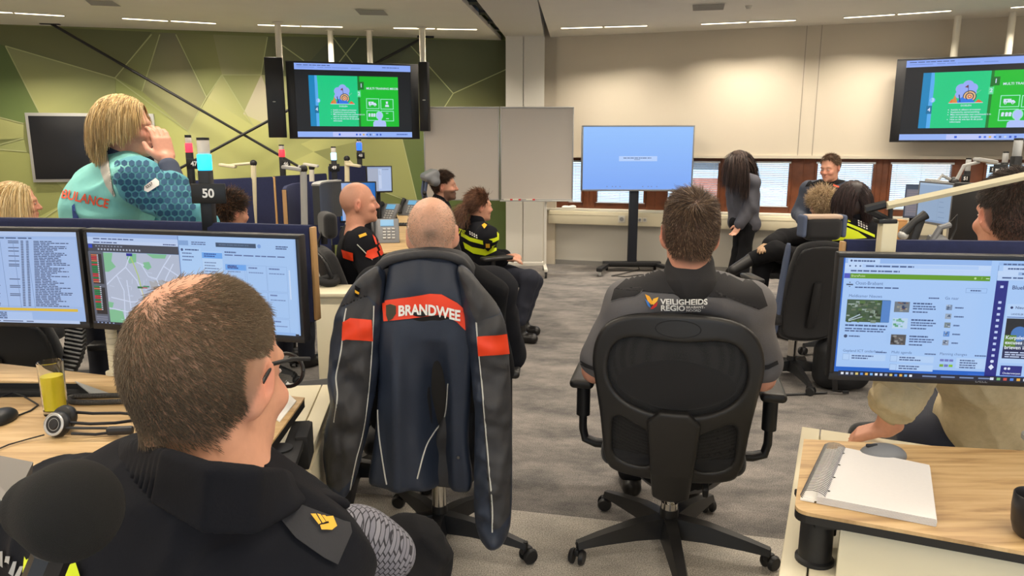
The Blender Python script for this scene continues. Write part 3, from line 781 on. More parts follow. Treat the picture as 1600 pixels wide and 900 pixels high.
mm = bpy.data.materials.new('chair_net'); mm.use_nodes = True
nt = mm.node_tree; b = nt.nodes['Principled BSDF']; b.inputs['Base Color'].default_value = lin((24, 24, 26)); b.inputs['Roughness'].default_value = .7
tc = nt.nodes.new('ShaderNodeTexCoord'); mp = nt.nodes.new('ShaderNodeMapping'); mp.inputs['Rotation'].default_value = (0, R(45), 0); nt.links.new(tc.outputs['Object'], mp.inputs[0])
ck = nt.nodes.new('ShaderNodeTexVoronoi'); ck.inputs['Scale'].default_value = 260; ck.inputs['Randomness'].default_value = .0; nt.links.new(mp.outputs[0], ck.inputs['Vector'])
gt = nt.nodes.new('ShaderNodeMath'); gt.operation = 'GREATER_THAN'; gt.inputs[1].default_value = .36; nt.links.new(ck.outputs['Distance'], gt.inputs[0])
ma = nt.nodes.new('ShaderNodeMath'); ma.operation = 'MAXIMUM'; ma.inputs[1].default_value = .55; nt.links.new(gt.outputs[0], ma.inputs[0]); nt.links.new(ma.outputs[0], b.inputs['Alpha'])
link('back_mesh', plate('back_mesh', mesh_o, [], .008, .003, lambda X, Zz: bc(X, Zz)+.012, .006), mm, poloc)
lum = [(-.2, .78), (-.12, .83), (0, .85), (.12, .83), (.2, .78), (.2, .73), (.12, .68), (0, .655), (-.12, .68), (-.2, .73)]
link('lumbar_pad', plate('lumbar_pad', lum, [], .035, .012, lambda X, Zz: bc(X, Zz)+.022, .006), m_fab, poloc)
sp_ = [(-.062, .285), (.062, .285), (.068, .36), (.078, .5), (.092, .668), (-.092, .668), (-.078, .5), (-.068, .36)]
link('back_spine', plate('back_spine', sp_, [], .045, .014, lambda X, Zz: bc(X, np.maximum(Zz, .42))-.018+np.maximum(.42-Zz, 0)*.5, .0055, 1), m_frame, poloc)
rg = MB()
for k in range(40):
    a0, a1 = 2*PI*k/40, 2*PI*(k+1)/40
    q = [(.072*math.cos(a), .952+.028*math.sin(a)) for a in (a0, a1)]
    rg.tube([(X, float(bc(np.float64(X), np.float64(zz)))-.0165, zz) for X, zz in q], .0014, 5, cap=False)
rg.build('oval_seam', m_blackm, poloc)
for sx in (-1, 1):
    a = MB(); X = sx*.335
    a.tube([(sx*.15, -.02, .42), (X-sx*.05, -.02, .42), (X-sx*.01, -.02, .435), (X, -.02, .475), (X, -.02, .66)], [.024, .024, .024, .022, .02], 12, flat=((0, 1, 0), .7))
    a.cyl((X, -.02, .53), (X, -.02, .66), .026, .026, 14)
    ar = a.build('armrest', m_black, poloc)
    V, F = SDF().box((X, .03, .672), (.045, .13, .018), .017, k=0).net(.005); link('arm_pad', np_mesh('arm_pad', V, F), m_frame, ar)

# ---- chair under the fire service jacket
jc = atZ(688, 850, 0)
jchair = office_chair('black office chair draped with the dark blue fire service jacket', jc.x, jc.y, R(-3), .5, (.46, .52, 1.05, .4), None, True, base_rot=R(-90), rad=.36, arm_w=.27)
# ---- chairs of the others
office_chair('black office chair with rounded headrest behind the seated firefighter in orange striped jacket', -.84, 4.36, R(-64), .47, (.44, .5, .95, .4), (.22, 1.0, 1.15), True, recline=9)
office_chair('blue grey office chair with a tall framed headrest behind the bearded officer', -.46, 6.65, R(-76), .47, (.48, .5, 1.0, .44), None, True, m_back=m_bluegrey, m_shell=m_bluegrey)
office_chair('black office chair of the officer with a ponytail and crossed hands', -.3, 5.8, R(-62), .45, (.46, .5, 1.0, .42), None, True)
office_chair('tall empty black office chair with blue grey sides and tan topped headrest', 1.86, 4.62, R(2), .48, (.39, .32, 1.0, .35), None, True, base_rot=.9)
cc = atZ(1243, 523, 0)
office_chair('black office chair with loop armrest holding the sitter with crossed legs', 2.55, 6.1, R(36), .46, (.46, .5, .9, .42), None, True, base_rot=.2)
office_chair('black office chair standing empty behind the left monitors near the cable chain', -2.08, 3.0, R(12), .46, (.46, .44, .9, .42), None, True)
office_chair('black armless office chair carrying the blonde person at the left edge', -2.98, 4.32, R(-78), .46, (.42, .5, .85, .38), None, False)
office_chair('black office chair of the curly dark haired person behind the sign numbered 50', -1.8, 4.55, R(-35), .44, (.42, .5, .85, .38), None, True)
office_chair('black office chair with its seat pushed against the white cabinet by the left desk', -.72, 3.05, R(200), .44, None, None, False, base_rot=.1)
office_chair('black office chair of the man in the sand coloured linen shirt', 1.62, 2.5, R(10), .42, None, None, False)
office_chair('black office chair of the police officer with long dark hair', 2.5, 5.15, R(10), .42, None, None, False)
for ch in list(C.objects): pass

def find(lbl): return next(o for o in C.objects if o.get('label') == lbl)
# headrests of the special chairs
find('tall empty black office chair with blue grey sides and tan topped headrest').scale = (.97, .97, .97)
t = find('tall empty black office chair with blue grey sides and tan topped headrest')
V, F = SDF().box((0, -.29, 1.075), (.12, .05, .075), .045, k=0).net(.008); link('headrest', np_mesh('headrest', V, F), m_fab, t)
V, F = SDF().box((0, -.285, 1.145), (.115, .045, .016), .014, k=0).net(.008); link('headrest_top', np_mesh('headrest_top', V, F), mat('tan_leather', (176, 152, 132), .6), t)
for sx in (-1, 1):
    V, F = SDF().box((sx*.125, -.285, 1.09), (.014, .05, .07), .013, k=0).net(.007); link('headrest_side', np_mesh('headrest_side', V, F), m_bluegrey, t)
    link('side_panel', plate('side_panel', [(-.018+sx*.195, .36), (.018+sx*.195, .36), (.018+sx*.18, .98), (-.018+sx*.18, .98)], [], .06, .014, lambda X, Zz: -.185-(Zz-.48)*.14+Zz*0+.014, .008), m_bluegrey, t)
t = find('blue grey office chair with a tall framed headrest behind the bearded officer')
for sx in (-1, 1): MB().tube([(sx*.1, -.31, .95), (sx*.1, -.35, 1.12), (sx*.11, -.33, 1.24)], .014, 8).build('headrest_arm', m_bluegrey, t)
V, F = SDF().box((0, -.29, 1.27), (.16, .075, .04), .035, rot=Euler((R(25), 0, 0)).to_matrix(), k=0).cap((-.13, -.26, 1.22), (.13, -.26, 1.22), .045, k=.03).net(.008); link('headrest', np_mesh('headrest', V, F), m_grey, t)
MB().tube([(.15, -.35, 1.02), (.15, -.36, 1.1)], .016, 8).sphere((.15, -.36, 1.12), .02).build('knob', m_black, t)
# ------------------------------------------------------------------ screens: pictures built as thin flat layers on the panel
class Scr:
    def __init__(s, W, H, k=1.0): s.W, s.H, s.k = W, H, k; s.mb = MB(); s.mats = []; s.lay = 0
    def slot(s, c):
        m = screen_mat(c, s.k)
        if m not in s.mats: s.mats.append(m)
        return s.mats.index(m)
    def P(s, x, y): return Vector((x*s.W, (1-y)*s.H, .0004+s.lay*.00006))
    def rect(s, x, y, w, h, c): return s.poly([(x, y), (x+w, y), (x+w, y+h), (x, y+h)], c)
    def poly(s, pts, c):
        pts = [(min(max(x, 0), 1), min(max(y, 0), 1)) for x, y in pts]
        if max(p[0] for p in pts)-min(p[0] for p in pts) < 1e-5 or max(p[1] for p in pts)-min(p[1] for p in pts) < 1e-5: return s
        s.lay += 1; s.mb.poly([s.P(*p) for p in pts][::-1], s.slot(c)); return s
    def disc(s, x, y, r, c, n=20, ax=1.):
        a = s.W/s.H
        return s.poly([(x+r*math.cos(2*PI*q/n), y+r*a*ax*math.sin(2*PI*q/n)) for q in range(n)], c)
    def line(s, pts, wd, c):
        a = s.W/s.H
        for (x0, y0), (x1, y1) in zip(pts, pts[1:]):
            d = Vector(((x1-x0)*a, y1-y0)); 
            if d.length < 1e-6: continue
            n = Vector((-d.y, d.x)).normalized()*wd/2
            s.poly([(x0-n.x/a, y0-n.y), (x0+n.x/a, y0+n.y), (x1+n.x/a, y1+n.y), (x1-n.x/a, y1-n.y)], c)
        return s
    def frame(s, x, y, w, h, t, c):
        a = s.H/s.W
        s.rect(x, y, w, t, c); s.rect(x, y+h-t, w, t, c); s.rect(x, y, t*a, h, c); return s.rect(x+w-t*a, y, t*a, h, c)
    def bars(s, x, y, w, n, pitch, th, c, seed=0, ragged=.4):
        r = random.Random(seed)
        for q in range(n):
            xx = x; end = x+w*(1-ragged*r.random())
            while xx < end:
                l = min(end-xx, w*r.uniform(.06, .2)); s.rect(xx, y+q*pitch, l*.85, th, c); xx += l
        return s
    def text(s, x, y, t, size, c, bold=0., align='LEFT', shear=0.):
        s.lay += 1; p = s.P(x, y)
        add_text(s.mb, t, Matrix.Translation(p), size*s.H, s.slot(c), bold, align, shear=shear); return s
    def build(s, parent, name='screen'):
        o = s.mb.build(name, s.mats, parent, fix=False); return o

def monitor(label, M, W, H, painter, k=1., bez=(.012, .012, .012, .022), depth=.035, m_b=None, name='monitor', cat='monitor', group=None, back=True):
    """M: frame at the lower-left corner of the lit area, x right, y up, z towards the viewer"""
    m_b = m_b or m_black
    base = M @ Vector((W/2, -bez[3], -depth/2))
    t = thing(name, label, cat, base, 0, group)
    T = Matrix.Translation(-base) @ M
    l, r, tp, bo = bez
    b = MB(); b.box((W/2+(r-l)/2, H/2+(tp-bo)/2, -depth/2-.002), (W+l+r, H+tp+bo, depth), bev=.004)
    # raised rim round the panel
    for c, d in (((-l/2, H/2, .001), (l, H+tp, .006)), ((W+r/2, H/2, .001), (r, H+tp, .006)), ((W/2, H+tp/2, .001), (W+l+r, tp, .006)), ((W/2, -bo/2, .001), (W+l+r, bo, .006))): b.box(c, d, bev=.0015)
    if back: b.box((W/2, H*.48, -depth-.02), (W*.5, H*.55, .04), bev=.012)
    o = b.build('housing', m_b, t); o.data.transform(T)
    s = Scr(W, H, k); painter(s); q = s.build(t); q.data.transform(T)
    return t, T

BLU = (152, 186, 236)
def paint_table(s):
    s.rect(0, 0, 1, 1, (158, 186, 232)); s.rect(0, 0, 1, .05, (178, 200, 238)); s.bars(.02, .018, .5, 1, .1, .014, (70, 90, 130), 1)
    s.rect(.0, .09, .53, .14, (176, 202, 242)); s.rect(0, .13, .53, .012, (120, 150, 200)); s.bars(.05, .118, .46, 1, .05, .012, (70, 90, 130), 2)
    s.rect(0, .24, .53, .03, (120, 160, 215)); s.rect(.0, .27, .53, .36, (150, 182, 228)); s.bars(.05, .28, .46, 1, .05, .012, (70, 90, 130), 3)
    for q in range(6): s.rect(.05+q*.08, .27, .0015, .36, (120, 150, 195))
    s.rect(0, .64, .53, .012, (196, 214, 244)); s.rect(0, .66, .53, .3, (160, 190, 235)); s.bars(.2, .7, .28, 3, .035, .012, (60, 80, 120), 4)
    for q in range(4): s.frame(.02+q*.12, .79, .11, .12, .004, (110, 140, 190))
    s.rect(.53, .05, .006, .95, (100, 130, 180))
    s.rect(.545, .08, .45, .75, (166, 192, 236)); s.bars(.57, .065, .3, 1, .1, .012, (60, 80, 120), 5)
    r = random.Random(4)
    for q in range(40):
        y = .1+q*.018
        s.rect(.555, y, .035, .010, (60, 72, 105)); s.rect(.60, y, .035*r.uniform(.6, 1), .010, (70, 84, 120))
        if r.random() < .25: s.rect(.68, y, .05, .01, (80, 95, 130))
        s.rect(.74, y, .012, .01, (60, 72, 105)); s.rect(.765, y, .012, .01, (60, 72, 105))
        s.bars(.80, y, .18, 1, .1, .010, (66, 80, 118), q, .6)
    for x in (.598, .67, .73, .795): s.rect(x, .09, .002, .74, (120, 145, 190))
    s.rect(.55, .835, .445, .03, (222, 186, 60)); s.bars(.56, .885, .2, 5, .02, .01, (60, 72, 105), 8); s.rect(.66, .88, .12, .09, (172, 198, 240))
    s.rect(0, .965, 1, .035, (185, 205, 240)); s.bars(.3, .978, .6, 1, .1, .01, (70, 84, 120), 9)
def paint_map(s):
    s.rect(0, 0, 1, 1, (160, 192, 238))
    s.rect(0, 0, .465, .045, (150, 178, 228)); s.rect(0, .045, .465, .04, (182, 204, 242)); s.bars(.03, .058, .22, 1, .1, .012, (70, 90, 140), 1)
    s.rect(0, .085, .465, .035, (192, 210, 243)); s.bars(.03, .097, .2, 1, .1, .012, (60, 80, 130), 2); s.bars(.38, .097, .07, 1, .1, .012, (60, 80, 130), 3)
    s.rect(.0, .12, .465, .085, (66, 70, 84)); 
    for q in range(14): s.rect(.05+q*.016, .168, .008, .018, (170, 180, 200))
    for q in range(9): s.rect(.04+q*.016, .135, .009, .014, (130, 138, 160))
    s.rect(.005, .125, .02, .04, (40, 70, 190))
    s.rect(.0, .205, .082, .795, (90, 96, 112)); s.rect(.012, .23, .055, .33, (36, 38, 46)); s.rect(.012, .6, .055, .3, (36, 38, 46))
    r = random.Random(5)
    for q in range(28):
        y = .235+q*.021 if q < 15 else .27+q*.021
        c = r.choice([(40, 130, 80), (40, 130, 80), (190, 60, 70), (200, 60, 70), (190, 110, 80)])
        s.rect(.013, y, .03, .016, c); s.rect(.043, y+.002, .007, .012, (200, 205, 220))
    for q in range(3): s.rect(.01, .92+q*.025, .06, .018, (120, 126, 146))
    s.rect(.082, .205, .383, .775, (178, 188, 210))
    G = (128, 190, 150)
    for p in ([(.082, .21), (.13, .21), (.12, .3), (.14, .36), (.1, .42), (.082, .42)], [(.21, .21), (.25, .21), (.245, .3), (.21, .32), (.2, .26)], [(.28, .3), (.31, .29), (.32, .35), (.3, .38), (.28, .35)], [(.3, .205), (.4, .205), (.39, .25), (.33, .25)], [(.082, .84), (.15, .83), (.16, .98), (.082, .98)], [(.082, .75), (.11, .76), (.1, .82), (.082, .82)]): s.poly(p, G)
    s.poly([(.3, .5), (.37, .48), (.4, .55), (.36, .6), (.31, .58)], (170, 172, 178))
    Wt = (206, 216, 240)
    for p in ([(.085, .56), (.14, .45), (.19, .36), (.215, .24)], [(.19, .36), (.24, .5), (.26, .65)], [(.27, .32), (.3, .45), (.34, .47), (.38, .33), (.42, .21)], [(.1, .7), (.2, .74), (.3, .72), (.43, .76)], [(.14, .45), (.17, .62), (.16, .98)], [(.19, .5), (.2, .98)], [(.34, .47), (.36, .62), (.35, .8), (.37, .98)], [(.38, .33), (.465, .45)], [(.36, .62), (.465, .7)], [(.085, .82), (.2, .86), (.3, .84), (.46, .9)], [(.25, .3), (.285, .33)], [(.43, .3), (.39, .45), (.36, .62)]): s.line(p, .012, Wt)
    for q in range(46):
        x, y = r.uniform(.09, .45), r.uniform(.4, .95); a = r.choice([.15, 1.7, .2]); l = r.uniform(.02, .06)
        s.line([(x, y), (min(.464, x+l*math.cos(a)*.5), min(.975, y+l*math.sin(a)))], .005, (200, 210, 234))
    s.line([(.225, .24), (.24, .34), (.255, .45), (.262, .56)], .012, (178, 206, 110)); s.line([(.262, .56), (.275, .72)], .008, (220, 214, 110))
    s.rect(.245, .56, .03, .022, (40, 110, 70)); s.rect(.275, .55, .03, .016, (70, 140, 100)); s.rect(.27, .567, .025, .012, (190, 90, 100)); s.rect(.205, .205, .03, .03, (30, 40, 150))
    s.rect(0, .975, 1, .025, (40, 46, 62)); 
    for q in range(5): s.rect(.02+q*.02, .982, .008, .012, (150, 170, 210))
    x0 = .465
    s.rect(x0, 0, 1-x0, .975, (166, 200, 244)); s.rect(x0, 0, .004, .975, (110, 140, 190)); s.rect(x0, .045, .05, .05, (130, 165, 215)); s.bars(.53, .055, .1, 2, .02, .01, (70, 90, 140), 6)
    s.rect(.645, .055, .185, .045, (62, 82, 110)); s.bars(.66, .07, .16, 1, .1, .012, (90, 112, 140), 7); s.disc(.845, .078, .008, (120, 160, 220)); s.bars(.92, .07, .06, 2, .02, .012, (60, 80, 130), 8)
    s.rect(.475, .11, .1, .6, (172, 206, 247)); s.disc(.485, .14, .006, (60, 80, 130)); s.bars(.5, .132, .08, 1, .1, .014, (60, 80, 130), 9); s.bars(.485, .17, .06, 3, .035, .012, (90, 112, 160), 10)
    s.rect(.58, .15, .095, .3, (182, 212, 248)); s.rect(.58, .16, .095, .06, (108, 168, 240)); s.bars(.59, .17, .07, 2, .022, .012, (50, 80, 150), 11); s.bars(.59, .26, .07, 5, .03, .010, (100, 120, 165), 12)
    s.bars(.69, .14, .06, 1, .1, .014, (70, 90, 140), 13); s.bars(.69, .17, .28, 1, .1, .012, (90, 110, 160), 14, .05)
    s.rect(.69, .27, .095, .06, (108, 168, 240)); s.bars(.7, .28, .07, 2, .022, .012, (50, 80, 150), 15)
    for cx in (.69, .79, .885):
        for cy, ch in ((.27, .26), (.54, .26), (.81, .16)):
            s.frame(cx, cy, .09, ch, .003, (140, 172, 222)); s.bars(cx+.01, cy+.02, .05, 1, .1, .014, (90, 110, 165), int(cx*100+cy*10)); s.bars(cx+.01, cy+.07, .075, 1, .1, .010, (110, 135, 185), int(cx*90+cy*10))
    s.rect(x0, .945, 1-x0, .03, (146, 184, 236)); s.rect(.985, .3, .006, .3, (200, 220, 250))
def paint_portal(s):
    BG = (166, 200, 246); TX = (70, 92, 140)
    s.rect(0, 0, 1, 1, (34, 100, 200)); s.rect(.008, .0, .992, .955, BG)
    s.rect(.008, 0, .63, .045, (146, 182, 236)); s.rect(.02, .006, .14, .039, (186, 212, 248)); s.bars(.045, .018, .1, 1, .1, .014, TX, 1); s.disc(.035, .024, .005, (50, 70, 120))
    s.rect(.008, .045, .63, .045, (190, 214, 248)); s.rect(.085, .052, .5, .03, (172, 202, 246)); s.bars(.1, .061, .22, 1, .1, .013, TX, 2, .05); s.disc(.03, .068, .004, TX); s.disc(.055, .068, .004, TX); s.disc(.075, .068, .004, TX)
    s.rect(.008, .09, .63, .04, (184, 210, 247)); s.bars(.035, .103, .22, 1, .1, .013, TX, 3, .1)
    s.rect(.008, .132, .63, .042, (96, 152, 22)); s.rect(.008, .132, .026, .042, (76, 84, 190)); s.text(.038, .153, 'SharePoint', .026, (214, 232, 190)); s.disc(.575, .153, .005, (190, 220, 150)); s.text(.6, .153, '?', .026, (200, 228, 170)); s.rect(.62, .15, .015, .006, (220, 240, 200))
    s.text(.06, .215, 'Oost-Brabant', .04, (84, 108, 158)); s.bars(.06, .245, .2, 1, .1, .011, TX, 4, .1); s.rect(.02, .222, .03, .011, (50, 60, 90)); s.rect(.032, .205, .006, .008, (80, 90, 120)); s.rect(.032, .24, .006, .008, (80, 90, 120))
    s.frame(.54, .235, .09, .04, .003, (130, 160, 210)); s.bars(.56, .25, .06, 1, .1, .011, TX, 5)
    s.text(.035, .325, 'Meldkamer Nieuws', .034, (84, 108, 158)); s.bars(.385, .322, .05, 1, .1, .011, TX, 6, .1); s.text(.455, .325, 'Ga naar', .034, (84, 108, 158))
    r = random.Random(8)
    s.rect(.03, .355, .19, .195, (66, 88, 66))
    for q in range(70):
        x, y = r.uniform(.03, .17), r.uniform(.355, .53); w = r.uniform(.008, .025); s.rect(x, y, w, r.uniform(.008, .03), r.choice([(80, 110, 60), (120, 138, 120), (46, 62, 44), (150, 165, 160), (60, 84, 50), (96, 108, 88)]))
    s.rect(.182, .355, .038, .19, (80, 130, 200)); s.line([(.04, .53), (.09, .48)], .01, (170, 190, 200)); s.line([(.04, .54), (.1, .5)], .006, (190, 205, 215))
    s.bars(.028, .57, .19, 1, .1, .014, (60, 82, 130), 7, .05); s.bars(.028, .6, .19, 2, .02, .011, TX, 8, .2); s.disc(.033, .672, .008, (60, 74, 110)); s.bars(.048, .665, .06, 1, .1, .012, TX, 9)
    for k, (x, y) in enumerate(((.235, .36), (.232, .5), (.23, .64))):
        s.rect(x, y, .066, .09, [(110, 120, 130), (186, 212, 238), (84, 82, 84)][k])
        for q in range(14):
            s.rect(x+r.uniform(0, .05), y+r.uniform(0, .07), r.uniform(.006, .016), r.uniform(.008, .02), [[(40, 60, 100), (150, 150, 140), (120, 90, 80)], [(90, 160, 120), (120, 180, 150), (150, 190, 220)], [(50, 48, 50), (140, 140, 140), (110, 100, 92)]][k][q % 3])
        s.bars(x+.08, y+.005, .1, 1, .1, .013, (60, 82, 130), 20+k, .2); s.bars(x+.08, y+.03, .11, 2, .02, .011, TX, 30+k, .2); s.bars(x+.08, y+.078, .08, 1, .1, .011, (60, 82, 130), 40+k)
    for k in range(5):
        y = .37+k*.075; s.rect(.452, y, .026, .045, [(120, 140, 170), (150, 165, 185), (120, 135, 140), (90, 140, 210), (140, 150, 170)][k])
        for q in range(5): s.rect(.452+r.uniform(0, .018), y+r.uniform(0, .035), .007, .01, r.choice([(70, 90, 120), (180, 195, 215)]))
        s.bars(.49, y+.018, .045, 1, .1, .012, TX, 50+k)
    s.text(.02, .79, 'Gepland ICT onderhoud', .032, (84, 108, 158)); s.text(.235, .79, 'Multi agenda', .032, (84, 108, 158)); s.text(.445, .79, 'Planning changes', .032, (84, 108, 158))
    for x, y in ((.165, .79), (.38, .79), (.595, .79)): s.bars(x, y, .05, 1, .1, .011, TX, int(x*100), .05)
    for x, n in ((.02, 1), (.23, 3)):
        for q in range(n):
            h = .055 if q < 2 else .03
            s.rect(x, .815+q*.075, .19, h, (178, 208, 247)); s.frame(x, .815+q*.075, .03, h, .003, (140, 170, 215)); s.bars(x+.04, .825+q*.075, .11, 2 if q < 2 else 1, .02, .011, TX, 60+q+int(x*10))
    for q in range(3): s.rect(.445+q*.02, .83, .017, .02, (110, 120, 190)); s.rect(.445+q*.02, .875, .017, .022, [(120, 170, 60), (110, 120, 190), (130, 190, 50)][q])
    s.rect(.515, .815, .125, .09, (178, 208, 247)); s.bars(.53, .83, .1, 4, .02, .011, TX, 70)
    s.rect(.57, .945, .1, .012, (60, 110, 210))
    # second window at the right
    x0 = .64
    s.rect(x0, 0.0, 1-x0, .955, BG); s.rect(x0, 0, .003, .955, (120, 150, 200)); s.rect(x0, .0, 1-x0, .025, (150, 186, 238)); s.bars(x0+.02, .01, .12, 1, .1, .012, TX, 80); s.rect(x0+.02, .03, .14, .04, (188, 212, 248)); s.bars(x0+.04, .045, .09, 1, .1, .013, TX, 81)
    s.rect(x0, .07, 1-x0, .04, (190, 214, 248)); s.rect(x0+.085, .078, .2, .026, (150, 180, 226)); s.bars(x0+.1, .086, .08, 1, .1, .012, TX, 82); s.rect(x0, .11, 1-x0, .035, (184, 210, 247)); s.bars(x0+.02, .12, .25, 1, .1, .012, TX, 83, .1)
    s.rect(x0-.002, .15, .05, .81, (26, 34, 128))
    for k in range(12): s.rect(x0+.017, .19+(.08 if k else 0)+k*.05, .013, .02, (190, 206, 244))
    s.poly([(x0+.022, .855), (x0+.034, .88), (x0+.022, .905), (x0+.01, .88)], (220, 230, 250)); s.disc(x0+.022, .83, .007, (210, 222, 250))
    s.text(.705, .205, 'BluePortaal', .046, (46, 58, 110), .012)
    s.rect(.695, .34, .35, .5, (178, 208, 248)); s.disc(.715, .37, .006, (40, 50, 100)); s.text(.73, .37, 'Nieuws', .032, (40, 50, 100), .01); s.text(.715, .425, 'LANDELIJK', .02, (46, 58, 110), .008); s.text(.815, .425, 'OOST-BR', .02, (110, 130, 180), .006); s.rect(.7, .447, .1, .006, (40, 80, 160)); s.rect(.8, .449, .2, .002, (130, 160, 205))
    s.rect(.7, .46, .3, .3, (70, 84, 110)); s.poly([(.7, .46), (.78, .46), (.785, .56), (.74, .6), (.7, .6)], (30, 34, 42)); s.rect(.8, .48, .2, .06, (130, 140, 160)); s.disc(.76, .59, .035, (70, 120, 190)); s.rect(.7, .6, .05, .1, (90, 130, 40)); s.rect(.83, .55, .17, .1, (60, 70, 100)); s.disc(.9, .6, .05, (110, 130, 170)); s.rect(.7, .7, .3, .1, (28, 36, 80)); s.poly([(.78, .5), (.8, .56), (.785, .6)], (180, 220, 40))
    for k, t in enumerate(('Korpsleiding biedt', 'excuses aan en trekt', 'brieven in')): s.text(.705, .622+k*.042, t, .042, (232, 240, 252), .016)
    s.bars(.71, .742, .28, 3, .018, .010, (190, 204, 236), 90, .1)
    s.rect(.7, .86, .09, .085, (30, 38, 130)); s.disc(.72, .885, .006, (220, 230, 250)); s.disc(.735, .885, .006, (220, 230, 250)); s.text(.71, .925, 'Onderwerpen', .024, (220, 230, 250), .008); s.rect(.805, .86, .2, .085, (186, 212, 248)); s.text(.83, .89, 'BlueTeams', .03, (46, 58, 110), .008)
    s.rect(0, .955, 1, .045, (24, 30, 52))
    for q in range(15): s.rect(.012+q*.0215, .967, .012, .02, [(230, 236, 246), (200, 210, 230), (160, 170, 190), (220, 200, 120), (80, 140, 230), (230, 180, 80), (120, 180, 240)][q % 7])
    for q in range(4): s.rect(.37+q*.08, .97, .06, .012, (120, 140, 180))
    for q in range(12): s.rect(.66+q*.028, .965, .015, .022, [(220, 226, 240), (120, 180, 120), (200, 80, 70), (80, 130, 220), (230, 170, 60)][q % 5])
def paint_slide(s):
    W = (214, 226, 250)
    s.rect(0, 0, 1, 1, (13, 15, 20)); s.rect(0, 0, 1, .085, (142, 172, 248)); s.bars(.02, .02, .3, 1, .1, .01, (60, 80, 140), 1); s.bars(.02, .05, .9, 1, .1, .006, (100, 130, 200), 2); s.bars(.75, .03, .22, 1, .1, .01, (70, 90, 160), 6)
    s.rect(0, .925, 1, .075, (150, 180, 246)); s.rect(.3, .93, .3, .065, (190, 200, 250))
    for q in range(8): s.rect(.5+q*.03, .952, .014, .024, [(40, 90, 210), (60, 110, 230), (220, 180, 90), (50, 120, 230), (70, 90, 160), (200, 210, 240), (40, 80, 200), (40, 80, 200)][q])
    s.rect(.35, .95, .016, .026, (30, 90, 220)); s.bars(.86, .95, .11, 1, .1, .02, (90, 120, 200), 4)
    s.rect(.115, .16, .77, .69, (0, 200, 128)); s.rect(.115, .16, .05, .69, (0, 132, 190)); s.poly([(.165, .16), (.185, .16), (.2, .5), (.19, .85), (.165, .85)], (84, 172, 240)); s.rect(.19, .16, .35, .69, (4, 204, 132))
    s.rect(.53, .16, .355, .69, (2, 190, 40)); s.rect(.53, .16, .018, .69, (6, 120, 36)); s.rect(.525, .355, .03, .09, (90, 220, 150)); s.rect(.535, .235, .05, .105, (8, 110, 34)); s.text(.562, .288, '1', .075, W, .02, 'CENTER'); s.text(.54, .4, '2', .065, W, .02, 'CENTER')
    s.disc(.188, .5, .018, (130, 190, 250)); s.text(.19, .5, '3', .06, W, .015, 'CENTER'); s.rect(.155, .57, .035, .1, (10, 110, 160)); s.text(.173, .62, '4', .065, W, .02, 'CENTER')
    # picture on the left page: a target with arrow, leaves and clouds
    for x, y, rr in ((.36, .37, .035), (.4, .33, .035), (.43, .36, .03), (.38, .42, .04), (.35, .44, .025), (.42, .42, .035)): s.disc(x, y, rr, (150, 172, 246))
    for rr, c in ((.042, (40, 54, 90)), (.036, (236, 190, 130)), (.027, (70, 60, 90)), (.02, (236, 190, 130)), (.012, (200, 80, 70)), (.006, (236, 210, 160))): s.disc(.415, .465, rr, c)
    s.poly([(.33, .54), (.37, .47), (.4, .5), (.43, .49), (.45, .54)], (40, 120, 230)); s.line([(.35, .44), (.36, .53)], .012, (30, 50, 120)); s.poly([(.29, .54), (.31, .49), (.335, .54)], (230, 110, 50)); s.poly([(.31, .54), (.325, .44), (.345, .54)], (220, 140, 60)); s.poly([(.45, .54), (.47, .5), (.5, .54)], (230, 100, 50)); s.poly([(.38, .35), (.4, .32), (.402, .36)], (120, 50, 70)); s.rect(.29, .54, .21, .006, (220, 240, 250)); s.line([(.4, .33), (.405, .42)], .006, (60, 60, 90)); s.line([(.44, .45), (.48, .39)], .006, (120, 200, 160))
    s.text(.4, .575, 'DOELEN', .03, W, .012, 'CENTER')
    for k, t in enumerate(('Inzicht in elkaars processen', 'Realistische samenwerking', "Mini introducties met commando's in", 'veld en de andere disciplines', 'Hoe en bij wie kan ik de juiste', 'informatie')): s.text(.31, .625+k*.03, t, .029, W, .012)
    for k in (0, 1, 2, 4): s.disc(.295, .625+k*.03, .003, W)
    s.text(.605, .325, 'MULTI TRAINING MKOB', .041, W, .016)
    for x, y in ((.6, .46), (.725, .465), (.6, .625), (.725, .63)): s.frame(x, y, .115, .145, .01, (150, 236, 200))
    s.rect(.62, .505, .045, .045, W); s.poly([(.665, .52), (.68, .52), (.69, .54), (.69, .555), (.665, .555)], W)
    for x in (.632, .675): s.disc(x, .556, .008, W); s.disc(x, .556, .004, (2, 190, 40))
    s.text(.64, .527, '+', .04, (2, 190, 40), .02, 'CENTER'); s.disc(.782, .52, .01, W); s.poly([(.765, .575), (.768, .545), (.796, .545), (.8, .575)], W); s.poly([(.77, .5), (.795, .5), (.782, .517)], W)
    for x in (.625, .648, .668): s.disc(x, .68, .009, W); s.rect(x-.009, .69, .016, .025, W)
    s.rect(.77, .66, .022, .008, W); s.rect(.77, .735, .025, .008, W)
    s.disc(.712, .695, .033, (150, 236, 200), ax=1.1); s.disc(.712, .695, .027, (176, 196, 250), ax=1.15); s.rect(.7, .72, .024, .05, (176, 196, 250)); s.poly([(.655, .85), (.657, .79), (.675, .765), (.75, .765), (.768, .79), (.77, .85)], (176, 196, 250))
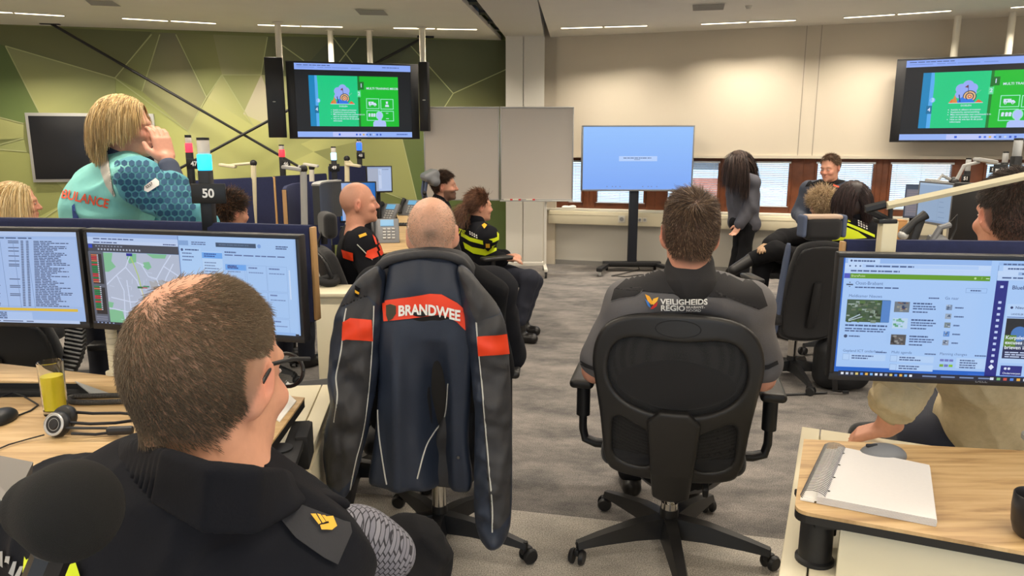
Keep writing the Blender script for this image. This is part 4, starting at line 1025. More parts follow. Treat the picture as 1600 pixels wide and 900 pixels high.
def paint_blue(s):
    for q in range(24):
        c = tuple(int(a+(b-a)*q/23) for a, b in zip((148, 192, 252), (128, 170, 244))); s.rect(0, q/24, 1, 1/24+.002, c)
    s.rect(.33, .465, .35, .08, (180, 206, 250)); s.bars(.37, .488, .26, 1, .1, .014, (90, 110, 150), 3, .05); s.bars(.47, .515, .06, 1, .1, .01, (110, 130, 170), 4)
    for q in (.22, .27, .3, .34, .55, .6, .63, .68): s.rect(q, .945, .012, .016, (120, 140, 200))
def paint_office(s):
    s.rect(0, 0, 1, 1, (176, 194, 228)); s.rect(0, 0, 1, .06, (150, 168, 205)); s.rect(0, .06, .45, .94, (168, 176, 196)); s.rect(.47, .1, .12, .8, (196, 210, 238)); s.bars(.62, .1, .3, 1, .1, .02, (60, 80, 120), 1); s.bars(.48, .16, .1, 4, .05, .014, (110, 130, 170), 2)
def paint_win(s):
    for q in range(12): s.rect(q/12, 0, 1/12+.01, 1, tuple(int(a+(b-a)*q/11) for a, b in zip((166, 184, 226), (30, 108, 190))))
    s.rect(.0, .0, .05, 1, (30, 110, 180))
def paint_gray(s):
    s.rect(0, 0, 1, 1, (150, 172, 200)); s.rect(0, 0, 1, .05, (170, 190, 214)); s.rect(.0, .3, .6, .004, (110, 130, 160)); s.rect(.62, .05, .003, .9, (110, 130, 160)); s.bars(.35, .35, .1, 1, .1, .02, (200, 215, 235), 1); s.bars(.66, .45, .2, 4, .13, .014, (120, 140, 175), 2); s.rect(0, .95, 1, .05, (130, 150, 180))
def paint_dim(s):
    s.rect(0, 0, 1, 1, (120, 118, 128)); s.rect(0, 0, 1, .12, (70, 80, 96)); s.bars(.1, .2, .8, 9, .08, .03, (140, 128, 132), 1)

# ---- left pair over the desk
a = atY(147, 513, 2.3); b_ = atZ(478, 536, a.z); up = atY(131, 357, 2.3)
xd = (b_-a).normalized(); Wm = (b_-a).length; Hm = up.z-a.z
ML2 = frame(a+xd*.014+Z*.022, xd, Z); Hs = Hm-.034; Ws = Wm-.028
mon2, T2 = monitor('wide black monitor showing a street map and a calendar, behind the balding officer', ML2, Ws, Hs, paint_map, .92, group='black desk monitors')
b1 = atY(144, 513, 2.3); xd1 = Vector((1, -.1, 0)).normalized()
ML1 = frame(b1-xd1*(Wm-.012)+Z*.022, xd1, Z)
mon1, T1 = monitor('black monitor with dense grey tables and one yellow row, cut by the left picture edge', ML1, Ws, Hs, paint_table, .92, group='black desk monitors')
# ---- the monitor on the right
a = atY(1294, 591, 1.82); b_ = atZ(1600, 603, a.z); up = atY(1308, 395, 1.82)
xr = (b_-a).normalized(); Hr = up.z-a.z; Wr = Hr*1.72
MRm = frame(a+xr*.012+Z*.02, xr, Z)
mon3, T3 = monitor('black monitor showing a blue intranet page with a green bar, above the notebook', MRm, Wr-.024, Hr-.032, paint_portal, .95, group='black desk monitors')
lg = MB(); add_text(lg, 'DELL', T3 @ Matrix.Translation(((Wr-.024)*.655, -.0105, .0044)), .013, 0, .02, 'CENTER'); lg.build('maker_mark', mat('logo_grey', (130, 132, 136), .5), mon3)
def wood(name='oak_laminate', rot=0.):
    m = bpy.data.materials.new(name); m.use_nodes = True; nt = m.node_tree; L = nt.links; b = nt.nodes['Principled BSDF']
    b.inputs['Roughness'].default_value = .45
    tc = nt.nodes.new('ShaderNodeTexCoord'); mp = nt.nodes.new('ShaderNodeMapping'); mp.inputs['Rotation'].default_value = (0, 0, rot); mp.inputs['Scale'].default_value = (1.3, 16, 1); L.new(tc.outputs['Object'], mp.inputs[0])
    n = nt.nodes.new('ShaderNodeTexNoise'); n.inputs['Scale'].default_value = 2.2; n.inputs['Detail'].default_value = 8; n.inputs['Roughness'].default_value = .62; n.inputs['Distortion'].default_value = .6; L.new(mp.outputs[0], n.inputs['Vector'])
    r = nt.nodes.new('ShaderNodeValToRGB'); e = r.color_ramp.elements; e[0].position = .3; e[0].color = lin((150, 118, 78)); e[1].position = .68; e[1].color = lin((206, 176, 130)); q = e.new(.48); q.color = lin((190, 157, 110)); L.new(n.outputs['Fac'], r.inputs[0]); L.new(r.outputs[0], b.inputs['Base Color'])
    return m
m_oak = wood()
m_oakr = wood('oak_laminate_right', R(8))
m_navy = mat('navy_felt', (38, 44, 78), .95, noise=.12, nscale=60, bump=.2, bscale=600)
m_edge = mat('desk_edge_black', (26, 25, 24), .5)
m_trim = mat('birch_edge', (190, 150, 100), .5)
DZ = .76
def top_plate(mb, poly, z0, z1, hole=None, i=0):
    if hole is None: mb.prism([(p[0], p[1]) for p in poly], z0, z1, i); return
    bm = bmesh.new(); es = []
    for lp in (poly, hole):
        vs = [bm.verts.new((p[0], p[1], z0)) for p in lp]
        for k in range(len(vs)): es.append(bm.edges.new((vs[k], vs[(k+1) % len(vs)])))
    r = bmesh.ops.triangle_fill(bm, edges=es, use_beauty=True)
    fs = [g for g in r['geom'] if isinstance(g, bmesh.types.BMFace)]
    e = bmesh.ops.extrude_face_region(bm, geom=fs)
    bmesh.ops.translate(bm, vec=(0, 0, z1-z0), verts=[g for g in e['geom'] if isinstance(g, bmesh.types.BMVert)])
    bmesh.ops.recalc_face_normals(bm, faces=bm.faces); mb.bm(bm, i)
# ---------------------------------------------------------------- left desk
A = atZ(476, 621, DZ); B = atZ(190, 589, DZ); Nn = atZ(405, 718, DZ)
e1 = (B-A).normalized(); e2 = (Nn-A).normalized()
Lf = A+e1*2.1; N2 = A+e2*1.15
hole = [atZ(-40, 596, DZ), atZ(122, 597, DZ), atZ(148, 620, DZ), atZ(-60, 621, DZ)]
dl = thing('desk', 'oak topped desk under the left pair of monitors with a drinking glass on it', 'desk', ((A.x+Lf.x)/2, (A.y+N2.y)/2, 0), 0, 'oak desks')
def loc(p, o): return Vector(p)-o.location
t = MB(); top_plate(t, [loc(p, dl) for p in (A, Lf, Vector((Lf.x, N2.y-.1, 0)), N2)], DZ-.006, DZ, [loc(p, dl) for p in hole])
t.build('tabletop', m_oak, dl)
t = MB(); top_plate(t, [loc(p, dl) for p in (A-e2*-.004, Lf, Vector((Lf.x, N2.y-.1, 0)), N2)], DZ-.03, DZ-.006, [loc(p, dl) for p in hole]); t.build('core_panel', m_edge, dl)
t = MB(); hc = (hole[0]+hole[1]+hole[2]+hole[3])/4
t.box(loc((hc.x, hc.y, DZ-.09), dl), (.62, .17, .02))
for k in range(4):
    p, q = hole[k], hole[(k+1) % 4]; mdl = (p+q)/2; d = (q-p)
    t.box(loc((mdl.x, mdl.y, DZ-.05), dl), (d.length, .006, .09), (0, 0, math.atan2(d.y, d.x)))
t.box(loc(hole[0].lerp(hole[1], .5)+Vector((0, -.03, -.045)), dl), (.5, .045, .05), (0, 0, -.02), .004)
tr = t.build('cable_tray', m_blackm, dl)
t = MB()
for k in range(4): t.lathe([(.018, 0), (.018, .004), (.014, .004), (.013, .0)], loc(hole[0].lerp(hole[1], .2+.22*k)+Vector((0, -.055, -.045)), dl), 14, M=Matrix.Rotation(PI/2, 4, 'X'))
t.build('power_outlet', m_black, tr)
t = MB(); t.prism([loc(p, dl).xy for p in (hole[1]+Vector((-.01, .0, 0)), hole[2]+Vector((.05, .012, 0)), hole[2]+Vector((-.0, -.004, 0)))], DZ-.0, DZ+.004); t.build('tray_edge', m_lgrey, tr)
# leg column and clamp
lp = atY(437, 688, 1.83); LX, LY = lp.x, lp.y
CB = .6
t = MB(); t.lathe([(.04, CB), (.04, CB+.008), (.034, CB+.01), (.033, DZ-.03)], loc((LX, LY, 0), dl), 24); t.build('leg', m_black, dl)
t = MB(); t.box(loc((LX+.03, LY+.12, DZ-.075), dl), (.035, .12, .1), (0, 0, .15), .004); t.box(loc((LX+.02, LY+.06, DZ-.045), dl), (.05, .3, .02), (0, 0, .15), .003); t.build('support_bracket', m_blackm, dl)
t = MB().tube([loc((-1.7, 2.05, 0), dl), loc((-1.7, 2.05, DZ-.03), dl)], .035, 16); t.build('leg', m_black, dl)
# cabinet below the left desk
def cabinet(label, c0, c1, wdt, z1, side, group=None):
    """c0, c1: far and near end of the visible top edge; body extends to 'side' (-1 left, +1 right)"""
    d = (c1-c0); d.z = 0; Lc = d.length; d.normalize(); n = Vector((d.y, -d.x, 0))
    if n.x*side < 0: n = -n
    mid = (c0+c1)/2+n*wdt/2; mid.z = 0
    o = thing('cabinet', label, 'cabinet', mid, 0, group); Mr = Matrix((d, n, Z)).transposed()
    if Mr.determinant() < 0: Mr = Matrix((d, -n, Z)).transposed()
    MB().box((0, 0, (z1-.02)/2+.02), (Lc-.02, wdt-.02, z1-.06), Mr, .003).box((0, 0, .02), (Lc-.06, wdt-.06, .04), Mr).build('body', m_cream, o)
    t = MB()
    t.box(-n*(wdt/2-.03)+Z*(z1-.011), (Lc, .056, .022), Mr, .003); t.box(n*.03+Z*(z1-.011), (Lc, wdt-.064, .022), Mr, .003)
    t.build('top_panel', m_cream, o)
    t = MB()
    for k in range(3): t.box(-n*(wdt/2-.008)+d*(Lc*(-.33+.33*k))+Z*(z1/2), (Lc*.31, .014, z1-.1), Mr, .003)
    t.build('side_panel', m_cream, o)
    return o
cl0, cl1 = atZ(527, 600, CB), atZ(452, 800, CB)
cabinet('cream low cabinet under the left desk beside the fire service jacket', cl0, cl1, .42, CB, -1, 'cream cabinets')
# second row cabinet end, farther
q0 = atZ(486, 459, .75)
o = thing('cabinet', 'cream cabinet end panel with a thick top behind the map monitor, left of the jacket', 'cabinet', (q0.x+.12, q0.y+.13, 0), 0, 'cream cabinets')
MB().box((0, 0, .365), (.21, .23, .73), bev=.004).build('body', m_cream, o); MB().box((0, 0, .74), (.24, .26, .022), bev=.004).build('top_panel', m_cream, o)
# ---------------------------------------------------------------- things on the left desk
gp = atZ(88, 646, DZ)
gl = thing('drinking_glass', 'straight drinking glass of yellow drink on the left desk', 'glass', (gp.x, gp.y, DZ))
m_gl = mat('clear_glass', (250, 252, 250), .02, trans=1., ior=1.35)
GH, GR = .158, .034
MB().lathe([(.0, 0), (GR*.9, 0), (GR*.93, .004), (GR, GH), (GR-.0015, GH+.0008), (GR-.003, GH), (GR*.9-.002, .014), (0, .012)], n=40).build('glass', m_gl, gl)
MB().lathe([(0, .0145), (GR*.9-.0028, .0165), (GR-.0047, GH*.74), (0, GH*.74)], n=40).build('yellow_drink', mat('yellow_drink', (255, 236, 60), .1, trans=.2, ior=1.1), gl)
hp = atZ(92, 682, DZ)
hs = thing('headset', 'black headset with silver ringed earcup and microphone, lying on the left desk', 'headset', (hp.x, hp.y, DZ))
m_silver = mat('silver_plastic', (190, 190, 188), .3, .4)
for k, (off, ti) in enumerate((((0, -.005, .037), R(72)), ((-.012, .045, .036), R(68)))):
    Mh = Matrix.Translation(off) @ Matrix.Rotation(R(-12), 4, 'Z') @ Matrix.Rotation(ti, 4, 'X')
    e = MB().lathe([(0, -.022), (.026, -.022), (.034, -.014), (.035, -.002), (.031, .006), (.022, .009), (0, .007)], n=28, M=Mh).build('earcup', m_black, hs)
    if not k: MB().lathe([(.0305, .0062), (.031, .009), (.0285, .0105), (.0275, .0085)], n=28, M=Mh).build('silver_ring', m_silver, e)
    MB().lathe([(0, .0125), (.012, .012), (.016, .008)], n=20, M=Mh).build('cap', m_black, e)
MB().tube([(.035, -.0, .04), (.09, .0, .036), (.15, .012, .034), (.19, .03, .034), (.205, .055, .033), (.19, .072, .034), (.13, .075, .038), (.06, .062, .042), (-.005, .05, .052)], .0045, 8, flat=((0, 0, 1), .4)).build('headband', m_black, hs)
MB().tube([(.03, -.012, .03), (.08, -.015, .03), (.14, -.012, .029)], .004, 8).box((.172, -.008, .0205), (.07, .02, .024), (0, 0, .1), .008).tube([(.04, -.008, .012), (.1, .0, .006), (.16, .01, .01)], .004).build('microphone_boom', m_black, hs)
MB().tube([(-.03, -.012, .01), (-.06, -.03, .006), (-.09, -.065, .005), (-.105, -.11, .004), (-.11, -.2, .004)], .0022, 6).build('cord', m_black, hs)
mp_ = atZ(2, 659, DZ)
o = thing('mouse', 'black computer mouse on the left desk at the picture edge', 'mouse', (mp_.x, mp_.y, DZ))
V, F = SDF().ell((0, 0, .008), (.034, .056, .03), k=0).box((0, 0, -.03), (.06, .08, .03), 0, k=.004, sub=True).net(.004); link('shell', np_mesh('shell', V, F), m_black, o)
c1 = atZ(10, 652, DZ); pts = [atZ(x, y, DZ)+Z*.003 for x, y in ((16, 655), (30, 650), (48, 643), (60, 634), (50, 628), (36, 620), (20, 615), (-10, 625))]
MB().tube([p-o.location for p in pts], .0025, 6).build('cord', m_black, o)
# coiled telephone cord: a helix along a hairpin
def catmull(P, n=12):
    out = []
    for i in range(len(P)-1):
        p0, p1, p2, p3 = P[max(i-1, 0)], P[i], P[i+1], P[min(i+2, len(P)-1)]
        for k in range(n):
            t = k/n; out.append(((p1*2)+(p2-p0)*t+(p0*2-p1*5+p2*4-p3)*t*t+(p1*3-p0-p2*3+p3)*t**3)*.5)
    out.append(P[-1]); return out
def coil(path, r, turns, wire, per=10):
    path = catmull([Vector(p) for p in path], 10); L = [0]
    for a, b in zip(path, path[1:]): L.append(L[-1]+(b-a).length)
    pts = []; n = turns*per
    for k in range(n+1):
        s = L[-1]*k/n; i = max(j for j in range(len(L)) if L[j] <= s+1e-9); i = min(i, len(path)-2)
        f = (s-L[i])/max(L[i+1]-L[i], 1e-9); p = path[i].lerp(path[i+1], f); d = (path[i+1]-path[i]).normalized()
        u = d.orthogonal().normalized() if abs(d.z) > .9 else Vector((0, 0, 1)); u = (u-d*u.dot(d)).normalized(); w = d.cross(u); a = 2*PI*k/per
        pts.append(p+(u*math.cos(a)+w*math.sin(a))*r)
    return MB().tube(pts, wire, 5)
cp_ = [atZ(x, y, DZ)+Z*.009 for x, y in ((215, 622), (180, 622), (140, 623), (116, 624), (107, 628), (114, 632), (140, 633), (180, 632), (218, 630))]
o = coil(cp_, .0065, 95, .0022, 8).build('coiled_cord', mat('cord_grey', (70, 68, 66), .5)); tag(o, 'grey coiled telephone cord lying in a hairpin on the left desk', 'cord')
pp = [atZ(x, y, DZ) for x, y in ((432, 600), (463, 628), (437, 660), (405, 640))]
o = MB().prism([(p.x, p.y) for p in pp], DZ+.0005, DZ+.004).build('paper_sheet', mat('paper', (232, 230, 224), .8)); tag(o, 'white paper sheets on the left desk corner beyond the glasses of the officer', 'paper')
# navy screens on the left bench
def felt(label, pts, z0, z1, th=.035, end=None, group='navy desk screens', post=True):
    """upright padded panel along plan points"""
    ctr = sum((Vector(p) for p in pts), Vector((0, 0, 0)))/len(pts); ctr.z = 0
    o = thing('desk_screen', label, 'desk divider', ctr, 0, group)
    P = [Vector((p[0], p[1], 0))-ctr for p in pts]; n = len(P); Ls, Rs = [], []
    for k in range(n):
        d = (P[min(k+1, n-1)]-P[max(k-1, 0)]).normalized(); w = Vector((-d.y, d.x, 0)); Ls.append(P[k]+w*th/2); Rs.append(P[k]-w*th/2)
    prof = [(1, z0), (1, z1-.015), (.6, z1), (-.6, z1), (-1, z1-.015), (-1, z0)]
    vs = []; fs = []
    for k in range(n):
        m = (Ls[k]+Rs[k])/2; w = (Ls[k]-Rs[k])/2
        for s, z in prof: vs.append(m+w*s+Z*z)
    q = len(prof)
    for k in range(n-1):
        for j in range(q): fs.append([k*q+j, k*q+(j+1) % q, (k+1)*q+(j+1) % q, (k+1)*q+j])
    fs.append(list(range(q))); fs.append([(n-1)*q+j for j in range(q)][::-1])
    MB().add(vs, fs, 0, True).build('felt_panel', m_navy, o)
    if end is not None:
        e = P[end]; d = (P[end]-P[end-1 if end else 1]).normalized()
        MB().box(e+d*.006+Z*(z0+z1)/2, (.012, th*.7, z1-z0-.01), (0, 0, math.atan2(d.y, d.x)), .003).build('edge_trim', m_trim, o)
    if post:
        for k in ((0, n-1) if post is True else post):
            d = P[k]*-.04; MB().box(P[k]+d+Z*z0/2, (.03, .03, z0), bev=.003).build('foot_post', m_black, o)
    return o
dA = atY(488, 352, 2.33); dB = atY(120, 346, 2.55); dC = Vector((-2.6, 2.68, 0))
zt_ = atY(488, 352, 2.33).z
felt('long navy felt screen behind the left pair of monitors', [dC, dB.xy.to_3d(), atY(470, 351, 2.34).xy.to_3d(), atY(486, 352, 2.33).xy.to_3d()], .96, zt_, .04, 3, post=[0])
# monitor arms: beam between the two monitors, column to the desk
for T_, mo, f in ((T2, mon2, .42), (T1, mon1, .25)):
    p = T_ @ Vector((Ws*f, Hs*.45, -.07)); q = Vector((p.x, p.y, DZ+.002-mo.location.z))
    MB().cyl(q, Vector((p.x, p.y, p.z+.05)), .02, n=16).lathe([(.05, 0), (.05, .012), (.02, .016)], q, 20).build('stand_column', m_lgrey, mo)
# ribbed white cable sleeve below the map monitor, cable chain farther left
p = atY(178, 560, 2.38); t = MB(); zb0 = DZ-.02
prof = []
for k in range(10): prof += [(.018, k*.02), (.018, k*.02+.016), (.0155, k*.02+.018)]
o = t.lathe([(.03, -.01), (.03, 0)]+prof, (p.x, p.y, DZ+.011), 20).build('cable_sleeve', mat('ivory_plastic', (205, 196, 170), .5)); tag(o, 'ivory ribbed cable sleeve standing on the left desk below the map monitor', 'cable sleeve')
p0 = atY(118, 512, 2.9); p1 = atY(92, 610, 2.75)
t = MB()
for k in range(16):
    f = k/15; c = p0.lerp(p1, f); c.x += .02*math.sin(f*4); t.box(c, (.075, .035, .022), (R(20), .2, 0), .004)
o = t.build('cable_chain', m_black); tag(o, 'black link cable chain hanging behind the left desk under the monitors', 'cable chain')
# signal post 50
def signal_post(label, px, Y, ytop, ybase, lens, sign, num, colour, estr=2.5, half=.024, z0=None, back=False, lensbody=(225, 220, 210), sgn=0.):
    """lens: list of (y0, y1, lit?) in pixels; sign: (x0, y0, x1, y1)"""
    b = atY(px, ybase, Y); bz = b.z if z0 is None else z0
    o = thing('signal_post', label, 'signal light', (b.x, b.y, bz), 0, 'numbered signal posts')
    zz = lambda y: atY(px, y, Y).z-bz
    ylow = max(q[1] for q in lens)
    MB().box((0, 0, zz(ylow)/2), (half*2*.8, half*2*.8, zz(ylow)), bev=.004).build('post', m_black, o)
    for k, (y0, y1, lit) in enumerate(lens):
        mt = mat('lens_%d_%d_%d' % colour, colour, .3, emit=colour, estr=estr) if lit else mat('lens_off_%d' % lensbody[0], lensbody, .35)
        r = half*(.95 if lit else .82)
        MB().lathe([(r*.9, zz(y1)), (r, zz(y1)+.004), (r, zz(y0)-.002), (r*.95, zz(y0))], n=24).build('lit_lens' if lit else 'clear_lens', mt, o)
    yt = min(q[0] for q in lens); r = half*.84
    MB().lathe([(r, zz(yt)), (r, zz(ytop)), (0, zz(ytop)+.001)], n=24).build('cap', m_black, o)
    p0 = atY(sign[0], sign[1], Y-.03)-o.location; p1 = atY(sign[2], sign[3], Y-.03)-o.location
    c = (p0+p1)/2; Mr = Matrix.Rotation(sgn, 4, 'Z')
    W_, H_ = abs(p1.x-p0.x), abs(p1.z-p0.z)
    s = MB().box((0, 0, 0), (W_, .008, H_), bev=.002).build('number_sign', mat('sign_black', (18, 18, 18), .4), o); s.data.transform(Matrix.Translation(c) @ Mr)
    tx = MB(); add_text(tx, num, Matrix.Translation(c) @ Mr @ Matrix.Translation((0, -.0048, 0)) @ Matrix.Rotation(PI/2, 4, 'X'), H_*.62, 0, .03, 'CENTER'); tx.build('number', mat('sign_white', (235, 235, 232), .5), s)
    return o
signal_post('black signal post with a cyan light and a sign numbered 50 on the left screen', 329, 2.42, 215, 368, [(219, 241, 0), (241, 266, 1)], (298, 287, 354, 318), '50', (40, 200, 255), 2.2)
signal_post('black signal post with a red light and a sign numbered 47', 301, 5.2, 211, 300, [(215, 224, 0), (224, 238, 1)], (291, 248, 316, 264), '47', (255, 50, 70), 2.2, .026)
signal_post('black signal post with a red light and a sign numbered 46', 444, 7.6, 226, 300, [(228, 234, 0), (234, 245, 1)], (440, 250, 454, 262), '46', (255, 50, 60), 2., .032)
signal_post('black signal post with a pale blue light and a sign numbered 49', 524, 7.0, 229, 300, [(231, 239, 0), (239, 250, 1)], (514, 256, 531, 268), '49', (150, 215, 255), 2.4, .028)
signal_post('black signal post with a deep blue light below the hanging screen, numbered 48', 564, 8.0, 218, 300, [(220, 223, 0), (223, 235, 1)], (557, 238, 570, 248), '48', (40, 90, 255), 2.4, .03)
signal_post('unlit clear signal post with two angled signs numbered 52 above the right officer head', 1577, 3.9, 216, 330, [(219, 244, 0)], (1576, 257, 1592, 280), '52', (200, 200, 200), .0, .026, lensbody=(170, 172, 172), sgn=.5)
o = [q for q in C.objects if q.get('label', '').startswith('unlit clear')][0]
p0 = atY(1562, 270, 3.86)-o.location
s = MB().box((0, 0, 0), (.062, .008, .09), bev=.002).build('number_sign', mat('sign_black', (18, 18, 18), .4), o); s.data.transform(Matrix.Translation(p0) @ Matrix.Rotation(-.5, 4, 'Z'))
tx = MB(); add_text(tx, '52', Matrix.Translation(p0) @ Matrix.Rotation(-.5, 4, 'Z') @ Matrix.Translation((0, -.0048, 0)) @ Matrix.Rotation(PI/2, 4, 'X'), .05, 0, .03, 'CENTER'); tx.build('number', mat('sign_white', (235, 235, 232), .5), s)
signal_post('small unlit signal post with a sign numbered 52 just left of the double signed post', 1560, 5.6, 237, 330, [(239, 254, 0)], (1547, 260, 1557, 270), '52', (200, 200, 200), 0., .024, lensbody=(170, 172, 172))
signal_post('unlit signal post with a sign numbered 51 beside the right window', 1504, 5.9, 247, 330, [(249, 267, 0)], (1503, 273, 1514, 285), '51', (200, 200, 200), 0., .024, lensbody=(170, 172, 172))
# ---------------------------------------------------------------- right desk
a = atZ(1241, 797, DZ); b_ = atZ(1256, 686, DZ); c = atZ(1600, 704, DZ); d = atZ(1600, 862, DZ)
c2 = b_+(c-b_)*1.9; d2 = a+(d-a)*1.9
dr = thing('desk', 'oak topped desk with black edge at the right, carrying the spiral notebook', 'desk', ((a.x+c2.x)/2, (a.y+c2.y)/2, 0), 0, 'oak desks')
poly = smooth_poly([loc(p, dr).xy for p in (a, d2, c2, b_)], 0)
def round_corner(pl, k, r):
    p = Vector(pl[k]); q0 = Vector(pl[k-1]); q1 = Vector(pl[(k+1) % len(pl)]); u = (q0-p).normalized(); v = (q1-p).normalized(); out = []
    for t_ in np.linspace(0, 1, 7): out.append(tuple(p+u*r*(1-t_)**2+v*r*t_**2))
    return pl[:k]+out+pl[k+1:]
poly = round_corner([tuple(p) for p in poly], 0, .035)
MB().prism(poly, DZ-.008, DZ).build('tabletop', m_oakr, dr)
MB().prism(poly, DZ-.026, DZ-.008).build('core_panel', m_edge, dr)
lp = atY(1276, 830, 1.5)
MB().lathe([(.042, CB), (.042, CB+.008), (.036, CB+.012), (.035, DZ-.03)], loc((lp.x, lp.y, 0), dr), 26).build('leg', m_black, dr)
MB().box(loc((lp.x+.05, lp.y+.0, DZ-.035), dr), (.16, .16, .016), (0, 0, -.1), .003).box(loc((lp.x+.045, lp.y+.06, DZ-.08), dr), (.05, .025, .1), bev=.004).build('support_bracket', m_blackm, dr)
q0, q1 = atZ(1325, 830, DZ-.03), atZ(1600, 880, DZ-.03)
dd = (q1-q0); dd.z = 0
MB().box(loc(((q0+dd*.95).x, (q0+dd*.95).y+.035, (DZ-.03+.1)/2), dr), (dd.length*1.9, .02, DZ-.13), (0, 0, math.atan2(dd.y, dd.x)), .002).build('front_panel', m_cream, dr)
cr0, cr1 = atZ(1252, 666, CB), atZ(1214, 905, CB)
cr1 = cr0+(cr1-cr0)*1.1
cabinet('cream low cabinet under the right desk with the black leg column on it', cr0, cr1, .46, CB, 1, 'cream cabinets')
# notebook
NP = [atZ(x, y, DZ) for x, y in ((1250, 782), (1463, 824), (1452, 737), (1290, 703))]
nb = thing('notebook', 'thick white spiral notebook open on the right desk', 'notebook', sum(NP, Vector())/4)
nl = [p-nb.location for p in NP]
m_paper = mat('notebook_paper', (214, 211, 209), .8, noise=.02, nscale=120)
ux = (nl[1]-nl[0]).normalized()
def lerp2(a_, b2): return nl[0].lerp(nl[1], a_).lerp(nl[3].lerp(nl[2], a_), b2)
t = MB(); r = random.Random(3)
for k in range(7):
    o_ = r.uniform(-.006, .006); t.prism([(lerp2(u+o_, v)).xy for u, v in ((.13, 0), (1, 0), (1, 1), (.13, 1))], .001+k*.0024, .001+k*.0024+.0018)
t.build('page_block', m_paper, nb)
t = MB(); t.prism([lerp2(u, v).xy for u, v in ((.0, .0), (.11, 0), (.11, 1), (.0, 1))], .001, .005); t.prism([lerp2(u, v).xy for u, v in ((.02, .02), (.13, 0), (.13, 1), (.03, .98))], .005, .009); t.build('turned_pages', mat('paper', (232, 230, 224), .8), nb)
t = MB(); n = 36
for k in range(n):
    v = .02+.96*k/(n-1); c_ = lerp2(.12, v)
    pts = [c_+ux*(.026*math.cos(a_)-.006)+Z*(.012+.015*math.sin(a_)) for a_ in np.linspace(-.3, 2*PI-.6, 13)]
    t.tube(pts, .0012, 4, cap=False)
t.build('spiral_wire', mat('wire', (110, 110, 112), .35, .6), nb)
t = MB()
for v in (.12, .37, .62, .87): p = lerp2(.2, v); t.lathe([(0, .0181), (.003, .0181)], p, 10)
t.build('punched_hole', mat('hole_grey', (110, 106, 104), .8), nb)
p = atZ(1385, 716, DZ)
o = thing('mouse', 'grey computer mouse half hidden behind the spiral notebook', 'mouse', (p.x-.01, p.y, DZ))
V, F = SDF().ell((0, 0, .008), (.058, .036, .03), k=0).box((0, 0, -.03), (.08, .06, .03), 0, k=.004, sub=True).net(.004); sh = link('shell', np_mesh('shell', V, F), m_grey, o)
MB().box((-.03, .0, .034), (.03, .008, .01), bev=.004).build('wheel', m_black, sh)
p = atZ(1612, 838, DZ)
mg = thing('mug', 'dark handleless mug on the right desk at the picture edge', 'mug', (p.x, p.y, DZ))
MB().lathe([(0, 0), (.026, 0), (.033, .008), (.039, .03), (.041, .06), (.04, .088), (.0385, .09), (.037, .088), (.0375, .06), (.035, .03), (.0, .012)], n=36).build('cup', mat('mug_black', (34, 33, 36), .35), mg)
MB().lathe([(0, .06), (.0372, .06), (.0, .0601)], n=30).build('coffee', mat('coffee', (24, 16, 12), .1), mg)
# right navy screen and lamp with the long cream arm
s0 = atY(1321, 374, 1.97); s1 = atY(1605, 377, 1.93)
e = (s1-s0); e.z = 0; e.normalize()
P0 = s0.xy.to_3d()
felt('navy felt screen behind the right monitor', [P0, P0+e*.03, P0+e*1.1], .94, s0.z, .035, 0, post=[2])
lb = atY(1383, 395, 1.9)
la = thing('desk_lamp', 'desk lamp with a long cream arm reaching right over the right monitor', 'lamp', (lb.x, lb.y, .95))
m_ivory = mat('ivory_lacquer', (214, 204, 172), .4)
f_ = lambda x, y, Y=1.9: atY(x, y, Y)-la.location
t = MB(); pa, pb = f_(1371, 395), f_(1397, 395); w_ = abs(pb.x-pa.x); zt2 = f_(1383, 344).z
t.box((0, 0, zt2/2), (w_*.95, .03, zt2), bev=.004); t.build('upright', m_ivory, la)
t = MB().tube([f_(1386, 321, 1.87), f_(1440, 310, 1.87), f_(1620, 271, 1.84)], .0105, 4, smooth=False, flat=((0, 0, 1), .7)); t.build('arm', m_ivory, la)
t = MB().tube([f_(1352, 327, 1.89), f_(1384, 319, 1.88)], .011, 6, flat=((0, 0, 1), .8)).tube([f_(1354, 327, 1.9), f_(1398, 349, 1.9)], .009, 6).tube([f_(1392, 318, 1.9), f_(1391, 342, 1.9)], .006, 6).sphere(f_(1393, 320, 1.89), .009).box(f_(1383, 345), (.05, .035, .012), bev=.003)
t.build('hinge', m_black, la)
# monitor column behind the right monitor
p = T3 @ Vector((Wr*.985, Hr*.45, -.06)); q = Vector((p.x, p.y, DZ-mon3.location.z))
MB().cyl(q, Vector((p.x, p.y, p.z+.05)), .02, n=16).lathe([(.05, 0), (.05, .012), (.02, .016)], q, 20).build('stand_column', m_lgrey, mon3)
# ---------------------------------------------------------------- hanging screens
def hanging(label, corners, Yl, posts, yaw_from, group='large hanging screens', desc=None):
    tl, tr, bl = corners
    a = atY(*tl, Yl[0]); c = atY(*bl, 0) if False else None
    b2 = atZ(*tr, a.z)
    xd = (b2-a); W_ = xd.length; xd.normalize()
    nrm = Vector((xd.y, -xd.x, 0))
    low = on_plane(bl[0], bl[1], a, nrm)
    H_ = a.z-low.z
    Mx = frame(a-Z*H_, xd, Z)
    return Mx, W_, H_
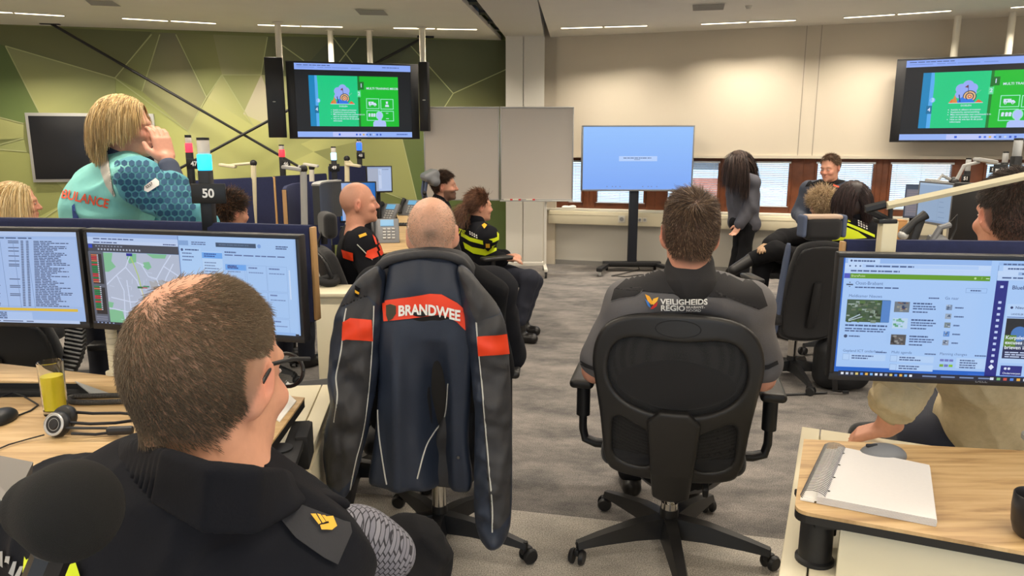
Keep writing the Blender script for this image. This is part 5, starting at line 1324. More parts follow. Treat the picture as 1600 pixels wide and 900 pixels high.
# left one
Mx, W_, H_ = hanging('', ((459, 98), (641, 103), (463, 214)), (8.35,), None, None)
tvl, Tt = monitor('large hanging screen showing a green slide, left of the ceiling beam', Mx, W_, H_, paint_slide, .95, (.09, .09, .02, .02), .07, name='hanging_screen', cat='screen', group='large hanging screens')
def post_to_ceiling(o, px, py, Y, r=.035, top=None, m=m_white):
    p = atY(px, py, Y); MB().cyl(Vector((p.x, p.y, p.z))-o.location, Vector((p.x, p.y, CZ))-o.location, r, n=16).lathe([(r*1.7, 0), (r*1.7, .012), (r, .016)], Vector((p.x, p.y, CZ-.016))-o.location, 18).build('ceiling_post', m, o)
m_post = mat('post_white', (222, 216, 200), .4)
post_to_ceiling(tvl, 520, 140, 8.8, .032, m=m_post); post_to_ceiling(tvl, 580, 140, 8.82, .032, m=m_post)
for px, x0, x1, y0, y1, Y, lab, tw in ((438, 420, 449, 90, 215, 8.2, 'tall black loudspeaker column on a white post left of the green slide screen', .9), (661, 657, 672, 97, 205, 8.5, 'tall black loudspeaker column on a white post right of the green slide screen', 1.1)):
    p = atY((x0+x1)/2, y1, Y); q = atY((x0+x1)/2, y0, Y); o = thing('loudspeaker', lab, 'loudspeaker', (p.x, p.y, p.z), 0, 'tall black loudspeakers')
    wv = abs(atY(x1, 150, Y).x-atY(x0, 150, Y).x)
    MB().box((0, 0, (q.z-p.z)/2), (wv*.93, .09, q.z-p.z), (0, 0, .25 if px < 500 else -.2), .006).build('body', mat('panel_black', (24, 24, 27), .4), o)
    MB().sphere((-.0, -.06, (q.z-p.z)*.45), (.018, .006, .006)).build('badge', m_silver, o)
    post_to_ceiling(o, px, 110, Y+.1, .034, m=m_post)
# right one
a = atY(1403+13, 93, 8.0)
Mx, W_, H_ = hanging('', ((1417, 95), (1600, 87), (1405, 219)), (8.0,), None, None)
W_ = H_*1.777
tvr, Tr_ = monitor('large hanging screen showing a green slide, cut by the right picture edge', Mx, W_, H_, paint_slide, .95, (.09, .09, .02, .02), .07, name='hanging_screen', cat='screen', group='large hanging screens')
p = Mx @ Vector((W_*.42, H_, -.1)); 
for px, py in ((1491, 80), (1576, 75)):
    pp = on_plane(px, py, Mx @ Vector((0, 0, -.09)), Mx.to_3x3() @ Vector((0, 0, 1)))
    MB().cyl(Vector((pp.x, pp.y, pp.z-.35))-tvr.location, Vector((pp.x, pp.y, CZ))-tvr.location, .034, n=16).build('ceiling_post', m_post, tvr)
# dark wall screen on the mural
pts = [onL(x, y, .06) for x, y in ((37, 175), (146, 180), (146, 287), (54, 287))]
pl = onL(47, 285, .06); p2 = onL(147, 179, .06); tl = onL(38, 176, .06)
W_ = 1.35; H_ = tl.z-pl.z
o = thing('wall_screen', 'dark switched off wall screen in a silver frame on the green mural', 'screen', tl-Z*H_)
dl_ = Matrix((lu, -ln, Z)).transposed()
t = MB(); c = lu*W_/2+Z*H_/2; t.box(c-ln*.025, (W_, .05, H_), dl_, .004); o1 = t.build('frame', mat('silver_frame', (182, 182, 180), .35, .5), o)
MB().box(c+ln*.004, (W_-.07, .01, H_-.07), dl_, .001).build('panel', mat('dark_panel', (20, 22, 28), .3), o)
# whiteboard (two panels on a wheeled white frame)
WY = 8.62
wp = [atY(x, y, WY) for x, y in ((661, 168), (897, 171), (895, 316), (663, 312))]
wb = thing('whiteboard', 'double white presentation board on a wheeled frame in front of the column', 'whiteboard', ((wp[0].x+wp[1].x)/2, WY, 0))
l_ = lambda p: Vector(p)-wb.location
xm = atY(781, 240, WY).x; z0, z1 = wp[3].z, wp[0].z
m_board = mat('board_grey_white', (208, 200, 190), .35)
for x0, x1, nm in ((wp[0].x, xm-.004, 'board_panel'), (xm+.004, wp[1].x, 'board_panel')):
    b = MB().box(l_(((x0+x1)/2, WY, (z0+z1)/2)), (x1-x0-.02, .018, z1-z0-.02)).build(nm, m_board, wb)
    f = MB()
    for c, d in ((((x0+x1)/2, WY-.002, z0), (x1-x0, .03, .018)), (((x0+x1)/2, WY-.002, z1), (x1-x0, .03, .018)), ((x0+.007, WY-.002, (z0+z1)/2), (.014, .03, z1-z0)), ((x1-.007, WY-.002, (z0+z1)/2), (.014, .03, z1-z0))): f.box(l_(c), d, bev=.003)
    f.build('frame', mat('alu_frame', (176, 174, 170), .35, .6), b)
MB().box(l_(((xm+wp[1].x)/2, WY-.04, z0-.012)), (wp[1].x-xm, .07, .012), bev=.003).build('pen_tray', m_lgrey, wb)
xr_ = atY(852, 350, WY).x; xl_ = wp[0].x+.25
for xx in (xr_, xl_):
    f = MB(); f.box(l_((xx, WY+.04, z0/2+.1)), (.035, .03, z0-.05), bev=.004); f.box(l_((xx, WY+.02, .095)), (.04, .62, .035), bev=.006); f.build('upright', mat('frame_white', (226, 222, 212), .4), wb)
    for s in (-.28, .28):
        MB().tube([l_((xx-.012, WY+.02+s, .035)), l_((xx+.012, WY+.02+s, .035))], .034, 16).box(l_((xx, WY+.02+s, .06)), (.03, .04, .035), bev=.006).build('caster', m_black, wb)
MB().box(l_(((xl_+xr_)/2, WY+.04, .13)), (xr_-xl_, .025, .035), bev=.004).build('cross_bar', mat('frame_white', (226, 222, 212), .4), wb)
for k, (px, c) in enumerate(((793, (200, 40, 40)), (806, (210, 60, 50)), (828, (200, 40, 44)))):
    p = atY(px, 315, WY-.04)
    o = thing('marker_pen', ['red marker leftmost in the whiteboard pen tray', 'middle red marker in the whiteboard pen tray', 'red marker rightmost in the whiteboard pen tray'][k], 'marker', (p.x, WY-.045, z0-.006), 0, 'red markers in the pen tray')
    MB().tube([(-.045, 0, .009), (.03, 0, .009)], .009, 10).build('barrel', m_white, o); MB().tube([(.03, 0, .009), (.06, 0, .009)], .0095, 10).build('cap', mat('marker_red', c, .4), o)
# mobile display
a = atY(908, 298, 8.75); b2 = atY(1081, 298, 8.75); up = atY(909, 196, 8.75)
W_ = b2.x-a.x-.03; H_ = up.z-a.z-.03
md, Tm = monitor('mobile display with a pale blue screen on a black column stand', frame(a+Vector((.015, 0, .015)), (1, 0, 0), Z), W_, H_, paint_blue, 1.0, (.016, .016, .016, .02), .08, mat('display_grey', (120, 122, 124), .4), 'mobile_display', 'display')
md_l = lambda x, y, z: Vector((x, y, z))-md.location
cx = atY(990, 350, 8.8).x; yb = 8.85
MB().box(md_l(cx, yb, .1+(a.z+.2)/2), (.11, .07, a.z+.15), bev=.006).build('column', mat('column_black', (26, 30, 40), .4), md)
MB().box(md_l(cx-.0, yb, .1), (.72, .09, .05), bev=.008).box(md_l(cx-.36, yb-.15, .085), (.07, .55, .045), (0, 0, -.35), .008).box(md_l(cx+.36, yb-.15, .085), (.07, .55, .045), (0, 0, .35), .008).box(md_l(cx, yb+.08, .06), (.6, .05, .03), bev=.005).build('base', m_black, md)
for s in (-1, 1):
    for q in (-1, 1):
        xx, yy = cx+s*(.36+.09*(-q)*.9 if q < 0 else .3), yb-.15+q*.22
        MB().tube([md_l(xx-.015, yy, .032), md_l(xx+.015, yy, .032)], .031, 16).box(md_l(xx, yy, .055), (.025, .035, .03), bev=.005).build('caster', m_lgrey if q < 0 else m_black, md)
MB().tube([md_l(cx+.03, yb+.07, .4), md_l(cx+.05, yb+.1, .2), md_l(cx+.1, yb+.02, .02), md_l(cx-.1, yb-.2, .012), md_l(cx-.3, yb-.4, .012), md_l(cx-.15, yb-.45, .012), md_l(cx+.1, yb-.3, .012)], .006, 6).build('power_cord', m_black, md)
# small white item on the window sill
p = on_plane(889, 326, RA-rn*.02, rn); o = thing('remote_cloth', 'crumpled white cloth on the window sill right of the whiteboard', 'cloth', (p.x, p.y, SILL)); o.name = 'cloth'
V, F = SDF().ell((0, 0, .012), (.09, .04, .018), k=.02).ell((.05, .0, .02), (.04, .03, .02), k=.02).ell((-.05, 0, .014), (.04, .03, .02), k=.02).net(.006); link('fabric', np_mesh('fabric', V, F), mat('paper', (232, 230, 224), .8), o)
# brick building outside
p = onR(1108, 283, -.1); dirv = (p-Vector((0, 0, CAM_H))); q = Vector((0, 0, CAM_H))+dirv*3.2
o = thing('building', 'orange brick building seen through the blinds behind the mobile display', 'building', (q.x, q.y, -3))
wv = dirv.length*3.2/FPX
MB().box((0, 0, (q.z+3)/2+.1), (22*wv*2, .5, (q.z+3)*1.0), bev=0).build('wall', mat('brick_orange', (226, 120, 84), .8, noise=.2, nscale=3), o); MB().box((0, 0, (q.z+3)*2-q.z-3+.6), (40*wv*2, .7, .3)).build('roof', m_grey, o)
# ---------------------------------------------------------------- middle desks with screens, phones, lamps
def simple_desk(label, px, z=DZ, group='oak desks', feet=True):
    P = [atZ(x, y, z) for x, y in px]; c = sum(P, Vector())/len(P); o = thing('desk', label, 'desk', (c.x, c.y, 0), 0, group)
    pl = [(p-c).xy for p in P]; MB().prism(pl, z-.008, z).build('tabletop', m_oak, o); MB().prism(pl, z-.03, z-.008).build('core_panel', m_edge, o)
    for p in pl: q = Vector((p[0]*.9, p[1]*.9, 0)); MB().box(q+Z*(z-.03)/2, (.05, .05, z-.03), bev=.004).build('leg', m_black, o)
    return o
simple_desk('oak desk with telephones beyond the seated firefighter', [(570, 398), (668, 388), (655, 334), (560, 336)])
simple_desk('oak desk with papers between the navy screens left of the firefighter', [(355, 358), (470, 372), (470, 340), (412, 340)], DZ)
S = lambda lab, pts, y0, Ys, end=None: felt(lab, [atY(x, y0, Y).xy.to_3d() for (x, Y) in pts], .5, atY(pts[-1][0], y0, pts[-1][1]).z, .04, end)
S('navy felt screen right behind the sign numbered 50', [(285, 5.8), (424, 6.6)], 276, None, 1)
S('navy felt screen with birch edge below the sign numbered 46', [(428, 6.8), (508, 7.5)], 271, None, 0)
S('curved navy felt screen with birch edge left of the curved monitor', [(443, 5.2), (446, 5.6), (458, 6.0), (480, 6.3), (512, 6.4)], 283, None, 0)
S('navy felt screen below the sign numbered 48', [(513, 7.6), (585, 7.8)], 259, None)
# curved monitor seen edge-on, white and blue screens
def simple_monitor(label, px, Y0, Y1, painter, stand=True, k=.95, group='black desk monitors', bez=(.01, .01, .01, .016), m_b=None):
    """px = (x_left, y_bottom), (x_right), y_top"""
    (x0, yb_), (x1, yb1), yt = px
    a = atY(x0, yb_, Y0); b2 = atY(x1, yb1, Y1); b2.z = a.z; W_ = (b2-a).length; H_ = atY(x0, yt, Y0).z-a.z
    o, T_ = monitor(label, frame(a, b2-a, Z), W_, H_, painter, k, bez, .03, m_b, group=group)
    if stand:
        p = T_ @ Vector((W_/2, H_*.4, -.06)); q = Vector((p.x, p.y, DZ-o.location.z)); MB().cyl(q, p, .02, n=12).lathe([(.09, 0), (.09, .012), (.02, .018)], q, 20).build('stand_column', m_black, o)
    return o
simple_monitor('black monitor with a half white half blue picture behind the bald firefighter', ((533, 345), (588, 345), 286), 6.1, 6.15, paint_win)
simple_monitor('far black monitor with a pale document page below the sign numbered 48', ((575, 299), (612, 299), 261), 7.4, 7.5, paint_office)
P0 = atY(502, 345, 5.6); zt3 = atY(502, 287, 5.6).z-P0.z
o = thing('monitor', 'curved dark monitor seen from its rear edge, left of the bald firefighter', 'monitor', P0, 0, 'black desk monitors')
arc = [atY(x, 345, Y)-P0 for x, Y in ((496, 5.3), (500, 5.6), (512, 5.85), (532, 6.0))]
arc = catmull([Vector((p.x, p.y, 0)) for p in arc], 6)
def ribbon(pts, z0, z1, th):
    vs = []; fs = []
    for k, p in enumerate(pts):
        d = (pts[min(k+1, len(pts)-1)]-pts[max(k-1, 0)]).normalized(); w = Vector((-d.y, d.x, 0))*th/2
        vs += [p+w+Z*z0, p-w+Z*z0, p-w+Z*z1, p+w+Z*z1]
    for k in range(len(pts)-1):
        for j in range(4): fs.append([k*4+j, k*4+(j+1) % 4, k*4+4+(j+1) % 4, k*4+4+j])
    fs += [[0, 1, 2, 3], [len(vs)-4+j for j in (3, 2, 1, 0)]]
    return vs, fs
t = MB(); t.add(*ribbon(arc, 0, zt3, .05)); t.build('housing', mat('dark_grey_plastic', (66, 68, 70), .5), o)
t = MB(); t.add(*ribbon(arc, zt3, zt3+.012, .06)); t.build('rim', m_lgrey, o)
t = MB(); q = arc[len(arc)//2]; t.cyl((q.x, q.y, DZ-P0.z), (q.x, q.y, .1), .025); t.build('stand_column', m_black, o)
# lamps
def arm_lamp(label, base, Y, pts, head, m=None, z0=DZ):
    b = atY(base[0], base[1], Y); o = thing('task_lamp', label, 'lamp', (b.x, b.y, z0), 0, 'task lamps')
    P = [Vector((0, 0, 0))]+[atY(x, y, Y)-o.location for x, y in pts]
    MB().tube(P[:2], .024, 8).build('pole', m or m_lgrey, o)
    if len(P) > 2: MB().tube(P[1:], .012, 8).build('arm', m or m_lgrey, o)
    h = atY(*head, Y)-o.location
    MB().box(h, (.14, .07, .025), (0, .15, 0), .008).build('lamp_head', m or m_lgrey, o); MB().sphere(P[1], .03).build('joint', m_black, o)
    MB().lathe([(.07, 0), (.07, .014), (.025, .02)], n=20).build('foot', m_black, o)
    return o
arm_lamp('grey lamp pole with a flat head left of the curved monitor', (474, 350), 5.1, [(474, 264), (466, 260)], (457, 263))
arm_lamp('cream lamp pole with a bent arm right of the sign numbered 49', (542, 330), 6.9, [(542, 248), (548, 254), (551, 257)], (552, 258), m_ivory)
arm_lamp('low lamp with a long level arm right of the sign numbered 50', (396, 340), 6.4, [(396, 255), (370, 257), (355, 259)], (356, 259), m_ivory)
arm_lamp('small white lamp above the navy screen right of the sign numbered 46', (487, 330), 7.0, [(487, 262), (486, 256)], (486, 258), m_white)
# telephones
def phone(label, px, py, rz, s=1., z=DZ):
    p = atZ(px, py, z); o = thing('telephone', label, 'telephone', (p.x, p.y, z), rz, 'desk telephones'); o.scale = (s, s, s)
    Mt = Matrix.Translation((0, 0, .07)) @ Matrix.Rotation(R(50), 4, 'X')
    MB().box((0, 0, 0), (.2, .2, .03), bev=.008).build('body', m_grey if s > 1 else m_black, o).data.transform(Mt)
    MB().box((.02, .06, .017), (.09, .05, .004)).build('display', screen_mat((120, 190, 230), .8), o).data.transform(Mt)
    k = MB()
    for a in range(3):
        for b in range(4): k.box((-.0+a*.03, .01-b*.024, .018), (.02, .015, .006), bev=.002)
    k.build('keypad', m_lgrey, o).data.transform(Mt)
    MB().tube([(-.075, -.085, .03), (-.075, -.05, .045), (-.075, .05, .045), (-.075, .085, .03)], [.024, .017, .017, .024], 10).build('handset', m_black, o).data.transform(Mt)
    MB().box((0, .05, .045), (.12, .02, .09), (.5, 0, 0), .004).build('stand', m_black, o)
    return o
phone('grey desk telephone with a blue display in front of the firefighter', 601, 378, R(10), 1.2)
phone('black desk telephone with upright handset behind the grey telephone', 606, 345, R(-25), 1.15)
phone('black desk telephone at the far end of the desk left of the grey headrest', 640, 336, R(-20), 1.1)
p = atZ(628, 352, DZ); o = thing('keyboard', 'black keyboard on the oak desk beyond the firefighter', 'keyboard', (p.x, p.y, DZ), R(5))
MB().box((0, 0, .008), (.42, .14, .016), bev=.003).build('case', m_black, o)
t = MB()
for a in range(14):
    for b in range(4): t.box((-.19+a*.029, -.045+b*.03, .018), (.024, .024, .006))
t.build('keys', m_blackm, o)
p = atZ(420, 348, DZ); o = MB().prism([(p.x-.2, p.y-.1), (p.x+.15, p.y-.12), (p.x+.2, p.y+.1), (p.x-.1, p.y+.12)], DZ+.0005, DZ+.006).build('paper_stack', mat('paper', (232, 230, 224), .8)); tag(o, 'white paper stack on the desk between the navy screens', 'paper')
p = atZ(500, 447, .752); o = thing('headset', 'black padded headset lying on the cream cabinet end left of the jacket', 'headset', (p.x+.02, p.y+.03, .752))
MB().tube([(.07*math.cos(a_), .06*math.sin(a_), .03+.012*math.sin(a_*2)) for a_ in np.linspace(0, 2*PI, 22)], .022, 10).build('ear_cushion', m_blackm, o); MB().tube([(-.06, 0, .01), (-.1, -.05, .01), (-.08, -.12, .008)], .006).build('cord', m_black, o)
# ---------------------------------------------------------------- far right bench
simple_desk('desk with monitors before the right windows, hidden behind the right navy screen', [(1387, 434), (1640, 434), (1640, 392), (1387, 392)])
simple_monitor('grey lit monitor tilted towards the left before the right windows', ((1432, 343), (1482, 354), 285), 5.0, 4.65, paint_gray, m_b=m_grey)
simple_monitor('dim monitor partly hidden at the left of the grey lit monitor', ((1413, 337), (1440, 337), 290), 5.4, 5.35, paint_dim, m_b=m_bluegrey)
a = atY(1483, 370, 4.5); b2 = atY(1535, 370, 4.35); o = thing('desk_screen', 'tall black side panel right of the grey lit monitor', 'desk divider', ((a.x+b2.x)/2, (a.y+b2.y)/2, .76))
MB().box((0, 0, (atY(1500, 286, 4.4).z-.76)/2), ((b2-a).xy.length, .05, atY(1500, 286, 4.4).z-.76), (0, 0, math.atan2(b2.y-a.y, b2.x-a.x)), .01).build('panel', m_black, o)
MB().sphere((.1, -.04, .42), .012).build('fixing', m_white, o)
arm_lamp('silver folding lamp standing behind the grey lit monitor', (1490, 360), 5.0, [(1492, 286), (1506, 259), (1530, 253)], (1540, 251), m_lgrey)
arm_lamp('thin folded lamp arm above the grey lit monitor', (1486, 370), 5.05, [(1490, 283), (1472, 274), (1464, 284)], (1464, 284), m_lgrey)
p = atY(1402, 372, 4.4); o = thing('cardboard_box', 'plain brown cardboard box left of the grey lit monitor', 'box', (p.x, p.y, .76)); h_ = atY(1402, 344, 4.4).z-.76
MB().box((0, 0, h_/2), (.06, .08, h_), bev=.002).build('carton', mat('cardboard', (196, 146, 92), .8), o); MB().box((0, 0, h_), (.062, .082, .006)).build('lid', mat('cardboard_lid', (184, 134, 84), .8), o)
p = atY(1415, 366, 4.3); o = thing('telephone', 'black telephone handset stand below the dim monitor', 'telephone', (p.x+.03, p.y, .76))
hz = atY(1415, 340, 4.3).z-.76
MB().box((0, 0, hz/2), (.05, .06, hz), (0, .25, 0), .01).build('stand', m_black, o); MB().tube([(-.06, -.03, hz-.09), (0, -.03, hz-.02), (.06, -.03, hz+.02)], [.03, .02, .03], 10).build('handset', m_black, o); MB().sphere((-.06, -.03, hz-.1), .03).build('speaker_cap', m_silver, o)
p = atY(1458, 371, 4.3); o = thing('telephone', 'grey telephone with loose cords below the grey lit monitor', 'telephone', (p.x, p.y, .76))
hz = atY(1458, 350, 4.3).z-.76
MB().box((0, 0, hz*.42), (.1, .08, hz*.75), (.4, 0, .2), .01).build('body', m_grey, o); MB().tube([(-.05, -.05, hz*.6), (0, -.06, hz*.95), (.06, -.05, hz)], .018, 8).build('handset', m_grey, o); MB().tube([(.05, -.05, hz), (.09, -.06, hz+.06), (.1, -.05, hz-.02), (.06, -.07, hz-.1)], .006).build('cord', m_black, o)
# backpack on the floor
p = atZ(1320, 611, 0); o = thing('backpack', 'black backpack on the carpet below the right monitor', 'backpack', (p.x, p.y+.08, 0))
V, F = SDF().box((0, .0, .16), (.17, .1, .16), .08, k=0).ell((0, -.09, .12), (.12, .05, .1), k=.05).net(.008); link('body', np_mesh('body', V, F), mat('nylon_black', (22, 23, 26), .6, bump=.2, bscale=60), o)
MB().tube([(-.08, -.13, .26), (-.12, -.17, .16), (-.1, -.16, .03), (-.05, -.14, .02)], .016, 8, flat=((1, 0, 0), .3)).tube([(-.14, -.14, .012), (-.3, -.16, .008), (-.42, -.17, .008)], .008, 6).build('strap', m_black, o)
MB().box((-.03, -.155, .02), (.04, .012, .022), bev=.004).build('buckle', m_black, o)
# ------------------------------------------------------------------ people
def skin_mat(): return mat('skin', (205, 150, 122), .5, attr='Col', noise=.06, nscale=90)
SKIN = (206, 152, 126)
def nv(v): v = Vector(v); return v.normalized()
def hmat(c, yaw=0., pitch=0., roll=0.):
    """head frame: local +y is where the face looks; yaw turns left for positive values, pitch nods down for negative"""
    M = Matrix.Rotation(R(yaw), 4, 'Z') @ Matrix.Rotation(R(pitch), 4, 'X') @ Matrix.Rotation(R(roll), 4, 'Y')
    M.translation = Vector(c); return M
def add_head(s, H, sc=1., fem=False, neck_to=None, jaw=1.):
    R3 = np.array(H.to_3x3()); T = lambda x, y, z: H @ (Vector((x, y, z))*sc)
    E = lambda c, r, k=.02, sub=False, rot=None: s.ell(T(*c), [q*sc for q in r], R3 if rot is None else np.array(H.to_3x3() @ rot), k*sc, sub)
    E((0, -.012, .038), (.075, .094, .086))
    E((0, -.04, .01), (.07, .062, .075), .03)
    E((0, .03, -.03), (.06*jaw, .064, .082), .03)
    E((0, .045, -.082), (.043*jaw, .045, .032), .03)
    E((0, .075, .022), (.052, .02, .014), .02)
    for x in (-1, 1):
        E((x*.031, .098, .002), (.017, .013, .011), .014, True)
        E((x*.042, .068, -.03), (.02, .02, .018), .02)
        E((x*.031, .079, .001), (.0125, .0125, .0125), .002)
    s.cap(T(0, .092, .005), T(0, .109, -.026), .008*sc, .0125*sc, .012*sc)
    for x in (-1, 1): s.ell(T(x*.011, .1, -.03), [.008*sc, .009*sc, .007*sc], R3, .006*sc)
    E((0, .09, -.056), (.02, .012, .0055), .006); E((0, .088, -.067), (.018, .012, .006), .006)
    E((0, .082, -.098), (.019, .016, .015), .015)
    for x in (-1, 1):
        er = Matrix.Rotation(x*R(-22), 3, 'Z') @ Matrix.Rotation(R(-10), 3, 'X')
        E((x*.078, -.016, -.004), (.011, .02, .033), .01, False, er)
        E((x*.072, -.018, -.033), (.008, .01, .011), .008)
        E((x*.086, -.011, .0), (.005, .010, .018), .004, True, er)
    nb = neck_to if neck_to is not None else T(0, -.04, -.2)
    r = (.05 if fem else .058)*sc
    s.cap(T(0, -.022, -.05), nb, r, r*1.06, .025*sc)
def head_sdf(H, sc, fem=False, neck=None):
    s = SDF(); add_head(s, H, sc, fem, neck); return s
def add_hand(s, w, d, n, sc=1., curl=.4, side=1, spread=.0, thumb=.5):
    """w wrist, d towards the fingers, n out of the back of the hand; side +1: thumb along d x n"""
    d = nv(d); n = Vector(n); n = (n-d*n.dot(d)).normalized(); t = d.cross(n)*side
    B = Matrix((t, d, n)).transposed(); R3 = np.array(B); w = Vector(w)
    P = lambda x, y, z: w+B @ (Vector((x, y, z))*sc)
    s.cap(P(0, -.03, 0), P(0, .01, 0), .023*sc, .024*sc, .015*sc)
    s.box(P(0, .05, 0), [.039*sc, .045*sc, .013*sc], .012*sc, R3, .012*sc)
    for k, (x, L) in enumerate(((.029, .072), (.0095, .081), (-.0095, .075), (-.028, .058))):
        p = P(x, .088, .0); a = curl*.5; fx = x*spread*3; pos = (x, .088, 0.)
        for q, f in enumerate((.45, .31, .24)):
            a_ = a+q*curl*.75; nx = (pos[0]+fx*L*f, pos[1]+math.cos(a_)*L*f, pos[2]-math.sin(a_)*L*f)
            s.cap(P(*pos), P(*nx), (.0098-.0009*q)*sc, (.0092-.0009*q)*sc, .003*sc); pos = nx
    a = thumb
    p0 = (.03, .015, -.004); p1 = (.03+.035*math.sin(.9-a*.4), .045, -.012-.012*a); p2 = (p1[0]+.012*(1-a), p1[1]+.032, p1[2]-.016*a)
    s.cap(P(*p0), P(*p1), .015*sc, .012*sc, .01*sc); s.cap(P(*p1), P(*p2), .0115*sc, .009*sc, .004*sc)

class Body:
    """joint set in world space; seated default, overridable"""
    def __init__(b, x, y, yaw, sc=1., seat=.55, lean=0., stand=False):
        b.M = Matrix.Translation((x, y, 0)) @ Matrix.Rotation(R(yaw), 4, 'Z'); b.sc = sc; b.yaw = yaw; b.base = Vector((x, y, 0))
        L = {}
        if not stand:
            L.update(pel=(0, 0, seat), hipL=(-.1, .03, seat-.02), hipR=(.1, .03, seat-.02), kneeL=(-.12, .46, seat-.0), kneeR=(.12, .46, seat-.0), ankL=(-.12, .46, .1), ankR=(.12, .46, .1), toeL=(-.13, .62, .035), toeR=(.13, .62, .035))
        else:
            L.update(pel=(0, 0, .93), hipL=(-.09, 0, .9), hipR=(.09, 0, .9), kneeL=(-.1, .02, .5), kneeR=(.1, .02, .5), ankL=(-.1, -.02, .09), ankR=(.1, -.02, .09), toeL=(-.12, .13, .035), toeR=(.12, .13, .035))
        z = L['pel'][2]
        ly = lambda h: math.sin(R(lean))*h
        L.update(bel=(0, ly(.15), z+.15), che=(0, ly(.33)-.01, z+.33), nek=(0, ly(.5)-.01, z+.5), shL=(-.19, ly(.44)-.01, z+.44), shR=(.19, ly(.44)-.01, z+.44), elL=(-.25, ly(.2)+.03, z+.19), elR=(.25, ly(.2)+.03, z+.19), wrL=(-.17, .27, z+.13), wrR=(.17, .27, z+.13), hed=(0, ly(.64)+.03, z+.66))
        b.L = L
        b.J = {k: b.M @ (Vector(v)*sc) for k, v in L.items()}
    def set(b, **k):
        for n, v in k.items(): b.J[n] = Vector(v)
        return b
    def setl(b, **k):
        for n, v in k.items(): b.J[n] = b.M @ (Vector(v)*b.sc)
        return b
    def torso_rot(b):
        J = b.J; r = (J['shR']-J['shL']).normalized(); u = (J['nek']-J['pel']); u = (u-r*u.dot(r)).normalized(); f = u.cross(r)
        return Matrix((r, f, u)).transposed()
def add_torso(s, b, g=0., wide=1., deep=1., k=.05, belly=1.):
    J, sc = b.J, b.sc; R3 = np.array(b.torso_rot()); e = lambda c, r, kk=k: s.ell(c, [r[0]*sc*wide+g, r[1]*sc*deep+g, r[2]*sc+g], R3, kk)
    e(J['pel'], (.165, .12, .12)); e(J['bel'], (.15*belly, .11*belly, .15)); e(J['che'], (.165, .115, .17))
    n = J['nek']
    for a in ('shL', 'shR'):
        m = n.lerp(J[a], .45)-Vector((0, 0, .015)); s.cap(n-Vector((0, 0, .03)), m, .062*sc+g, .06*sc+g, .04); s.cap(m, J[a], .06*sc+g, .062*sc+g, .04)
        s.cap(J[a], J['che'], .06*sc+g, .09*sc+g, .05)
def add_arm(s, b, side, g=0., upto=1., k=.025, rs=(.056, .044, .034), cuff=0.):
    J, sc = b.J, b.sc; S, E, W = J['sh'+side], J['el'+side], J['wr'+side]
    if upto >= 1:
        s.cap(S, E, rs[0]*sc+g, rs[1]*sc+g, k); W2 = E.lerp(W, .94) if g else W
        s.cap(E, W2, rs[1]*sc+g, rs[2]*sc+g+cuff, k)
    else: s.cap(S, S.lerp(E, upto), rs[0]*sc+g, (rs[0]+(rs[1]-rs[0])*upto)*sc+g*1.5, k)
def add_legs(s, b, g=0., k=.03, rs=(.085, .06, .045), full=True, sides='LR', flare=0.):
    J, sc = b.J, b.sc
    for a in sides:
        s.cap(J['hip'+a], J['knee'+a], rs[0]*sc+g, rs[1]*sc+g, k); s.cap(J['knee'+a], J['ank'+a], rs[1]*sc+g, rs[2]*sc+g+flare, k)
def add_foot(s, b, a, g=0.):
    J, sc = b.J, b.sc; d = (J['toe'+a]-J['ank'+a]); d.z = 0; d.normalize(); h = J['ank'+a]-d*.035*sc; zf = J['toe'+a].z
    s.cap(Vector((h.x, h.y, zf+.005)), J['toe'+a]-d*.03*sc, .034*sc+g, .036*sc+g, .02); s.cap(J['ank'+a]-Vector((0, 0, .02)), Vector((h.x, h.y, zf+.01))+d*.05*sc, .036*sc+g, .035*sc+g, .02)
def shoe_obj(b, a, root, m=None, g=.007, boot=False):
    s = SDF(); add_foot(s, b, a, g); J = b.J; zf = J['toe'+a].z
    if boot: s.cap(J['ank'+a], J['ank'+a].lerp(J['knee'+a], .3), .05*b.sc, .052*b.sc, .02)
    s.box(Vector((J['toe'+a].x, J['toe'+a].y, zf-.033-.1)), [.4, .4, .1], 0, None, .004, True)
    V, F = s.net(.007); return link('shoe', np_mesh('shoe', V-np.array(root.location), F), m or mat('shoe_leather', (24, 22, 22), .35), root)
def garment(s, name, root, m, h=.006, post=None, clip=None):
    if post: s.post = post if isinstance(post, list) else [post]
    V, F = s.net(h, clip); return link(name, np_mesh(name, V-np.array(root.location), F), m, root)

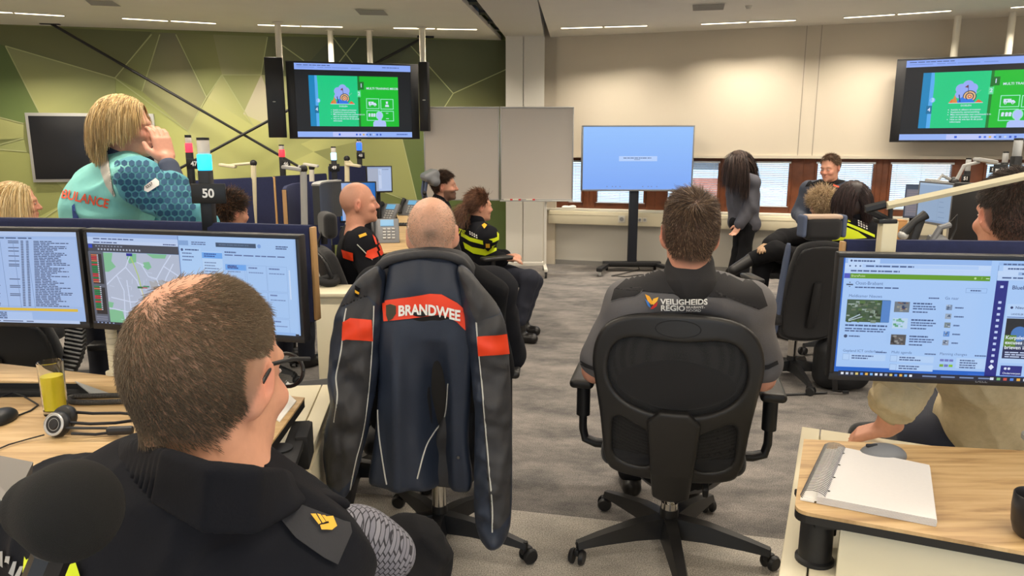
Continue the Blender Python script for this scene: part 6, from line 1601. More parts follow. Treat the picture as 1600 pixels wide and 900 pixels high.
# scalp: elevation of the hairline against the azimuth from the face (0) to the nape (180)
HAIRLINE = ([0, 35, 60, 80, 95, 115, 140, 180], [44, 40, 20, 0, 2, -30, -42, -45])
def scalp_mask(P, H, sc, line=HAIRLINE, soft=6.):
    L = (np.asarray(P)-np.array(H.translation))@np.array(H.to_3x3())/sc-np.array([0, -.005, .028])
    az = np.degrees(np.abs(np.arctan2(L[..., 0], L[..., 1]))); el = np.degrees(np.arctan2(L[..., 2], np.hypot(L[..., 0], L[..., 1])))
    return np.clip((el-np.interp(az, *line))/soft+.5, 0, 1), L, az, el
def skin_colors(V, H, sc, base=SKIN, hair=None, line=HAIRLINE, amt=.8, beard=0., bald=None, lips=True):
    c = np.tile(np.array(lin(base)[:3]), (len(V), 1)); m, L, az, el = scalp_mask(V, H, sc, line, 8.)
    red = np.array(lin((212, 116, 98))[:3])
    def mix(w, col):
        nonlocal c; w = np.clip(w, 0, 1)[:, None]; c = c*(1-w)+np.array(col)*w
    d = lambda p, r: np.exp(-(((L-np.array(p))**2).sum(1))/(r*r))
    for x in (-1, 1):
        mix(.45*d((x*.08, -.01, -.03), .03), red); mix(.35*d((x*.04, .08, -.05), .025), red)
    mix(.4*d((0, .11, -.05), .02), red)
    if lips: mix(.6*(np.exp(-(((L-np.array([0, .1, -.09]))/np.array([.022, .03, .009]))**2).sum(1))), lin((176, 88, 82))[:3])
    if hair is not None:
        hc = np.array(lin(hair)[:3]); w = m*amt
        if bald is not None: w = w*bald(L, az, el)
        mix(w, hc)
        mix(.75*np.exp(-(((np.abs(L[:, 0])-.032)/.016)**2+((L[:, 2]+.0)/.004)**2+((L[:, 1]-.09)/.03)**2)), hc)
        if beard: mix(beard*np.clip(((L[:, 2] < -.055)*(L[:, 1] > .0)*1.), 0, 1)*np.clip((-.05-L[:, 2])/.02, 0, 1)*(np.clip((L[:, 2]+.16)/.02, 0, 1)), hc)
    return c
def head_roots(S, H, sc, n, line=HAIRLINE, dens=None, rng=RNG, soft=8.):
    v = rng.normal(size=(n*3, 3)); v /= np.linalg.norm(v, axis=1)[:, None]
    R3 = np.array(H.to_3x3()); c0 = np.array(H @ (Vector((0, -.005, .028))*sc)); D = v@R3.T
    P = (c0+D*.16*sc).astype(np.float32)
    for _ in range(14): P = P-D*S.eval(P)[:, None]*.95
    m, L, az, el = scalp_mask(P, H, sc, line, soft)
    if dens is not None: m = m*dens(L, az, el)
    ok = (rng.random(len(m)) < m) & (np.linalg.norm(P-c0, axis=1) < .125*sc) & (np.linalg.norm(P-c0, axis=1) > .05*sc)
    ear = (np.abs(L[:, 0]) > .072) & (L[:, 2] < .0) & (az > 70) & (az < 118)
    ok &= ~ear
    return P[ok][:n], L[ok][:n], az[ok][:n], el[ok][:n]
def strands(roots, dirs, length, steps, width, grav, S=None, gap=.0015, cols=None, curl=0., rng=RNG, stiff=.75, taper=.35, side=3, wave=0.):
    N = len(roots); p = roots.astype(np.float64).copy(); d = dirs/np.linalg.norm(dirs, axis=1)[:, None]
    ln = np.broadcast_to(length, (N,)).astype(float)/steps; G = np.array(grav, float)
    path = [p.copy()]; ph = rng.uniform(0, 6.28, N); ax = rng.normal(size=(N, 3))
    for q in range(steps):
        d = d+G*(1-stiff)
        if curl: 
            a = ph+q*1.5; ax2 = np.cross(d, ax); ax2 /= np.maximum(np.linalg.norm(ax2, axis=1)[:, None], 1e-6); ax3 = np.cross(d, ax2)
            d = d+curl*(ax2*np.cos(a)[:, None]+ax3*np.sin(a)[:, None])
        d /= np.linalg.norm(d, axis=1)[:, None]
        p = p+d*ln[:, None]
        if S is not None:
            f = S.eval(p.astype(np.float32)); bad = f < gap
            if bad.any():
                g = S.grad(p[bad].astype(np.float32)); push = g*(gap-f[bad])[:, None]; p[bad] += push
                dn = (d[bad]*g).sum(1); d[bad] -= g*np.minimum(dn, 0)[:, None]; nn = np.linalg.norm(d[bad], axis=1); d[bad] /= np.maximum(nn, 1e-6)[:, None]
        path.append(p.copy())
    path = np.stack(path, 1); K = steps+1
    T = np.gradient(path, axis=1); T /= np.maximum(np.linalg.norm(T, axis=2, keepdims=True), 1e-9)
    u = np.cross(T, ax[:, None, :]); u /= np.maximum(np.linalg.norm(u, axis=2, keepdims=True), 1e-9); w = np.cross(T, u)
    wd = (width*.5*np.linspace(1, taper, K))[None, :, None]
    rings = [path+(u*math.cos(a)+w*math.sin(a))*wd for a in [2*PI*k/side for k in range(side)]]
    V = np.stack(rings, 2).reshape(-1, 3)
    b = (np.arange(N)*K*side)[:, None, None]; kk = (np.arange(steps)*side)[None, :, None]; jj = np.arange(side)[None, None, :]; j2 = (jj+1) % side
    i0 = (b+kk+jj).reshape(-1); i1 = (b+kk+j2).reshape(-1); F = np.stack([i0, i1, i1+side, i0+side], 1)
    cc = None
    if cols is not None: cc = np.repeat(cols, K*side, axis=0)
    return V, F, cc
def hair_obj(root, parts, name='hair', rough=.45):
    Vs, Fs, Cs, o = [], [], [], 0
    for V, F, c in parts: Vs.append(V); Fs.append(F+o); Cs.append(c); o += len(V)
    me = np_mesh(name, np.concatenate(Vs)-np.array(root.location), np.concatenate(Fs)); set_col(me, np.concatenate(Cs))
    return link(name, me, mat('hair_%d' % int(rough*100), (80, 60, 40), rough, attr='Col', spec=.4), root)
def hcols(n, cols, rng=RNG, w=None, v=.15):
    C_ = np.array([lin(c)[:3] for c in cols]); i = rng.choice(len(cols), n, p=w); return C_[i]*(1+rng.normal(0, v, (n, 1))).clip(.4, 1.8)
def tangents(L, H, crown=(0, -.075, .085), swirl=.5):
    """combing field: away from the crown, with a whorl, in world space"""
    n = L/np.linalg.norm(L, axis=1)[:, None]; r = L-np.array(crown); t = r-n*(r*n).sum(1)[:, None]; t /= np.maximum(np.linalg.norm(t, axis=1)[:, None], 1e-6)
    s_ = np.cross(n, t); a = t+s_*swirl; a /= np.linalg.norm(a, axis=1)[:, None]; R3 = np.array(H.to_3x3())
    return a@R3.T, n@R3.T

def person(label, b, H, hs=1., fem=False, skin=SKIN, hair=None, line=HAIRLINE, amt=.8, beard=0., bald=None, h=.007, hands='', hand_fn=None, arms=True, legs=False, jaw=1., extra=None, eyes=True, group=None):
    """the continuous body; root object of the figure"""
    s = SDF(); J = b.J
    add_head(s, H, hs, fem, J['nek']-Vector((0, 0, .03)), jaw); add_torso(s, b, -.014, 1., .95)
    for a in 'LR':
        add_arm(s, b, a, 0., 1., .02, (.046, .04, .028))
        if a in hands and hand_fn is not None and a in hand_fn: hand_fn[a](s)
        else: add_hand(s, J['wr'+a], J['wr'+a]-J['el'+a], Vector((0, 0, 1)) if abs(nv(J['wr'+a]-J['el'+a]).z) < .8 else b.M.to_3x3() @ Vector((1 if a == 'R' else -1, 0, 0)), b.sc, .5, 1 if a == 'L' else -1)
    if legs:
        add_legs(s, b, -.006)
        for a in 'LR': add_foot(s, b, a, -.004)
    if extra: extra(s)
    V, F = s.net(h)
    base = Vector((b.base.x, b.base.y, 0))
    me = np_mesh('person', V-np.array(base), F); set_col(me, skin_colors(V, H, hs, skin, hair, line, amt, beard, bald))
    o = link('person', me, skin_mat()); o.location = base; tag(o, label, 'person', group)
    if eyes:
        for x in (-1, 1):
            c = H @ (Vector((x*.031, .0805, .001))*hs); e = MB().sphere(H @ (Vector((x*.031, .0895, .001))*hs)-base, (.0108*hs, .0042*hs, .0045*hs), 0, 12, H.to_3x3()).build('eye', mat('eye_white', (186, 174, 166), .35), o)
            MB().sphere(H @ (Vector((x*.031, .0905, .001))*hs)-base, .0042*hs, 0, 10).build('iris', mat('iris', (60, 58, 50), .2), e)
    return o
def decal_px(polys, bvh_o, Y, name, m, off=.0018, sub=.012, parent=None, xform=None):
    """flat patches given by picture pixels, draped on a surface (rays from where the photograph was taken)"""
    o = bvh_o; inv = o.matrix_world.inverted() if False else None
    root = o.parent if o.parent else o; base = Vector(root.location)
    t = bvh_of(o); bm = bmesh.new(); cam0 = Vector((0, 0, CAM_H))
    for pl in polys:
        if isinstance(pl, tuple) and len(pl) == 2 and isinstance(pl[1], list) and pl[1] and isinstance(pl[1][0], (list, tuple)) and not hasattr(pl[0][0], '__float__'):
            vs, fs = pl; vv = [bm.verts.new(atY(x, y, Y)) for x, y in vs]
            for f in fs:
                try: bm.faces.new([vv[k] for k in f])
                except ValueError: pass
        else:
            vv = [bm.verts.new(atY(x, y, Y)) for x, y in pl]; bm.faces.new(vv)
    bmesh.ops.triangulate(bm, faces=bm.faces[:])
    for _ in range(6):
        es = [e for e in bm.edges if e.calc_length() > sub]
        if not es: break
        bmesh.ops.subdivide_edges(bm, edges=es, cuts=1); bmesh.ops.triangulate(bm, faces=bm.faces[:])
    dead = []
    for v in bm.verts:
        d = (v.co-cam0).normalized(); hit = t.ray_cast(cam0-base, d)
        if hit[0] is None: dead.append(v); continue
        v.co = hit[0]-d*off+(hit[1]*off if hit[1].dot(d) < 0 else -hit[1]*off)
    bmesh.ops.delete(bm, geom=dead, context='VERTS')
    # drop slivers that stretch over depth jumps
    bad = [f for f in bm.faces if max(e.calc_length() for e in f.edges) > sub*4]
    bmesh.ops.delete(bm, geom=bad, context='FACES')
    loose = [v for v in bm.verts if not v.link_faces]; bmesh.ops.delete(bm, geom=loose, context='VERTS')
    for v in bm.verts: pass
    me = bpy.data.meshes.new(name); bm.to_mesh(me); bm.free(); me.polygons.foreach_set('use_smooth', [True]*len(me.polygons))
    return link(name, me, m, parent or root)
def text_px(txt, x, y, size, bold=.02, rot=0., sx=1., align='LEFT', shear=0., arc=None):
    """letter outlines laid out in pixels: (verts, faces)"""
    vs, fs = text_verts(txt, size, bold, align); c, s_ = math.cos(rot), math.sin(rot); out = []
    for v in vs:
        a, b2 = v.x*sx+v.y*shear, v.y
        yy = -(b2)
        if arc: yy += arc(a)
        out.append((x+a*c-yy*s_, y+a*s_+yy*c))
    return (out, fs)
def surf_tube(pts_px, o, Y, r, name, m, lift=.0, parent=None, n=6):
    """cord lying on a surface along picture points"""
    root = o.parent if o.parent else o; base = Vector(root.location); t = bvh_of(o); cam0 = Vector((0, 0, CAM_H)); P = []
    q = catmull([Vector((x, y, 0)) for x, y in pts_px], 8)
    for v in q:
        d = (atY(v.x, v.y, Y)-cam0).normalized(); hit = t.ray_cast(cam0-base, d)
        if hit[0] is not None: P.append(hit[0]-d*lift)
    if len(P) < 2: return None
    return MB().tube(P, r, n).build(name, m, parent or root)
J_ = atY
m_polo = mat('polo_grey', (98, 96, 98), .85, noise=.06, nscale=300, bump=.12, bscale=300)
m_polob = mat('polo_black', (36, 35, 37), .85, bump=.1, bscale=300)
m_jkt = mat('uniform_navy', (20, 21, 27), .9, spec=.25, bump=.12, bscale=250, noise=.1, nscale=30)
m_blk = mat('cloth_black', (20, 20, 23), .9, spec=.25, bump=.1, bscale=250)
m_navyc = mat('trousers_navy', (30, 33, 46), .85, noise=.1, nscale=25)
m_yel = mat('hivis_yellow', (214, 232, 30), .5)
m_org = mat('fire_orange', (232, 66, 30), .5)
m_wht = mat('print_white', (232, 232, 228), .6)
m_red_l = mat('trim_dark_red', (120, 30, 22), .6)
m_pipe = mat('reflective_piping', (196, 196, 190), .4)
m_gold = mat('emblem_gold', (226, 172, 40), .5)
# ================================================================ man in the polo shirt (middle)
hc = J_(1077, 366, 2.36)
b = Body(pc.x, pc.y-.04, -7, 1.08, .53)
b.set(nek=J_(1076, 437, 2.36), che=J_(1072, 545, 2.5), bel=J_(1068, 640, 2.58), pel=J_(1064, 715, 2.66), shL=J_(984, 476, 2.4), shR=J_(1170, 478, 2.37), elL=J_(930, 578, 2.42), elR=J_(1190, 590, 2.36))
b.set(wrL=b.J['elL']+Vector((.1, .25, -.02)), wrR=b.J['elR']+Vector((-.08, .25, -.03)))
H = hmat(hc, -4, -4, 2)
HL3 = ([0, 35, 60, 80, 95, 112, 135, 180], [44, 40, 20, 2, 4, -44, -58, -60])
P3 = person('person in grey and black polo shirt seated in the mesh back chair, seen from behind', b, H, 1.1, hair=(52, 40, 32), line=HL3, amt=.85, h=.006, skin=(204, 146, 122))
s = SDF(); add_torso(s, b, .01, 1.02, 1.0, .05)
for a in 'LR': add_arm(s, b, a, .012, .8, .03, (.056, .054, .04))
polo = garment(s, 'polo_shirt', P3, m_polo, .006, folds(.006, 3, 5., (0, 0, 1), 2.))
s = SDF(); s.cap(b.J['nek']+Vector((0, -.012, -.005)), b.J['nek']+Vector((0, .0, .045)), .092, .08, .01); s.cap(b.J['nek']+Vector((0, .03, .03)), b.J['nek']+Vector((0, .06, .2)), .07, .09, .012, True); garment(s, 'collar', P3, m_polob, .005, folds(.002, 4, 9.))
s = SDF(); s.ell(b.J['pel'], (.19, .15, .13)); add_legs(s, b, .012); garment(s, 'trousers', P3, m_blk, .008)
for a in 'LR': shoe_obj(b, a, P3)
yk = [[(955, 470), (960, 452), (985, 430), (1015, 416), (1040, 428), (1076, 432), (1112, 428), (1140, 418), (1168, 432), (1190, 452), (1199, 478), (1186, 484), (1160, 473), (1138, 466), (1122, 458), (1112, 446), (1100, 438), (1076, 436), (1040, 436), (1016, 438), (1006, 448), (1000, 458), (992, 463), (968, 466)]]
decal_px(yk, polo, 2.1, 'black_yoke', m_polob)
for sx, pts in (('l', [(905, 562), (916, 568), (930, 574), (932, 580), (915, 574), (904, 567)]), ('r', [(1183, 572), (1200, 570), (1214, 563), (1216, 569), (1200, 577), (1183, 579)])): decal_px([pts], polo, 2.1, 'sleeve_trim', m_polob)
surf_tube([(955, 471), (975, 466), (993, 463), (1002, 456), (1010, 443), (1030, 437), (1076, 436), (1102, 438), (1116, 452), (1135, 465), (1160, 474), (1186, 485)], polo, 2.1, .0016, 'seam', m_polo, .002)
for q in (text_px('VEILIGHEIDS', 1032, 471., 11., .03, sx=1.2), text_px('REGIO', 1032, 480.3, 11., .03, sx=1.2)): decal_px([q], polo, 2.1, 'lettering', m_wht, .0065, .006)
for q in (text_px('BRABANT-', 1072, 478.4, 5.0, .02, sx=1.2), text_px('NOORD', 1072, 483.2, 5.0, .02, sx=1.2)): decal_px([q], polo, 2.1, 'lettering', m_wht, .0065, .006)
for c, pl in (((240, 170, 40), [(1008, 460), (1015, 463), (1020, 471), (1018, 476), (1012, 470)]), ((250, 190, 60), [(1018, 474), (1021, 467), (1029, 464), (1027, 470), (1021, 476)]), ((60, 120, 200), [(1008, 467), (1014, 472), (1017, 481), (1012, 477)]), ((200, 50, 50), [(1016, 482), (1020, 477), (1028, 471), (1026, 478), (1020, 482)])): decal_px([pl], polo, 2.1, 'emblem', mat('emblem_%d%d%d' % c, c, .6), .003, .01)
S3 = head_sdf(H, 1.1)
ro, L, az, el = head_roots(S3, H, 1.1, 11000, HL3)
t, n = tangents(L, H, (.0, -.085, .075), .55); L_ = .045*np.clip(.3+L[:, 2]/.09, .2, 1.0)*np.clip(1.3-np.abs(L[:, 0])/.075, .3, 1)
dr_ = t*.95+n*.34+RNG.normal(0, .2, n.shape)
hair_obj(P3, [strands(ro, dr_, L_*RNG.uniform(.7, 1.25, len(ro)), 4, .0017, (0, 0, -.5), S3, .004, hcols(len(ro), [(88, 68, 54), (64, 50, 41), (122, 98, 76), (150, 124, 98)], w=[.4, .3, .2, .1]), stiff=.85)])

# ================================================================ bald man in front of the fire service jacket
hc = J_(676, 368, 2.42)
b = Body(jc.x+.0, jc.y+.0, -4, 1.03, .56)
b.set(nek=J_(680, 430, 2.46)); b.set(shL=b.J['nek']+Vector((-.2, .02, -.06)), shR=b.J['nek']+Vector((.2, .0, -.06)))
H = hmat(hc, 2, -12, -3)
HLb = ([0, 60, 80, 95, 112, 140, 180], [80, 50, 24, 10, -30, -42, -45])
P2 = person('person with a shaved bald head seated behind the hanging fire service jacket', b, H, 1.02, hair=(120, 104, 88), line=HLb, amt=.0, h=.005, skin=(216, 164, 138))
V = np.array([v.co for v in P2.data.vertices])+np.array(P2.location)
c0 = skin_colors(V, H, 1.02, (216, 164, 138), None)
m_, L, az, el = scalp_mask(V, H, 1.02)
st = np.clip((.075-L[:, 2]+.02*np.abs(L[:, 0])/.07)/.06, 0, 1)*m_; st = st*(.5+.5*noise3(V, 3, 60.)*.6)
dk = np.exp(-((L[:, 0]-.0)/.03)**2-((L[:, 2]+.035)/.022)**2)*(L[:, 1] < 0)
w = np.clip(st*.42, 0, .5)[:, None]; c0 = c0*(1-w)+np.array(lin((150, 132, 110))[:3])*w
w = np.clip(dk*.75, 0, .8)[:, None]; c0 = c0*(1-w)+np.array(lin((84, 74, 62))[:3])*w
P2.data.attributes['Col'].data.foreach_set('color', np.concatenate([c0, np.ones((len(c0), 1))], 1).astype(np.float32).ravel())
ro, L, az, el = head_roots(head_sdf(H, 1.02), H, 1.02, 5000, HAIRLINE, lambda L, az, el: np.clip((.07-L[:, 2])/.06, .06, 1))
t, n = tangents(L, H)
hair_obj(P2, [strands(ro, n+t*.4, .0035, 1, .0007, (0, 0, -.2), None, .001, hcols(len(ro), [(196, 184, 168), (140, 122, 104), (96, 84, 70)], w=[.5, .35, .15]))], 'stubble')
s = SDF(); add_torso(s, b, .012, 1.05, 1.05)
for a in 'LR': add_arm(s, b, a, .014, 1., .03, (.06, .052, .042))
s.cap(b.J['nek'], b.J['nek']+Vector((0, .01, .03)), .075, .07, .02)
garment(s, 'shirt', P2, m_jkt, .009, folds(.006, 5, 4.))
s = SDF(); s.ell(b.J['pel'], (.18, .14, .13)); add_legs(s, b, .014); garment(s, 'trousers', P2, m_navyc, .009)
for a in 'LR': shoe_obj(b, a, P2)
MB().tube([H @ (Vector((.075, -.03, .0))*1.02)-P2.location, H @ (Vector((.078, .03, .012))*1.02)-P2.location, H @ (Vector((.07, .095, .01))*1.02)-P2.location], .0022, 6).build('glasses_temple', m_black, P2)

# ================================================================ fire service jacket hanging over the chair
YJ = 2.26
jb = atZ(660, 800, 0)
jk = thing('jacket', 'dark blue and charcoal fire service jacket with an orange back band, hung over the chair', 'jacket', (jc.x, YJ, .42))
m_jn = mat('jacket_navy', (38, 46, 62), .5, bump=.08, bscale=300, noise=.06, nscale=20)
m_jc = mat('jacket_charcoal', (52, 52, 55), .6, bump=.1, bscale=350, noise=.06, nscale=20)
def jp(pts, Y=YJ): return [(atY(x, y, Y).x-jk.location.x, atY(x, y, Y).z-jk.location.z) for x, y in pts]
def jplate(name, px, th, r, curve, m, Y=YJ, h=.006, rnd=2):
    me = plate(name, jp(px, Y), [], th, r, curve, h, rnd); return link(name, me, m, jk)
def w2(x): return x  # local x
xl, xr_j = jp([(600, 500)])[0][0], jp([(728, 500)])[0][0]; ztop = jp([(660, 392)])[0][1]; zlow = jp([(660, 770)])[0][1]
def back_curve(X, Zz):
    t = (ztop-Zz)/(ztop-zlow)
    y = -.012+.06*np.exp(-((t)/.12)**2)*1.0
    dx = X-(xl+xr_j)/2
    y = y+.35*dx*dx
    f1 = np.exp(-((X-jp([(675, 500)])[0][0]-.03*t)/.046)**2)*np.clip((t-.34)*4, 0, 1)*.12     # deep hanging fold
    f2 = np.exp(-((X-jp([(625, 500)])[0][0]+.02*t)/.03)**2)*np.clip((t-.1)*2, 0, 1)*-.03
    f3 = np.exp(-((X-jp([(705, 500)])[0][0]+.01*t)/.022)**2)*np.clip((t-.2)*2, 0, 1)*-.04
    f4 = np.exp(-(((X-jp([(648, 470)])[0][0])/.05)**2+((t-.2)/.08)**2))*.02
    nz = noise3(np.stack([X*2.2, Zz*.8, 0*X], -1), 11, 3.)*.008
    return y+f1+f2+f3+f4+nz
body = jplate('back_panel', [(606, 404), (640, 397), (690, 397), (714, 408), (722, 440), (730, 470), (742, 520), (738, 600), (730, 690), (742, 760), (722, 772), (690, 775), (655, 764), (625, 760), (585, 757), (574, 752), (586, 690), (592, 600), (590, 520), (600, 470), (604, 430)], .07, .03, back_curve, m_jn)
def sleeve_curve(seed, xc, bul, near=0.):
    x0 = jp([(xc, 600)])[0][0]
    def f(X, Zz):
        t = (ztop-Zz)/(ztop-zlow)
        return -.012+near*t+bul*((X-x0)/.06)**2+noise3(np.stack([X*1.6, Zz, 0*X], -1), seed, 3.6)*.014+.008*noise3(np.stack([X*3, Zz*2.2, 0*X], -1), seed+1, 5.)+.013*np.sin(Zz*34+X*30+seed)*np.exp(-((t-.55)/.22)**2)
    return f
sl = jplate('sleeve', [(590, 414), (566, 428), (545, 452), (526, 490), (516, 545), (514, 590), (519, 620), (508, 680), (503, 720), (509, 762), (530, 777), (552, 762), (568, 712), (582, 640), (596, 560), (600, 500), (602, 450), (598, 420)], .12, .05, sleeve_curve(2, 555, .012, -.02), m_jn)
sr = jplate('sleeve', [(712, 408), (735, 422), (768, 462), (788, 490), (795, 540), (799, 620), (801, 720), (799, 805), (790, 828), (766, 835), (744, 816), (741, 740), (744, 650), (738, 580), (728, 520), (718, 460)], .12, .05, sleeve_curve(7, 765, .012, -.05), m_jn)
fl_ = jplate('front_flap', [(716, 398), (735, 420), (765, 436), (797, 456), (793, 474), (788, 520), (802, 570), (806, 610), (780, 620), (750, 560), (725, 470), (708, 420)], .06, .028, lambda X, Zz: .12+0*X+noise3(np.stack([X, Zz, 0*X], -1), 5, 5.)*.015, m_blk)
lf2 = jplate('front_flap', [(700, 600), (742, 560), (750, 640), (745, 740), (735, 780), (650, 772), (658, 740), (690, 660)], .05, .02, lambda X, Zz: .07+0*X+noise3(np.stack([X, Zz, 0*X], -1), 6, 5.)*.01, m_jc)
cpts = [atY(x, y, Y)-jk.location for x, y, Y in ((584, 430, YJ+.02), (598, 412, YJ+.015), (625, 402, YJ+.01), (670, 397, YJ+.005), (708, 402, YJ+.01), (724, 412, YJ+.03), (734, 428, YJ+.08), (738, 450, YJ+.12))]
s = SDF()
q = catmull(cpts, 4)
for a_, c_ in zip(q, q[1:]): s.cap(a_, c_, .012, .012, .01)
for a_, c_ in zip(q[3:24], q[4:25]): s.cap(a_+Vector((0, .05, -.004)), c_+Vector((0, .05, -.004)), .010, .010, .03)
V, F = s.net(.005); link('collar', np_mesh('collar', V, F), m_jc, jk)
# charcoal panels
decal_px([[(588, 418), (566, 432), (548, 455), (532, 480), (552, 466), (575, 462), (592, 478), (596, 440)]], sl, YJ-.1, 'charcoal_shoulder', m_jc, .0015)
decal_px([[(556, 466), (575, 464), (583, 478), (583, 500), (582, 540), (578, 600), (573, 650), (566, 700), (552, 745), (530, 770), (512, 755), (508, 700), (520, 640), (524, 590), (530, 560), (536, 520), (541, 480)]], sl, YJ-.1, 'charcoal_sleeve', m_jc, .0015)
decal_px([[(714, 412), (735, 426), (766, 462), (786, 488), (744, 503), (734, 480), (722, 445)]], sr, YJ-.1, 'charcoal_shoulder', m_jc, .0015)
decal_px([[(744, 503), (787, 490), (794, 540), (798, 620), (799, 720), (796, 805), (780, 826), (768, 828), (764, 740), (758, 640), (750, 560)]], sr, YJ-.1, 'charcoal_sleeve', m_jc, .0015)
# orange bands
def obands(o, pl, edge_a, edge_b, nm='orange_band'):
    d = decal_px([pl], o, YJ-.1, nm, m_org, .003)
    for e in (edge_a, edge_b): surf_tube(e, o, YJ-.1, .0013, 'dark_edge_line', m_red_l, .0035)
    return d
obands(body, [(598, 470), (640, 464), (672, 459), (690, 460), (714, 473), (728, 486), (733, 512), (727, 516), (714, 503), (698, 494), (672, 489), (640, 498), (600, 502)], [(600, 474), (640, 468), (672, 463), (690, 464), (714, 477), (726, 489)], [(602, 498), (640, 494), (672, 485), (698, 490), (712, 499)])
tx = text_px('BRANDWEE', 622, 487, 22.5, .035, 0., .80, 'LEFT', 0., lambda a: -.0035*a*a*0-6*math.sin(min(a/92, 1)*PI)*.9+a*.07)
decal_px([tx], body, YJ-.1, 'lettering', m_wht, .006, .006)
decal_px([[(604, 477), (610, 475), (619, 478), (619, 490), (614, 498), (607, 502), (604, 492)]], body, YJ-.1, 'shield_emblem', mat('shield_dark', (60, 56, 40), .6), .0042, .01)
for ln_ in ([(605, 479), (612, 476), (618, 480), (617, 490), (611, 498)], [(607, 481), (611, 490), (615, 481)]): surf_tube(ln_, body, YJ-.1, .0016, 'shield_line', mat('shield_gold', (176, 158, 70), .5), .005)
obands(sl, [(547, 497), (580, 500), (582, 533), (541, 530), (535, 532), (536, 503)], [(537, 505), (548, 500), (581, 503)], [(536, 528), (548, 526), (582, 530)])
obands(sr, [(746, 526), (791, 522), (795, 553), (748, 556)], [(746, 529), (792, 525)], [(748, 552), (795, 549)])
# piping
for o_, pts in ((sl, [(541, 482), (537, 505), (534, 540), (529, 568), (525, 590), (527, 620), (522, 660)]), (sl, [(584, 478), (583, 505), (580, 560), (575, 620), (567, 676), (556, 720), (547, 765)]), (body, [(590, 640), (592, 680), (600, 735), (604, 757)]), (body, [(700, 600), (695, 650), (678, 676), (665, 700), (652, 748)]), (sr, [(744, 504), (747, 540), (752, 590), (758, 660), (763, 720), (769, 790), (769, 832)])):
    surf_tube(pts, o_, YJ-.1, .0026, 'reflective_piping', m_pipe, .002)
for o_, pts in ((sl, [(556, 446), (563, 450), (560, 464), (554, 462)]), (fl_, [(768, 470), (774, 476), (781, 489), (774, 488)])):
    d = decal_px([pts], o_, YJ-.1, 'shoulder_loop', m_blk, .004)
    (x0, y0), (x1, y1), (x2, y2), (x3, y3) = pts
    decal_px([[(x0*.6+x3*.4, y0*.6+y3*.4), (x1*.6+x2*.4, y1*.6+y2*.4), (x1*.35+x2*.65, y1*.35+y2*.65), (x0*.35+x3*.65, y0*.35+y3*.65)]], o_, YJ-.1, 'rank_bar', m_gold, .006)
MB().lathe([(0, .004), (.004, .004), (.006, 0)], atY(716, 715, YJ-.03)-jk.location, 14, M=Matrix.Rotation(PI/2, 4, 'X')).build('snap_button', m_steel, jk)
def seated(hx, hy, Y, yaw, sc=1., lean=0.):
    hc = J_(hx, hy, Y); seat = hc.z/sc-.66
    off = Matrix.Rotation(R(yaw), 3, 'Z') @ Vector((0, math.sin(R(lean))*.64+.03, 0))*sc
    b = Body(hc.x-off.x, hc.y-off.y, yaw, sc, seat, lean); return b, hc
def simple_clothes(o, b, m_top, m_leg, g=.012, h=.009, seed=1, shoes=True, collar=None, arms=1., amp=.006, flare=0., wide=1.05):
    s = SDF(); add_torso(s, b, g, wide, wide)
    for a in 'LR': add_arm(s, b, a, g+.002, arms, .03, (.058, .05, .04))
    top = garment(s, 'jacket' if collar else 'top', o, m_top, h, folds(amp, seed, 4., (0, 0, 1), 1.6))
    if collar: s = SDF(); s.cap(b.J['nek'], b.J['nek']+Vector((0, 0, .045*b.sc)), .076*b.sc, .07*b.sc, .01); garment(s, 'collar', o, collar, h*.8)
    if m_leg:
        s = SDF(); s.ell(b.J['pel'], (.18*b.sc, .14*b.sc, .13*b.sc)); add_legs(s, b, .012, flare=flare); garment(s, 'trousers', o, m_leg, h, folds(.005, seed+1, 5.))
        if shoes:
            for a in 'LR': shoe_obj(b, a, o)
    return top
def short_hair(o, H, sc, n, cols, L0, line=HAIRLINE, lift=.4, width=.0014, dens=None, w=None, seed=5, swirl=.5, steps=3, curl=0., crown=(0, -.075, .085), grav=(0, 0, -.4), side_k=.5, name='hair', sdf=None):
    rng = np.random.default_rng(seed); S = sdf or head_sdf(H, sc); ro, L, az, el = head_roots(S, H, sc, n, line, dens, rng)
    t, nn = tangents(L, H, crown, swirl)
    ln = L0*sc*np.clip(side_k+(1-side_k)*(L[:, 2]+.02)/.09, side_k*.6, 1)*rng.uniform(.7, 1.25, len(ro))
    return hair_obj(o, [strands(ro, t+nn*lift+rng.normal(0, .2, nn.shape), ln, steps, width, grav, S, .002, hcols(len(ro), cols, rng, w), curl=curl, rng=rng, stiff=.85)], name)
def long_hair(o, H, sc, n, cols, L0, b=None, line=HAIRLINE, part=0., width=.0026, w=None, seed=6, steps=12, grav=.5, curl=0., lift=.3, back=0., extra=None, name='hair', gap=.006, fwd=None):
    rng = np.random.default_rng(seed); S = head_sdf(H, sc, True)
    if extra: extra(S)
    Sh = head_sdf(H, sc, True); ro, L, az, el = head_roots(Sh, H, sc, n, line, None, rng)
    R3 = np.array(H.to_3x3()); nn = L/np.linalg.norm(L, axis=1)[:, None]
    side = np.sign(L[:, 0]-part*.03+rng.normal(0, .006, len(L)))
    d = np.stack([side*.8*np.exp(-(np.abs(L[:, 0])/.05)), -.25-back+0*side, -.15+0*side], 1)+nn*lift+rng.normal(0, .08, nn.shape)
    drop = (H.inverted().to_3x3() @ Vector((0, 0, -1)))
    Vs = strands(ro, d@R3.T, L0*sc*rng.uniform(.8, 1.1, len(ro)), steps, width, (0, 0, -grav*2), S, gap, hcols(len(ro), cols, rng, w), curl=curl, rng=rng, stiff=.6)
    return hair_obj(o, [Vs], name, .4)
